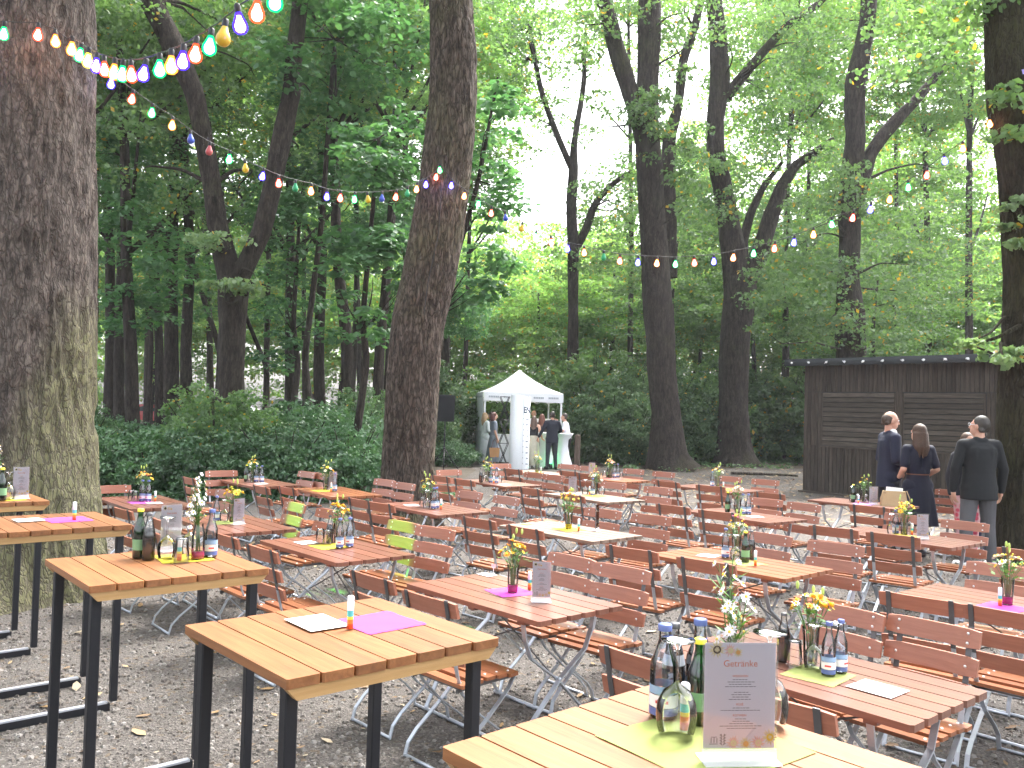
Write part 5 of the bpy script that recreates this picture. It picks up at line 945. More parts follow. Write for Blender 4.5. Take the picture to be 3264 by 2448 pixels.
def item(kind, ex):
    key = kind + ex
    if key in PROTO: return copy_tree(PROTO[key])
    o = {'W': mk_wine, 'G': mk_tumbler, 'B': mk_water, 'N': mk_green, 'C': mk_cola, 'S': mk_tube}[kind]() ; PROTO[key] = o; return o
KN = {'W': ('upturned stemmed wine glass', 'wine glass', 'upturned wine glasses'), 'G': ('upturned clear tumbler', 'glass', 'upturned tumblers'), 'B': ('pale blue labelled water bottle', 'bottle', 'pale blue water bottles'), 'N': ('green glass bottle with yellow cap', 'bottle', 'green bottles'), 'C': ('dark cola bottle', 'bottle', 'dark cola bottles'), 'S': ('white-capped rainbow tube', 'tube', 'rainbow tubes')}
BN = {'yellow_mag': 'yellow bouquet in glass with magenta water', 'yellow_big': 'glass of big yellow and white blooms', 'purple': 'glass of purple, cream and green flowers', 'yellow_leafy': 'glass of yellow and leafy green flowers', 'leafy': 'glass of leafy greens and yellow flowers', 'pink': 'glass of pink, white and yellow flowers', 'yellow_white': 'glass of yellow and white flowers', 'yellow_tall': 'tall glass of orange-yellow roses', 'pink_white': 'glass of pale pink and white roses', 'sunflower': 'glass with small dark-eyed sunflowers', 'multi': 'glass of yellow, cream and red flowers', 'white': 'white bouquet in glass with magenta water', 'aster': 'tall white asters in a bottle vase'}
from collections import Counter
tot = Counter((t, k) for t, k, ex, a, b in ITEMS); seen = Counter()
# order within table by screen x so that left / right in the labels is true
def wpos(t, a, b):
    x, y, th = TABLES[t]; e = (math.cos(th), math.sin(th)); return (x + e[0] * a - e[1] * b, y + e[1] * a + e[0] * b)
IT = sorted(ITEMS, key=lambda q: (q[0], q[1], wpos(q[0], q[3], q[4])[0] / wpos(q[0], q[3], q[4])[1]))
for idx, (t, k, ex, a, b) in enumerate(IT):
    x, y = wpos(t, a, b); z = 1.0992 if t[0] == 'H' else .7502; th = TABLES[t][2]; n = tot[(t, k)]; i = seen[(t, k)]; seen[(t, k)] += 1
    pos = '' if n == 1 else (('left', 'right')[i] if n == 2 else ('left', 'middle', 'right')[i]) + ' '
    rr = random.Random(idx)
    if k in KN:
        if t == 'HD' and k == 'C': o = mk_cola(True); o.rotation_euler = (0, 0, -.2); lab = 'dark cola bottle with white palm emblem'
        else: o = item(k, ''); lab = KN[k][0]; o.rotation_euler = (0, 0, rr.uniform(-.6, .6))
        o.location = (x, y, z + (.0035 if n else 0)); tag(o, '%s%s on %s' % (pos, lab, TD[t]), KN[k][1], KN[k][2])
        if t == 'HD' and k == 'B': o.scale = (1.2, 1.2, 1.0)
        if t == 'HD' and k == 'N': o.scale = (1, 1, .88)
        if t == 'HD' and k == 'W': o.scale = (1.12, 1.12, 1.16)
    elif k == 'V':
        o = bouquet('flower_vase', ex, idx); o.location = (x, y, z + .0035); o.rotation_euler = (0, 0, rr.uniform(0, 6)); tag(o, '%s on %s' % (BN[ex], TD[t]), 'flower vase', 'flower vases on the tables')
        if t[0] == 'T': o.scale = (1.15, 1.15, 1.12)
    elif k == 'M':
        if ex == 'face': o = mk_menu(.160, .228); rz = .10
        else: o = copy_tree(PROTO['M']) if 'M' in PROTO else PROTO.setdefault('M', mk_menu(.105, .20)); rz = {'e': -.75 if t in ('HA', 'HY', 'T14') else .05, 'n': 0.0, 'edge': 1.2}[ex]
        if t in ('HA', 'HY', 'T14'): rz = .85
        o.location = (x, y, z + .0035); o.rotation_euler = (0, 0, rz); tag(o, 'clear acrylic stand with a printed drinks card on %s' % TD[t], 'menu', 'acrylic menu stands')
    elif k == 'K':
        w = .235 if t[0] == 'T' else .235; o = link('paper_napkin', crumple('paper_napkin', w, MT['nap_' + ex], idx)); o.location = (x, y, z); o.rotation_euler = (0, 0, th + rr.uniform(-.25, .25)); tag(o, 'thin %s paper napkin spread on %s' % (ex.replace('green', 'lime green'), TD[t]), 'napkin', 'coloured paper napkins')
        if t == 'HD': o.scale = (1.5, 1.5, 1)
    elif k == 'P':
        m = MB(); sz = {'card': (.148, .148), 'small': (.12, .08), 'yellowcard': (.09, .07)}[ex]
        if t == 'T2': sz = (.19, .16)
        if t == 'HB': sz = (.20, .148)
        m.box((0, 0, .0004), (*sz, .0006)); o = m.build('paper_card', MT['nap_yellowcard' if ex == 'yellowcard' else 'white']); o.location = (x, y, z + (.0062 if t in ('HB', 'HZ') else .004)); o.rotation_euler = (0, 0, th + (0 if t == 'T2' else rr.uniform(-.3, .3)))
        tag(o, ('small yellowish card lying on %s' if ex == 'yellowcard' else 'blank white card lying on %s') % TD[t], 'card', 'cards on the tables')
# pink paper heart standing on the far corner of the centre table
hx, hy = wpos('T1', -.50, .30); t = empty('heart_pick', (hx, hy, .7502), .3, 'small pink heart on a stick at the far corner of the centre table', 'heart pick')
m = MB(); pts = [(.0, -.016), (.018, .004), (.016, .016), (.008, .020), (0, .012), (-.008, .020), (-.016, .016), (-.018, .004)]
m.add([(px, -.002, .055 + pz) for px, pz in pts] + [(px, .002, .055 + pz) for px, pz in pts], [tuple(range(8)), tuple(range(15, 7, -1))] + [(i, 8 + i, 8 + (i + 1) % 8, (i + 1) % 8) for i in range(8)]); m.build('heart', MT['fl_pink'], t)
m = MB(); m.tube([(0, 0, 0), (0, 0, .045)], .0015, 5); m.box((0, 0, .003), (.02, .02, .006)); m.build('stick', MT['white'], t)
# beige handbag on the table by the hut
bx, by_ = wpos('T5', .40, .05); t = empty('handbag', (bx, by_, .7502), -.15, 'beige handbag with white papers inside on the table by the hut', 'bag')
m = MB(); W1, W2, D1, D2, H = .16, .135, .055, .03, .19
m.add([(-W1, -D1, 0), (W1, -D1, 0), (W1, D1, 0), (-W1, D1, 0), (-W2, -D2, H), (W2, -D2, H), (W2, D2, H), (-W2, D2, H)], [(0, 3, 2, 1), (0, 1, 5, 4), (1, 2, 6, 5), (2, 3, 7, 6), (3, 0, 4, 7), (4, 5, 6, 7)]); MT['beige'] = simple('beige_leather', (.42, .30, .16), .6, 0, .12, 12, .3, 60); m.build('bag_body', MT['beige'], t)
m = MB(); m.box((.005, 0, H + .02), (.20, .02, .05), Matrix.Rotation(.08, 3, 'Y')); m.build('papers', MT['white'], t)
for sg in (-1, 1):
    m = MB(); m.tube([(sg * .11, -.04, H * .9), (sg * .14, -.05, H * 1.05), (sg * .18, -.06, H * .5), (sg * .175, -.06, .02)], .006, 6); m.build('strap', MT['beige'], t)
# ------------------------------------------------------------------ wooden hut
MT['hutwood'] = wood('weathered_brown_boards', (.038, .030, .025), (.098, .080, .067), rough=.8, axis='Z', island=.55, spec=.2)
MT['hutwood_x'] = wood('weathered_brown_slats', (.042, .034, .028), (.115, .096, .080), rough=.8, axis='X', island=.4, spec=.2)
MT['tarp'] = simple('black_tarpaulin', (.016, .019, .024), .38, 0, .3, 6, .6, 18)
hut = empty('wooden_hut', (7.33, 21.8, 0), -math.atan2(.770, .637), 'dark brown wooden hut with closed slatted shutters and black roof edge', 'hut')
LW, LD, LH = 4.55, 2.7, 3.16
def boards(name, x0, x1, z0, z1, y, along='x', step=.098, out=-1):
    m = MB(); n = max(1, int(round((x1 - x0) / step))); st = (x1 - x0) / n; rr = random.Random(hash(name) % 99)
    for i in range(n):
        c = x0 + (i + .5) * st; d = (st - .012, .022, z1 - z0)
        p = (c, y + out * (.011 + rr.random() * .006), (z0 + z1) / 2)
        if along == 'y': d = (d[1], d[0], d[2]); p = (p[1], p[0], p[2])
        m.box(p, d, None, 0, .004)
    return m
m = boards('f', 0, LW, .04, 1.17, 0); 
for a, b in ((0, .46), (4.30, LW)):
    q = boards('g', a, b, 1.17, 2.48, 0); m.v, m.f, m.m, m.sm = m.v, m.f, m.m, m.sm; m.add(q.v, q.f)
q = boards('h', 0, LW, 2.49, LH, 0); m.add(q.v, q.f); m.build('front_wall', MT['hutwood'], hut)
boards('l', 0, LD, .04, LH, 0, 'y').build('side_wall', MT['hutwood'], hut)
q = boards('r', 0, LD, .04, LH, LW, 'y', out=1); q.build('side_wall', MT['hutwood'], hut)
q = boards('b', 0, LW, .04, LH, LD, 'x', out=1); q.build('back_wall', MT['hutwood'], hut)
m = MB(); m.box((LW / 2, LD / 2, 1.58), (LW - .02, LD - .02, 3.1)); m.build('black_infill', MT['blackmetal'], hut)  # solid black block filling the hut behind the board gaps
for x0, x1 in ((.47, 2.34), (2.50, 4.29)):
    m = MB()
    for i in range(11):
        z = 1.235 + i * .118; m.box(((x0 + x1) / 2, -.028, z), (x1 - x0, .016, .100), Matrix.Rotation(-.16, 3, 'X'), 0, .003)
    sh = m.build('shutter', MT['hutwood_x'], hut)
    for x in (x0 + .02, x1 - .02): m = MB(); m.box((x, -.046, 1.825), (.035, .012, 1.28)); m.build('shutter_stile', MT['hutwood'], sh)
m = MB(); m.box((2.42, -.040, 1.83), (.14, .05, 1.32)); m.build('middle_post', MT['hutwood'], hut)
m = MB(); m.box((2.4, -.035, 1.155), (3.86, .04, .035)); m.build('sill', MT['hutwood_x'], hut)
m = MB(); m.box((2.4, -.08, .02), (4.9, .16, .05)); m.build('threshold_beam', MT['hutwood_x'], hut)
m = MB(); m.box((LW / 2 - .05, LD / 2 - .08, 3.22), (LW + .65, LD + .55, .10)); rf = m.build('roof', MT['tarp'], hut)
m = MB(); n = 60; xs = [-.36 + i * (LW + .68) / n for i in range(n + 1)]; V = []
for i, x in enumerate(xs):
    a = .5 + .5 * math.sin(i * 1.9); V += [(x, -.37 - .012 * a, 3.285), (x, -.385 - .02 * a, 3.21), (x, -.372 - .012 * (1 - a), 3.105 + .012 * a)]
fs = []
for i in range(n):
    for k in range(2): fs.append((i * 3 + k, i * 3 + k + 1, i * 3 + 4 + k, i * 3 + 3 + k))
m.add(V, fs, 0, True); m.build('tarpaulin_edge', MT['tarp'], rf)
for i in range(10):
    m = MB(); x = -.14 + .4675 * i; rr = random.Random(i)
    m.ball((x, -.405, 3.19), .030, 8, 6, 0, (1.1, .5, .9))
    for k in range(4): m.tube([(x, -.41, 3.19), (x + rr.uniform(-.045, .045), -.42, 3.19 + rr.uniform(-.04, .03))], .007, 5)
    m.build('white_tie', MT['white'], rf)
# ------------------------------------------------------------------ white pavilion
MT['canvas'] = simple('white_canvas', (.80, .82, .86), .75, 0, .03, 4, .3, 8)
MT['canvas_thin'] = leafmat('backlit_canvas', (.70, .74, .80), (.80, .83, .88), .25)
MT['wmetal'] = simple('white_metal', (.75, .77, .80), .4)
MT['greyprint'] = simple('grey_print', (.35, .38, .43), .7)
tent = empty('pavilion_tent', (.24, 30.3, 0), math.radians(7), 'white pop-up pavilion tent with pointed roof and guests beneath', 'tent')
S = 1.33; Zt = 3.22; Ze = 2.40
m = MB(); nn = 8; V = []; fs = []
for k in range(4):
    A = Vector([(-S, -S), (S, -S), (S, S), (-S, S)][k] + (Ze,)); B = Vector([(S, -S), (S, S), (-S, S), (-S, -S)][k] + (Ze,)); P = Vector((0, 0, Zt)); b0 = len(V)
    for i in range(nn + 1):
        u = i / nn; L = A.lerp(P, u); R_ = B.lerp(P, u); sag = -.10 * math.sin(PI * u)
        for j in range(5):
            w = j / 4; q = L.lerp(R_, w); q.z += sag * (1 - .0 * w) - .05 * math.sin(PI * w) * (1 - u); V.append(q)
    for i in range(nn):
        for j in range(4): fs.append((b0 + i * 5 + j, b0 + i * 5 + j + 1, b0 + i * 5 + 6 + j, b0 + i * 5 + 5 + j))
m.add(V, fs, 0, True); rf = m.build('roof', MT['canvas_thin'], tent)
for k in range(4):
    v = MB(); a = math.radians(90 * k); R_ = Matrix.Rotation(a, 3, 'Z'); n = 16; V = []
    for i in range(n + 1):
        x = -S + 2 * S * i / n; y = -S - .015 * math.sin(i * 1.3)
        V += [R_ @ Vector((x, y - .004, Ze + .0)), R_ @ Vector((x, y - .015, Ze - .13)), R_ @ Vector((x, y - .01, Ze - .30 + .01 * math.sin(i * .8)))]
    v.add(V, [(i * 3 + q, i * 3 + 1 + q, i * 3 + 4 + q, i * 3 + 3 + q) for i in range(n) for q in (0, 1)], 0, True); vo = v.build('valance', MT['canvas'], tent)
    if k in (0, 3):
        t_ = MB()
        for c in (-1.0, -.5, 0, .5, 1.0):
            for q in range(6): t_.add([R_ @ Vector((c - .17 + q * .058 + dx, -S - .035, Ze - .19 + dz)) for dx, dz in ((0, 0), (.045, 0), (.045, .06), (0, .06))], [(0, 1, 2, 3)])
        t_.build('valance_print', MT['greyprint'], vo)
for sx in (-1, 1):
    for sy in (-1, 1):
        l = MB(); l.box((sx * (S - .05), sy * (S - .05), 1.15), (.055, .055, 2.3)); l.build('leg', MT['wmetal'], tent)
m = MB()
for sy in (-1, 1):
    for i in range(6):
        x0 = -S + .05 + i * (2 * S - .1) / 6; x1 = x0 + (2 * S - .1) / 6
        m.tube([(x0, sy * (S - .05), 2.05), (x1, sy * (S - .05), 2.30)], .012, 4); m.tube([(x0, sy * (S - .05), 2.30), (x1, sy * (S - .05), 2.05)], .012, 4)
m.build('scissor_frame', MT['wmetal'], tent)
m = MB(); n = 14; V = []
for i in range(n + 1):
    y = -S + .08 + (2 * S - .16) * i / n; x = -S - .01 + .02 * math.sin(i * 1.7); V += [(x, y, .1), (x + .01, y, 2.2)]
m.add(V, [(i * 2, i * 2 + 2, i * 2 + 3, i * 2 + 1) for i in range(n)], 0, True); m.build('side_wall', MT['canvas'], tent)
# counter with a white cloth
t = empty('cloth_counter', (-.35, 30.2, 0), 0, 'white cloth-covered counter inside the tent, left of the white column', 'counter')
m = MB(); m.box((0, 0, .955), (1.15, .6, .03)); m.build('top', MT['white'], t)
m = MB(); V = []; n = 24
for i in range(n + 1):
    x = -.58 + 1.16 * i / n; y = -.305 - .012 * math.sin(i * 2.2); V += [(x, y, .03), (x, -.303, .968)]
m.add(V, [(i * 2, i * 2 + 2, i * 2 + 3, i * 2 + 1) for i in range(n)], 0, True)
for sx in (-1, 1): m.box((sx * .583, 0, .49), (.01, .6, .92))
m.build('cloth', MT['canvas'], t)
# cocktail tables in stretch covers
for i, (x, y, lab) in enumerate(((1.66, 28.0, 'white stretch-covered cocktail table beside the wooden post, right one'), (1.14, 28.3, 'white stretch-covered cocktail table behind the man in navy, left one'))):
    t = empty('cocktail_table', (x, y, 0), .3 * i, lab, 'cocktail table', 'white covered cocktail tables')
    m = MB(); prof = [(.36, .0), (.31, .12), (.23, .40), (.18, .70), (.20, .90), (.34, 1.07), (.355, 1.10)]; n = 32; V = []
    for r_, z in prof:
        for k in range(n): w = 2 * PI * k / n; rr = r_ * (1 + .10 * math.cos(4 * w) * (1 - z / 1.1)); V.append((rr * math.cos(w), rr * math.sin(w), z + .005))
    m.add(V, [(i_ * n + k, i_ * n + (k + 1) % n, (i_ + 1) * n + (k + 1) % n, (i_ + 1) * n + k) for i_ in range(len(prof) - 1) for k in range(n)], 0, True); m.build('stretch_cover', MT['canvas'], t)
    m = MB(); m.lathe([(.356, 1.10), (.35, 1.118), (0, 1.12)], 32); m.build('top', MT['white'], t)
# green led uplight on the ground
t = empty('led_uplight', (1.30, 27.75, 0), 0, 'small green led uplight at the foot of the cocktail tables', 'uplight')
m = MB(); m.lathe([(.05, 0), (.06, .02), (.06, .14), (.05, .15)], 14, capb=True); m.build('housing', MT['blackmetal'], t)
m = MB(); m.lathe([(.048, .146), (0, .150)], 14); m.build('lens', emitmat('green_led', (.02, 1, .25), 12), t)
gl = bpy.data.lights.new('green_glow', 'POINT'); gl.color = (.02, 1, .22); gl.energy = .6; gl.shadow_soft_size = .05; go = bpy.data.objects.new('lamp', gl); COL.objects.link(go); go.parent = t; go.location = (0, -.02, .24)
# printed white display column
col = empty('display_column', (.275, 26.8, 0), 0, 'tall white display column with dark letters EN before the tent', 'display column')
m = MB(); n = 40; V = []
def cpt(w):
    c, s_ = math.cos(w), math.sin(w); return (.305 * math.copysign(abs(c) ** .75, c), .26 * math.copysign(abs(s_) ** .75, s_))
for z in (.02, 2.22 + .0): 
    for k in range(n): p = cpt(2 * PI * k / n); V.append((p[0], p[1], z + (.06 if z > 1 and p[0] < 0 else 0)))
m.add(V, [(k, (k + 1) % n, n + (k + 1) % n, n + k) for k in range(n)] + [tuple(range(n, 2 * n))], 0, False)
for i in range(n): m.sm[i] = True
pan = m.build('printed_panel', MT['canvas'], col)
dk = simple('dark_blue_print', (.03, .07, .12), .6)
textobj('EN', .27, (.205, -.262, 1.74), (PI / 2, 0, 0), dk, pan, 'lettering', sx=.56, bold=.008)
m = MB(); rr = random.Random(2)
for i in range(9):
    z = 1.55 - i * .17
    m.add([(.105, -.2615, z), (.105 + .018, -.2615, z), (.105 + .018, -.2615, z + .03), (.105, -.2615, z + .03)], [(0, 1, 2, 3)]); w = rr.uniform(.04, .09)
    m.add([(.27 - w, -.255, z - .02), (.275, -.2450, z - .02), (.275, -.2450, z + .02), (.27 - w, -.255, z + .02)], [(0, 1, 2, 3)])
m.build('small_print', MT['greyprint'], pan)
m = MB(); m.box((.10, -.2602, 1.1), (.006, .004, 2.15)); m.build('panel_seam', MT['greyprint'], pan)
# black folding frame beside it
fr = empty('lattice_stand', (-.20, 27.1, 0), .15, 'black folding lattice stand left of the white column', 'lattice stand')
for y in (-.12, .12):
    m = MB(); 
    for i in range(3):
        z0, z1 = .06 + i * .72, .06 + (i + 1) * .72; m.tube([(-.15, y, z0), (.13, y, z1)], .012, 5); m.tube([(.13, y, z0), (-.15, y, z1)], .012, 5)
    m.build('lattice', MT['blackmetal'], fr)
m = MB()
for z in (.06, .78, 1.5, 2.22):
    m.tube([(-.15, -.12, z), (.13, .12, z)], .010, 5); m.tube([(.13, -.12, z), (-.15, .12, z)], .010, 5); m.tube([(-.15, -.12, z), (-.15, .12, z)], .010, 5); m.tube([(.13, -.12, z), (.13, .12, z)], .010, 5); m.tube([(-.15, -.12, z), (.13, -.12, z)], .010, 5)
m.build('cross_bars', MT['blackmetal'], fr)
m = MB()
for sx in (-.15, .13):
    for sy in (-.12, .12): m.lathe([(.02, 0), (.02, .05), (.012, .07)], 8, (sx, sy, 0), capb=True)
m.build('feet', MT['blackmetal'], fr)
# loudspeaker on a stand
t = empty('speaker_stand', (-1.96, 26, 0), .2, 'black tripod stand carrying the loudspeaker by the shrubs', 'speaker stand')
m = MB(); m.tube([(0, 0, .25), (0, 0, 1.42)], [.022, .019], 10); m.build('pole', MT['blackmetal'], t)
for k in range(3):
    a = k * 2 * PI / 3 + .4; m = MB(); m.tube([(0, 0, .62), (.48 * math.cos(a), .48 * math.sin(a), .012)], .014, 6); m.tube([(0, 0, .28), (.24 * math.cos(a), .24 * math.sin(a), .315)], .009, 6); m.build('leg', MT['blackmetal'], t)
m = MB(); m.lathe([(.035, .58), (.035, .66)], 10, capb=True, capt=True); m.lathe([(.03, 1.0), (.03, 1.06)], 10, capb=True, capt=True); m.build('collar', MT['blackmetal'], t)
t = empty('loudspeaker', (-1.96, 26, 1.42), .12, 'large black loudspeaker box on a stand before the shrubs', 'loudspeaker')
m = MB(); m.add([(-.26, -.20, 0), (.26, -.20, 0), (.18, .22, 0), (-.18, .22, 0), (-.27, -.22, .78), (.27, -.22, .78), (.18, .20, .78), (-.18, .20, .78)], [(0, 3, 2, 1), (0, 1, 5, 4), (1, 2, 6, 5), (2, 3, 7, 6), (3, 0, 4, 7), (4, 5, 6, 7)]); m.build('cabinet', MT['blackmetal'], t)
m = MB(); m.box((0, -.222, .39), (.48, .012, .70), None, 0, .01); m.build('grille', simple('black_grille', (.006, .007, .010), .7, .2, .2, 200), t)
m = MB(); m.box((0, -.02, .785), (.40, .30, .012)); m.build('top_cap', MT['galvd'], t)
# wooden post, stump, branch
t = empty('wooden_post', (2.16, 28.1, 0), .2, 'weathered wooden post right of the cocktail table', 'post'); pw = wood('weathered_post', (.07, .05, .038), (.16, .12, .095), .85, 'Z', spec=.2)
m = MB(); m.lathe([(.105, 0), (.10, .4), (.095, 1.03), (.085, 1.07), (0, 1.09)], 12, capb=True); m.build('timber', pw, t)
t = empty('tree_stump', (4.42, 10.75, 0), 0, 'small grey weathered stump between chairs before the beige-bag table', 'stump'); m = MB(); m.lathe([(.13, 0), (.10, .08), (.085, .25), (.09, .34), (.06, .355), (0, .35)], 12, capb=True); m.build('timber', simple('grey_stump', (.13, .12, .115), .9, 0, .4, 12, .6, 25), t)
V, F = trunk_mesh([[(6.9, 27.3, .05, .045), (7.6, 27.1, .06, .05), (8.4, 27.2, .05, .04), (8.9, 27.0, .04, .03)]], 8, .2, .01, 3, flare=False); tag(link('fallen_branch', npmesh('fallen_branch', V, F, MT['bark2'], smooth=True)), 'fallen branch lying on the leaf litter between the tall trunks', 'branch')
# ------------------------------------------------------------------ festoon lights
BC = {'b': ((.05, .02, 1.0), 'blue'), 'r': ((1.0, .055, .02), 'red'), 'g': ((.005, .55, .12), 'green'), 'o': ((1.0, .24, .03), 'orange'), 'y': ((.95, .65, .05), 'yellow')}
core = {k: emitmat(v[1] + '_filament', tuple(min(1, c * .35 + .65) for c in v[0]), 14) for k, v in BC.items()}
shell = {k: emitmat(v[1] + '_lit_glass', v[0], 1.5, .6) for k, v in BC.items()}
dead = {'b': simple('unlit_blue_glass', (.03, .08, .45), .3), 'r': simple('unlit_pink_glass', (.50, .10, .11), .3), 'g': simple('unlit_green_glass', (.01, .30, .12), .3), 'y': simple('unlit_yellow_glass', (.60, .38, .02), .3), 'o': simple('unlit_orange_glass', (.6, .2, .03), .3)}
pear = [(.012, .045), (.015, .033), (.021, .018), (.029, .0), (.032, -.014), (.029, -.030), (.018, -.042), (0, -.047)]
BM = {}
def bulbmesh(c, off):
    if (c, off) not in BM:
        m = MB(); m.lathe(pear, 14, (0, 0, 0), 0)
        if not off: m.lathe([(r_ * .70, z * .74 - .004) for r_, z in pear], 12, (0, 0, 0), 1)
        BM[(c, off)] = m.mesh('bulb', [dead[c], dead[c]] if off else [shell[c], core[c]])
    return BM[(c, off)]
sk = MB(); sk.lathe([(.0, .080), (.010, .079), (.014, .070), (.014, .045), (.012, .038)], 10); skm = sk.mesh('socket', [MT['blackmetal']])
cab = simple('cable', (.03, .03, .032), .6)
def festoon(data, start, end, lab, bs=1.2):
    root = empty('string_lights', data[0][0], 0, lab, 'string lights', 'coloured festoon bulb strings'); b0 = Vector(data[0][0])
    pts = [Vector(start)] + [Vector(p) + Vector((0, 0, .08 * bs)) for p, c, o in data] + [Vector(end)]; pp = []
    for a, b in zip(pts[:-1], pts[1:]): pp += [a, (a + b) / 2 - Vector((0, 0, .006))]
    pp.append(pts[-1]); m = MB(); m.tube([p - b0 for p in pp], .0045, 5); m.build('cable', cab, root)
    for i, (p, c, off) in enumerate(data):
        rr = random.Random(i); q = link('bulb', bulbmesh(c, off), root, Vector(p) - b0); q.rotation_euler = (rr.uniform(-.15, .15), rr.uniform(-.15, .15), 0)
        s_ = link('socket', skm, q); q.scale = (bs,) * 3
        if off: q['label'] = 'unlit %s bulb' % BC[c][1]
S2 = S2 + [((-1.18, 4.50, 4.07), 'y', 0), ((-1.0, 4.30, 4.14), 'r', 0), ((-.82, 4.10, 4.24), 'b', 0)]
festoon(S1, (-6.8, 5.9, 5.3), (-4.10, 7.78, 5.08), 'short string of coloured bulbs crossing the mossy oak towards the left edge', 1.3)
festoon(S2, (-4.14, 7.85, 5.10), (-.5, 3.75, 4.6), 'string of bright coloured bulbs rising from the mossy oak to the top edge', 1.4)
festoon(S3, (-4.16, 7.95, 4.95), (-1.18, 13.02, 5.52), 'sagging string of coloured bulbs between the mossy oak and leaning trunk')
festoon(S4, (-1.18, 13.0, 5.50), (6.45, 11.3, 6.7), 'long sagging string of coloured bulbs from leaning trunk to right edge')
# strap and hanging cable on the leaning trunk
V, F = trunk_mesh([[(-1.16, 12.98, 5.55, .006), (-1.14, 12.96, 5.0, .006), (-1.16, 12.97, 4.4, .006), (-1.30, 12.97, 3.7, .006), (-1.34, 12.95, 3.2, .005)]], 6, .1, 0, 3, flare=False); tag(link('hanging_cable', npmesh('hanging_cable', V, F, cab, smooth=True)), 'thin dark cable running down the leaning trunk below the lights', 'cable')
# ribbon and pennant at the right edge
rb = simple('violet_ribbon', (.18, .14, .42), .6, 0, .2, 8); t = empty('ribbon', (6.42, 10.9, 6.25), .2, 'violet ribbon fluttering on the right-hand trunk near the top', 'ribbon')
m = MB(); V = []
for i in range(9): x = -.10 + i * .085; V += [(x, .03 * math.sin(i), .02 * math.sin(i * 1.4) + .012 * i), (x, .03 * math.sin(i) + .02, .02 * math.sin(i * 1.4) + .07 + .008 * i)]
m.add(V, [(i * 2, i * 2 + 2, i * 2 + 3, i * 2 + 1) for i in range(8)], 0, True); m.build('band', rb, t)
t = empty('pennant', (6.60, 10.85, 5.35), .3, 'pale green pennant hanging at the right edge', 'pennant')
m = MB(); m.add([(.0, 0, -.02), (.22, 0, .26), (.30, .01, -.10)], [(0, 1, 2)]); m.build('cloth', simple('pale_green_cloth', (.35, .55, .22), .7), t)
# ------------------------------------------------------------------ spotlight throwing green on two chairs
t = empty('garden_spotlight', (-3.98, 7.72, 5.75), .5, 'small green garden spotlight fixed high on the mossy oak', 'spotlight'); m = MB(); m.box((0, 0, .06), (.10, .14, .10), None, 0, .01); m.build('housing', MT['blackmetal'], t)
for k, tgt in enumerate(((-.88, 7.34, .70), (-2.05, 8.48, .74))):
    L_ = bpy.data.lights.new('green_spot', 'SPOT'); L_.color = (.10, 1, .03); L_.energy = 2100; L_.spot_size = math.radians(4.2); L_.spot_blend = .7; L_.shadow_soft_size = .02
    lo = bpy.data.objects.new('lamp', L_); COL.objects.link(lo); p = Vector((-3.85, 7.66, 5.66)); lo.location = p; lo.rotation_euler = (p - Vector(tgt)).to_track_quat('Z', 'Y').to_euler()
    tag(lo, None)
    mw = lo.matrix_world.copy(); lo.parent = t; lo.matrix_parent_inverse = (Matrix.Translation(t.location) @ Matrix.Rotation(.5, 4, 'Z')).inverted()
# ------------------------------------------------------------------ parked cars far behind
def car(x, y, rz, col, lab, h=1.45, L=4.3, van=False):
    t = empty('parked_car', (x, y, 0), rz, lab, 'car', 'cars parked beyond the wood'); pm = simple('car_paint', col, .3, 0, .03, 4, coat=.6); W_ = .88
    prof = [(-L / 2, .35), (-L / 2 + .02, .78), (-L / 2 + .75, .92), (-L / 2 + 1.45, h - .04), (-L / 2 + 2.0, h), (L / 2 - .95, h - .03), (L / 2 - .25, .95), (L / 2, .85), (L / 2 - .02, .35)]
    if van: prof = [(-L / 2, .35), (-L / 2 + .02, .95), (-L / 2 + .6, 1.15), (-L / 2 + 1.2, h - .05), (-L / 2 + 1.6, h), (L / 2 - .1, h), (L / 2, h - .2), (L / 2, .9), (L / 2 - .02, .35)]
    m = MB(); n = len(prof); V = [(a, -W_ if b < 1 else -W_ + .14, b) for a, b in prof] + [(a, W_ if b < 1 else W_ - .14, b) for a, b in prof]
    m.add(V, [tuple(range(n)), tuple(range(2 * n - 1, n - 1, -1))] + [(i, n + i, n + (i + 1) % n, (i + 1) % n) for i in range(n)], 0, False); m.build('body', pm, t)
    for sy in (-1, 1):
        m = MB(); y_ = sy * (W_ - .06); m.add([(-L / 2 + 1.0, sy * (W_ - .02), .98), (L / 2 - .6, sy * (W_ - .02), .98), (L / 2 - 1.0, sy * (W_ - .12), h - .12), (-L / 2 + 1.55, sy * (W_ - .12), h - .12)], [(0, 1, 2, 3) if sy < 0 else (3, 2, 1, 0)]); m.build('side_window', MT['blackmetal'], t)
    for sx in (-L * .31, L * .31):
        for sy in (-1, 1):
            m = MB(); V = []; 
            for yy in (sy * (W_ - .18), sy * (W_ + .02)):
                for k in range(16): V.append((sx + .31 * math.cos(k * PI / 8), yy, .315 + .31 * math.sin(k * PI / 8)))
            m.add(V, [(k, (k + 1) % 16, 16 + (k + 1) % 16, 16 + k) for k in range(16)] + [tuple(range(16)), tuple(range(31, 15, -1))]); m.build('wheel', MT['blackmetal'], t)
car(-25.0, 60, .1, (.45, .02, .02), 'red car far off between the trunks right of the mossy oak'); car(-31.5, 62, .05, (.75, .77, .80), 'white car far off beside the mossy oak'); car(-15.9, 64, .05, (.8, .8, .8), 'white van far off between forked and leaning trunks', 2.1, 5.0, True); car(-21.0, 66, .05, (.35, .42, .5), 'grey-blue car far off left of the forked trunk')
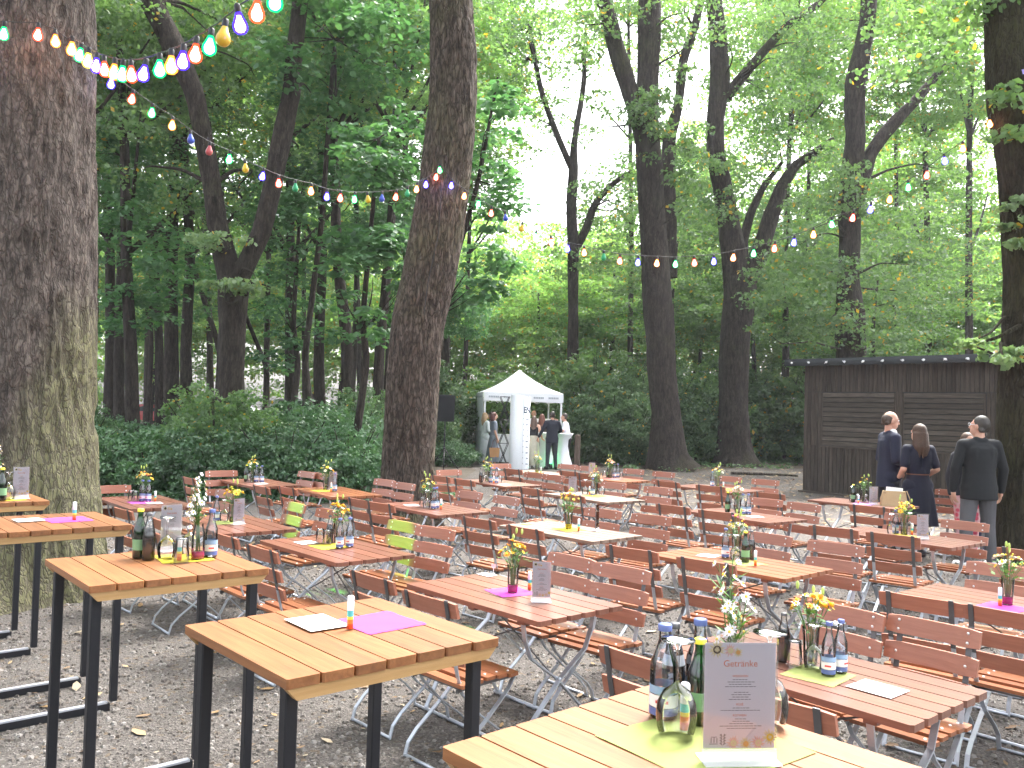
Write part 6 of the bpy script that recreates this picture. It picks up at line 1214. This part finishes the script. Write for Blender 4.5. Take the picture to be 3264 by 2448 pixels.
# ------------------------------------------------------------------ people
def caps(m, a, b, r1, r2, n=12, sq=(1, 1)):
    a = Vector(a); b = Vector(b); d = b - a; L = d.length
    if L < 1e-5: m.ball(a, r1, n, 8); return
    t = d / L; ref = Vector((1, 0, 0)) if abs(t.x) < .8 else Vector((0, 1, 0)); u = (ref - t * ref.dot(t)).normalized(); w = t.cross(u); V = []; prof = []
    for i in range(5): th = PI / 2 * i / 4; prof.append((-r1 * math.cos(th), r1 * math.sin(th)))
    for i in range(5): th = PI / 2 * i / 4; prof.append((L + r2 * math.sin(th), r2 * math.cos(th)))
    for s_, r_ in prof:
        for k in range(n): g_ = 2 * PI * k / n; V.append(a + t * s_ + u * math.cos(g_) * max(r_, .0005) * sq[0] + w * math.sin(g_) * max(r_, .0005) * sq[1])
    R_ = len(prof); m.add(V, [(i * n + k, i * n + (k + 1) % n, (i + 1) * n + (k + 1) % n, (i + 1) * n + k) for i in range(R_ - 1) for k in range(n)] + [tuple(range(n - 1, -1, -1)), tuple((R_ - 1) * n + k for k in range(n))], 0, True)
def frus(m, secs, n=28):
    V = [(rx * math.cos(2 * PI * k / n), ry * math.sin(2 * PI * k / n) + oy, z) for z, rx, ry, oy in secs for k in range(n)]; L_ = len(secs)
    m.add(V, [(i * n + k, i * n + (k + 1) % n, (i + 1) * n + (k + 1) % n, (i + 1) * n + k) for i in range(L_ - 1) for k in range(n)] + [tuple(range(n - 1, -1, -1)), tuple((L_ - 1) * n + k for k in range(n))], 0, True)
def vox(name, m, vs, mat, parent, sc=1.0, smooth=2):
    o = bpy.data.objects.new('tmp', m.mesh('tmp', [mat])); COL.objects.link(o)
    r_ = o.modifiers.new('r', 'REMESH'); r_.mode = 'VOXEL'; r_.voxel_size = vs; r_.use_smooth_shade = True
    s_ = o.modifiers.new('s', 'SMOOTH'); s_.factor = .6; s_.iterations = smooth
    dg = bpy.context.evaluated_depsgraph_get(); me = bpy.data.meshes.new_from_object(o.evaluated_get(dg)); bpy.data.objects.remove(o)
    me.materials.clear(); me.materials.append(mat); me.polygons.foreach_set('use_smooth', [True] * len(me.polygons)); me.polygons.foreach_set('material_index', [0] * len(me.polygons)); return link(name, me, parent)
def hand(m, wr, d, side, palm_n, s=1.0):
    """palm + five fingers; d = pointing direction, palm_n = palm normal (curl towards it)"""
    wr = Vector(wr); d = Vector(d).normalized(); pn = Vector(palm_n); pn = (pn - d * pn.dot(d)).normalized(); u = d.cross(pn) * side
    caps(m, wr, wr + d * .045, .024, .028, 10, (1, 1)); c = wr + d * .055
    for k in (-1.4, -.45, .5, 1.4): caps(m, wr + d * .02 + u * k * .012, wr + d * .085 + u * k * .020, .014, .012, 8)
    for k, L in ((-1.5, .9), (-.5, 1.06), (.5, 1.12), (1.5, 1.0)):
        p0 = wr + d * .088 + u * k * .0195; p1 = p0 + (d + pn * .25).normalized() * .034 * L; p2 = p1 + (d + pn * .75).normalized() * .026 * L; p3 = p2 + (d * .8 + pn * 1.1).normalized() * .018 * L
        caps(m, p0, p1, .0095, .0085, 8); caps(m, p1, p2, .0085, .008, 8); caps(m, p2, p3, .008, .007, 8)
    q = wr + d * .03 + u * .026; caps(m, q, q + (d * .8 + u * .7 + pn * .3).normalized() * .036, .0115, .010, 8); q2 = q + (d * .8 + u * .7 + pn * .3).normalized() * .036; caps(m, q2, q2 + (d + pn * .5).normalized() * .03, .0098, .008, 8)
def person(x, y, face_deg, H, label, arms, top, bottom, hair, near=False, head=(0, 0), lean=0.0, female=False, group=None, stance=.10, shoes=(.8, .8, .8), z=0, heavy=1.0):
    """face_deg: direction the body faces (0 = +x, 90 = away from camera). arms: [(elbow, wrist, pointing)] for left, right in body space (x right, y forward)"""
    k = H / 1.75; t = empty('person', (x, y, z), math.radians(face_deg - 90), label, 'person', group); t.scale = (k, k, k)
    vs = .0085 if near else .016; body = MB(); sw = .172 if female else .192; sh = heavy
    Lf = lambda z_: lean * max(0, z_ - .9)          # forward lean of the upper body
    hipx = .092; P = lambda x_, y_, z_: (x_, y_ + Lf(z_), z_)
    T_ = [((-.085, 0, .93), (.085, 0, .93), .105 * (1.08 if female else 1), .105 * (1.08 if female else 1)), ((0, 0, .95), (0, 0, 1.12), .118 * sh, .108 * sh), ((-.05, 0, 1.12), (-.07, .0, 1.34), .095 * sh, .098 * sh), ((.05, 0, 1.12), (.07, .0, 1.34), .095 * sh, .098 * sh), ((-sw + .03, -.005, 1.415), (sw - .03, -.005, 1.415), .062, .062), ((-.08, 0, 1.38), (.08, 0, 1.38), .085, .085)]
    def torso(m, g=0.0, zmin=0):
        for a, b, r1, r2 in T_: caps(m, P(*a), P(*b), r1 + g, r2 + g, 14, (1, 1) if a[0] != b[0] or True else (1, .8))
    legs = []
    for sx in (-1, 1):
        fx = sx * stance; fy = sx * .035; legs.append([(sx * hipx, 0, .90), (sx * (hipx + stance) / 2, .02 + fy * .5, .49), (fx, fy - .01, .085)])
    lr = (.088, .058, .036)
    def legm(m, g=0.0, lo=0.0):
        for h_, kn, an in legs:
            caps(m, h_, kn, lr[0] + g, lr[1] + g, 12); a2 = Vector(kn).lerp(Vector(an), 1 - lo); caps(m, kn, a2, lr[1] + g, lr[2] + g * 1.3, 12)
    AR = []
    for sx, (el, wr, dr) in zip((-1, 1), arms): AR.append((sx, P(sx * (sw - .005), 0, 1.42), P(*el), P(*wr), dr))
    def armm(m, g=0.0, upto=2.0, hands=False):
        for sx, s_, e_, w_, dr in AR:
            s_, e_, w_ = Vector(s_), Vector(e_), Vector(w_)
            if upto < 1: caps(m, s_, s_.lerp(e_, upto), .052 + g, .045 + g, 12); continue
            caps(m, s_, e_, .052 + g, .040 + g, 12); w2 = e_.lerp(w_, min(1, upto - 1)); caps(m, e_, w2, .041 + g, .029 + g, 12)
            if hands: hand(m, w_, dr, sx, (-sx, 0.2, 0))
    torso(body); legm(body); armm(body, hands=True)
    for h_, kn, an in legs: caps(body, (an[0], an[1] - .02, .05), (an[0] * 1.15, an[1] + .15, .035), .04, .032, 10)
    hy, hp = math.radians(head[0]), math.radians(head[1]); HR = Matrix.Rotation(hy, 3, 'Z') @ Matrix.Rotation(hp, 3, 'X'); hc = Vector(P(0, .012, 1.628)); N_ = lambda v: hc + HR @ Vector(v)
    caps(body, P(0, -.01, 1.42), N_((0, -.015, -.07)), .058, .052, 12)
    body.ball(N_((0, -.012, .022)), .1, 18, 12, 0, (.775, .955, .98), HR); body.ball(N_((0, .030, -.045)), .1, 16, 10, 0, (.62, .62, .70), HR)
    caps(body, N_((0, .088, .018)), N_((0, .108, -.022)), .009, .013, 8); caps(body, N_((-.022, .082, -.060)), N_((.022, .082, -.060)), .0085, .0085, 8)
    for sx in (-1, 1):
        caps(body, N_((sx * .077, -.012, .012)), N_((sx * .079, -.014, -.026)), .014, .009, 8); caps(body, N_((sx * .018, .080, .033)), N_((sx * .048, .070, .033)), .010, .008, 8)
    b = vox('body', body, vs, MT['skin'], t)
    for sx in (-1, 1):
        e = MB(); e.ball(N_((sx * .031, .0845, .018)), .0085, 8, 6); e.build('eye', MT['white'], t); e = MB(); e.ball(N_((sx * .031, .0915, .018)), .0035, 6, 5); e.build('pupil', MT['blackmetal'], t)
    # clothes
    kind, colr = top[0], top[1]; cm = simple('cloth_' + kind, colr, .8, 0, .22, 7, .5, 9) if len(top) < 3 else top[2]
    g = .016 if kind in ('jacket', 'blazer', 'cardigan') else .009; m = MB(); torso(m, g)
    if kind in ('jacket', 'blazer'):
        frus(m, [(.80, .182 * sh, .135 * sh, -.005 + Lf(.8)), (.95, .176 * sh, .133 * sh, Lf(.95)), (1.10, .160 * sh, .122 * sh, Lf(1.1)), (1.25, .170 * sh, .122 * sh, Lf(1.25)), (1.38, .180 * sh, .110 * sh, Lf(1.38)), (1.44, .155, .075, Lf(1.44)), (1.475, .09, .06, Lf(1.47))])
        armm(m, g, 1.97)
        caps(m, P(-.03, -.01, 1.46), P(.03, -.01, 1.46), .062, .062, 12)
    elif kind in ('tshirt', 'dress'): armm(m, .013, .72 if not female else .80)
    elif kind in ('shirt', 'cardigan'): armm(m, g, 1.95)
    elif kind == 'camisole': m = MB(); [caps(m, P(*a), P(*b_), r1 + .008, r2 + .008, 14) for a, b_, r1, r2 in T_[1:4]]; [caps(m, P(sx * .085, -.06, 1.32), P(sx * .085, -.02, 1.47), .010, .010, 8) for sx in (-1, 1)]
    vox({'jacket': 'jacket', 'blazer': 'suit_jacket', 'tshirt': 't_shirt', 'dress': 'dress_top', 'shirt': 'shirt', 'cardigan': 'cardigan', 'camisole': 'camisole'}[kind], m, vs * 1.15, cm, t, smooth=3)
    bk, bc = bottom[0], bottom[1]; bm = simple('cloth_' + bk, bc, .8, 0, .25, 6, .5, 10) if len(bottom) < 3 else bottom[2]
    if bk == 'trousers':
        m = MB(); legm(m, .017, .03); caps(m, (-.085, 0, .92), (.085, 0, .92), .115, .115, 14); vox('trousers', m, vs * 1.15, bm, t, smooth=3)
    else:
        hem = {'skirt': .42, 'long_skirt': .10, 'long_dress': .16}[bk]; fl_ = {'skirt': .235, 'long_skirt': .20, 'long_dress': .27}[bk]; m = MB(); n = 40; V = []; Z = [1.10, 1.02, .94, .84, .70, .55, .42, .28, .14]; Z = [q for q in Z if q > hem] + [hem]
        for q in Z:
            u = (1.10 - q) / (1.10 - hem); r0 = .125 + .045 * min(1, u * 3) + (fl_ - .17) * max(0, u - .2) / .8
            for i in range(n): w = 2 * PI * i / n; r1 = r0 * (1 + .07 * u * math.sin(7 * w + 1) + .03 * u * math.sin(13 * w)); V.append((r1 * math.cos(w) * 1.12, r1 * math.sin(w) * .92 + Lf(q), q))
        m.add(V, [(i_ * n + i, (i_ + 1) * n + i, (i_ + 1) * n + (i + 1) % n, i_ * n + (i + 1) % n) for i_ in range(len(Z) - 1) for i in range(n)], 0, True); m.build('skirt', bm, t)
    for (h_, kn, an) in legs:
        m = MB(); caps(m, (an[0], an[1] - .03, .055), (an[0] * 1.15, an[1] + .16, .042), .048, .042, 10); caps(m, (an[0], an[1] - .03, .02), (an[0] * 1.15, an[1] + .16, .02), .042, .040, 10); sho = vox('shoe', m, .012, simple('shoe', shoes, .6), t)
    # hair
    hm = simple('hair', hair[1], .5, 0, .35, 18, .6, 70); m = MB()
    if hair[0] == 'short':
        m.ball(N_((0, -.024, .038)), .1, 18, 12, 0, (.815, .955, .98), HR); caps(m, N_((-.055, -.055, -.03)), N_((.055, -.055, -.03)), .033, .033, 10)
    elif hair[0] == 'bald':
        m.ball(N_((0, -.030, .016)), .1, 18, 12, 0, (.80, .93, .80), HR); caps(m, N_((-.05, -.07, -.03)), N_((.05, -.07, -.03)), .030, .030, 10)
    else:
        Lh = hair[2]; m.ball(N_((0, -.026, .036)), .1, 18, 12, 0, (.87, 1.0, 1.0), HR); rr = random.Random(int(x * 50))
        for i in range(13):
            a = PI + PI * i / 12; px, py = .080 * math.cos(a), .085 * math.sin(a) - .025; L_ = Lh * rr.uniform(.82, 1.05); caps(m, N_((px, py, .0)), N_((px * 1.22 + rr.uniform(-.01, .01), py * 1.05 - .008, -L_ * .6)), .026, .028, 8); caps(m, N_((px * 1.22, py * 1.05 - .008, -L_ * .6)), N_((px * 1.12 + rr.uniform(-.015, .015), py - .01, -L_)), .028, .015, 8)
    vox('hair', m, vs, hm, t, smooth=1)
    return t, N_, P
REST = [((-.245, -.02, 1.14), (-.255, .06, .89), (0, .2, -1)), ((.245, -.02, 1.14), (.255, .06, .89), (0, .2, -1))]
FRONT = [((-.25, -.02, 1.15), (-.13, .20, 1.08), (.6, .7, .1)), ((.25, -.02, 1.15), (.13, .20, 1.08), (-.6, .7, .1))]
navy = (.012, .018, .060); brown_h = (.075, .035, .018)
t, N_, P_ = person(5.40, 12.45, -2, 1.97, 'balding man in navy suit standing behind the woman in navy dress', FRONT, ('blazer', (.007, .010, .034)), ('trousers', (.004, .005, .012)), ('bald', (.05, .028, .018)), True, (5, -6), heavy=1.06, shoes=(.02, .015, .01))
m = MB(); caps(m, P_(-.02, .00, 1.475), P_(.02, .02, 1.475), .066, .066, 14); caps(m, P_(0, .06, 1.40), P_(0, .09, 1.30), .05, .03, 10); vox('shirt_collar', m, .009, MT['white'], t)
t, N_, P_ = person(5.58, 11.95, 97, 1.80, 'long-haired woman in navy dress with brown belt, seen from behind', [((-.235, -.05, 1.16), (-.17, .16, 1.04), (.6, .7, .1)), ((.235, -.05, 1.16), (.17, .16, 1.04), (-.5, .7, .1))], ('dress', (.003, .004, .020)), ('skirt', (.003, .004, .020)), ('long', (.060, .028, .014), .30), True, (12, 0), female=True, stance=.08, shoes=(.02, .02, .03))
m = MB(); V = []; n = 40
for zz in (1.085, 1.10):
    for i in range(n): w = 2 * PI * i / n; V.append((.150 * math.cos(w), .136 * math.sin(w), zz))
m.add(V, [(i, (i + 1) % n, n + (i + 1) % n, n + i) for i in range(n)], 0, True); m.build('belt', simple('brown_belt', (.16, .06, .03), .5), t)
t, N_, P_ = person(5.93, 11.05, 88, 1.93, 'man in dark jacket and grey trousers seen from behind, head turned left', [((-.27, -.01, 1.15), (-.275, .03, .90), (.15, .1, -1)), ((.265, -.02, 1.15), (.27, .04, .90), (0, .2, -1))], ('jacket', (.003, .0045, .007)), ('trousers', (.085, .085, .095)), ('short', (.040, .034, .030)), True, (38, 6), heavy=1.12, stance=.17, shoes=(.75, .75, .75))
gm = MB(); gm.tube([N_((-.078, -.01, .022)), N_((-.060, .088, .022)), N_((-.035, .098, .022))], .0022, 5); gm.tube([N_((.078, -.01, .022)), N_((.060, .088, .022)), N_((.035, .098, .022))], .0022, 5)
for sx in (-1, 1): gm.tube([N_((sx * .031 + .024 * math.cos(w), .100, .018 + .018 * math.sin(w))) for w in [i * PI / 5 for i in range(11)]], .0020, 5)
gm.build('glasses', MT['silver'], t)
gm = MB()
for sx in (-1, 1):
    for q in range(3): gm.box((sx * .185 + sx * .047, .02 + sx * .035 + q * .03, .05), (.004, .010, .045), Matrix.Rotation(.3, 3, 'X'))
gm.build('shoe_stripes', MT['blackmetal'], t)
pinkm, nt_, b_ = newmat('pink_patterned_cloth'); tc_ = N(nt_, 'ShaderNodeTexCoord'); vo_ = N(nt_, 'ShaderNodeTexVoronoi', Scale=14.0); nt_.links.new(tc_.outputs['Object'], vo_.inputs['Vector']); rp_ = N(nt_, 'ShaderNodeValToRGB'); rp_.color_ramp.elements[0].position = .35; rp_.color_ramp.elements[0].color = (.75, .10, .18, 1); rp_.color_ramp.elements[1].position = .6; rp_.color_ramp.elements[1].color = (.85, .55, .58, 1); nt_.links.new(vo_.outputs['Distance'], rp_.inputs[0]); nt_.links.new(rp_.outputs[0], b_.inputs['Base Color']); b_.inputs['Roughness'].default_value = .8
person(6.33, 12.1, -90, 1.70, 'person in pink patterned trousers hidden behind the man in dark jacket', REST, ('jacket', (.02, .02, .03)), ('trousers', (.7, .1, .2), pinkm), ('long', brown_h, .2), True, (0, 0), female=True, stance=.12)
person(6.62, 12.35, 180, 1.85, 'person in dark top and blue jeans half hidden by the right-edge trunk', REST, ('jacket', (.02, .025, .05)), ('trousers', (.02, .035, .11)), ('short', (.03, .02, .015)), True, (0, 0), shoes=(.7, .7, .7))
G_ = 'guests around the white tent'
person(-.85, 28.7, 35, 1.70, 'blonde woman in long white cardigan at the left of the tent', FRONT, ('cardigan', (.62, .66, .66)), ('long_skirt', (.55, .58, .60)), ('long', (.36, .24, .13), .30), female=True, group=G_)
person(-.66, 29.4, 150, 1.72, 'woman in black top with dark hair behind the blonde woman', REST, ('tshirt', (.015, .015, .02)), ('trousers', (.03, .03, .035)), ('long', (.05, .025, .018), .28), female=True, group=G_)
t, _, _ = person(-.54, 28.05, 15, 1.72, 'auburn-haired woman in long grey dress holding a tan bag', [((-.22, -.02, 1.15), (-.21, .08, .90), (0, .2, -1)), ((.225, -.02, 1.15), (.23, .07, .90), (0, .2, -1))], ('dress', (.20, .23, .28)), ('long_dress', (.18, .205, .25)), ('long', (.10, .022, .015), .16), female=True, group=G_)
bagt = empty('tote_bag', (-.50, 27.82, .30), .1, 'tan tote bag hanging from the hand of woman in grey dress', 'bag'); m = MB(); m.add([(-.14, -.05, 0), (.14, -.05, 0), (.14, .05, 0), (-.14, .05, 0), (-.17, -.02, .30), (.17, -.02, .30), (.17, .02, .30), (-.17, .02, .30)], [(0, 3, 2, 1), (0, 1, 5, 4), (1, 2, 6, 5), (2, 3, 7, 6), (3, 0, 4, 7)]); m.build('bag_body', simple('tan_leather', (.42, .22, .09), .6), bagt)
m = MB(); m.tube([(-.10, -.03, .29), (-.05, 0, .50), (.0, .02, .56), (.05, 0, .50), (.10, -.03, .29)], .010, 6); m.build('strap', simple('brown_strap', (.12, .06, .03), .6), bagt)
person(.73, 27.6, 85, 1.64, 'woman in black camisole and long beige skirt, seen from behind', [((-.22, -.03, 1.15), (-.14, .16, 1.02), (.5, .7, 0)), ((.24, -.04, 1.16), (.30, .05, .98), (.5, .6, -.3))], ('camisole', (.012, .012, .016)), ('long_skirt', (.46, .44, .36)), ('long', (.085, .05, .035), .33), female=True, group=G_)
person(1.02, 28.7, 80, 1.70, 'brown-haired woman in dark brown top between beige skirt and navy jacket', FRONT, ('shirt', (.07, .052, .045)), ('long_skirt', (.42, .42, .38)), ('long', (.14, .05, .03), .3), female=True, group=G_)
person(1.30, 27.35, 100, 1.80, 'man in navy jacket and dark grey trousers, seen from behind', [((-.31, -.02, 1.17), (-.40, .04, .98), (-.4, .3, -.8)), ((.28, .02, 1.17), (.20, .22, 1.10), (-.3, .8, .1))], ('jacket', (.004, .006, .018)), ('trousers', (.022, .027, .035)), ('short', (.030, .022, .018)), head=(-10, 0), group=G_, heavy=1.1, stance=.14, shoes=(.02, .02, .02))
person(1.86, 28.35, 165, 1.75, 'man in white short-sleeved shirt and black trousers right of the tent', [((-.22, .06, 1.20), (-.12, .30, 1.12), (.2, .9, 0)), ((.22, .06, 1.20), (.12, .30, 1.12), (-.2, .9, 0))], ('tshirt', (.66, .66, .74)), ('trousers', (.014, .015, .018)), ('short', (.05, .035, .025)), lean=.18, group=G_, shoes=(.02, .02, .02))
person(.78, 30.0, -80, 1.82, 'bald man in white shirt stretching one arm sideways inside the tent', [((-.42, .02, 1.44), (-.66, .06, 1.45), (-1, .1, 0)), ((.28, .02, 1.18), (.15, .2, 1.15), (-.5, .7, 0))], ('shirt', (.80, .80, .84)), ('trousers', (.04, .04, .05)), ('bald', (.2, .15, .12)), group=G_)
person(-7.62, 26.4, 30, 1.72, 'man in pale blue-grey shirt bending forward far off behind the shrubs', FRONT, ('tshirt', (.40, .45, .52)), ('trousers', (.05, .05, .06)), ('short', (.08, .05, .035)), head=(0, -25), lean=.35, group='two people behind the shrubs')
person(-7.12, 26.6, 170, 1.66, 'second person in dark top behind the shrubs facing the bending man', FRONT, ('tshirt', (.06, .05, .045)), ('trousers', (.05, .05, .06)), ('short', (.05, .03, .02)), head=(0, -20), lean=.3, female=True, group='two people behind the shrubs')
# ------------------------------------------------------------------ thin haze of the humid air under the trees
hz, hnt, hb = newmat('haze_air'); hnt.nodes.remove(hb); pv = N(hnt, 'ShaderNodeVolumePrincipled'); pv.inputs['Color'].default_value = (.92, .95, 1, 1); pv.inputs['Density'].default_value = .0005; pv.inputs['Anisotropy'].default_value = .2
hnt.links.new(pv.outputs[0], hnt.nodes['Material Output'].inputs['Volume'])
m = MB(); m.box((0, 90, 24), (322, 262, 50)); tag(m.build('haze', hz), kind='stuff')
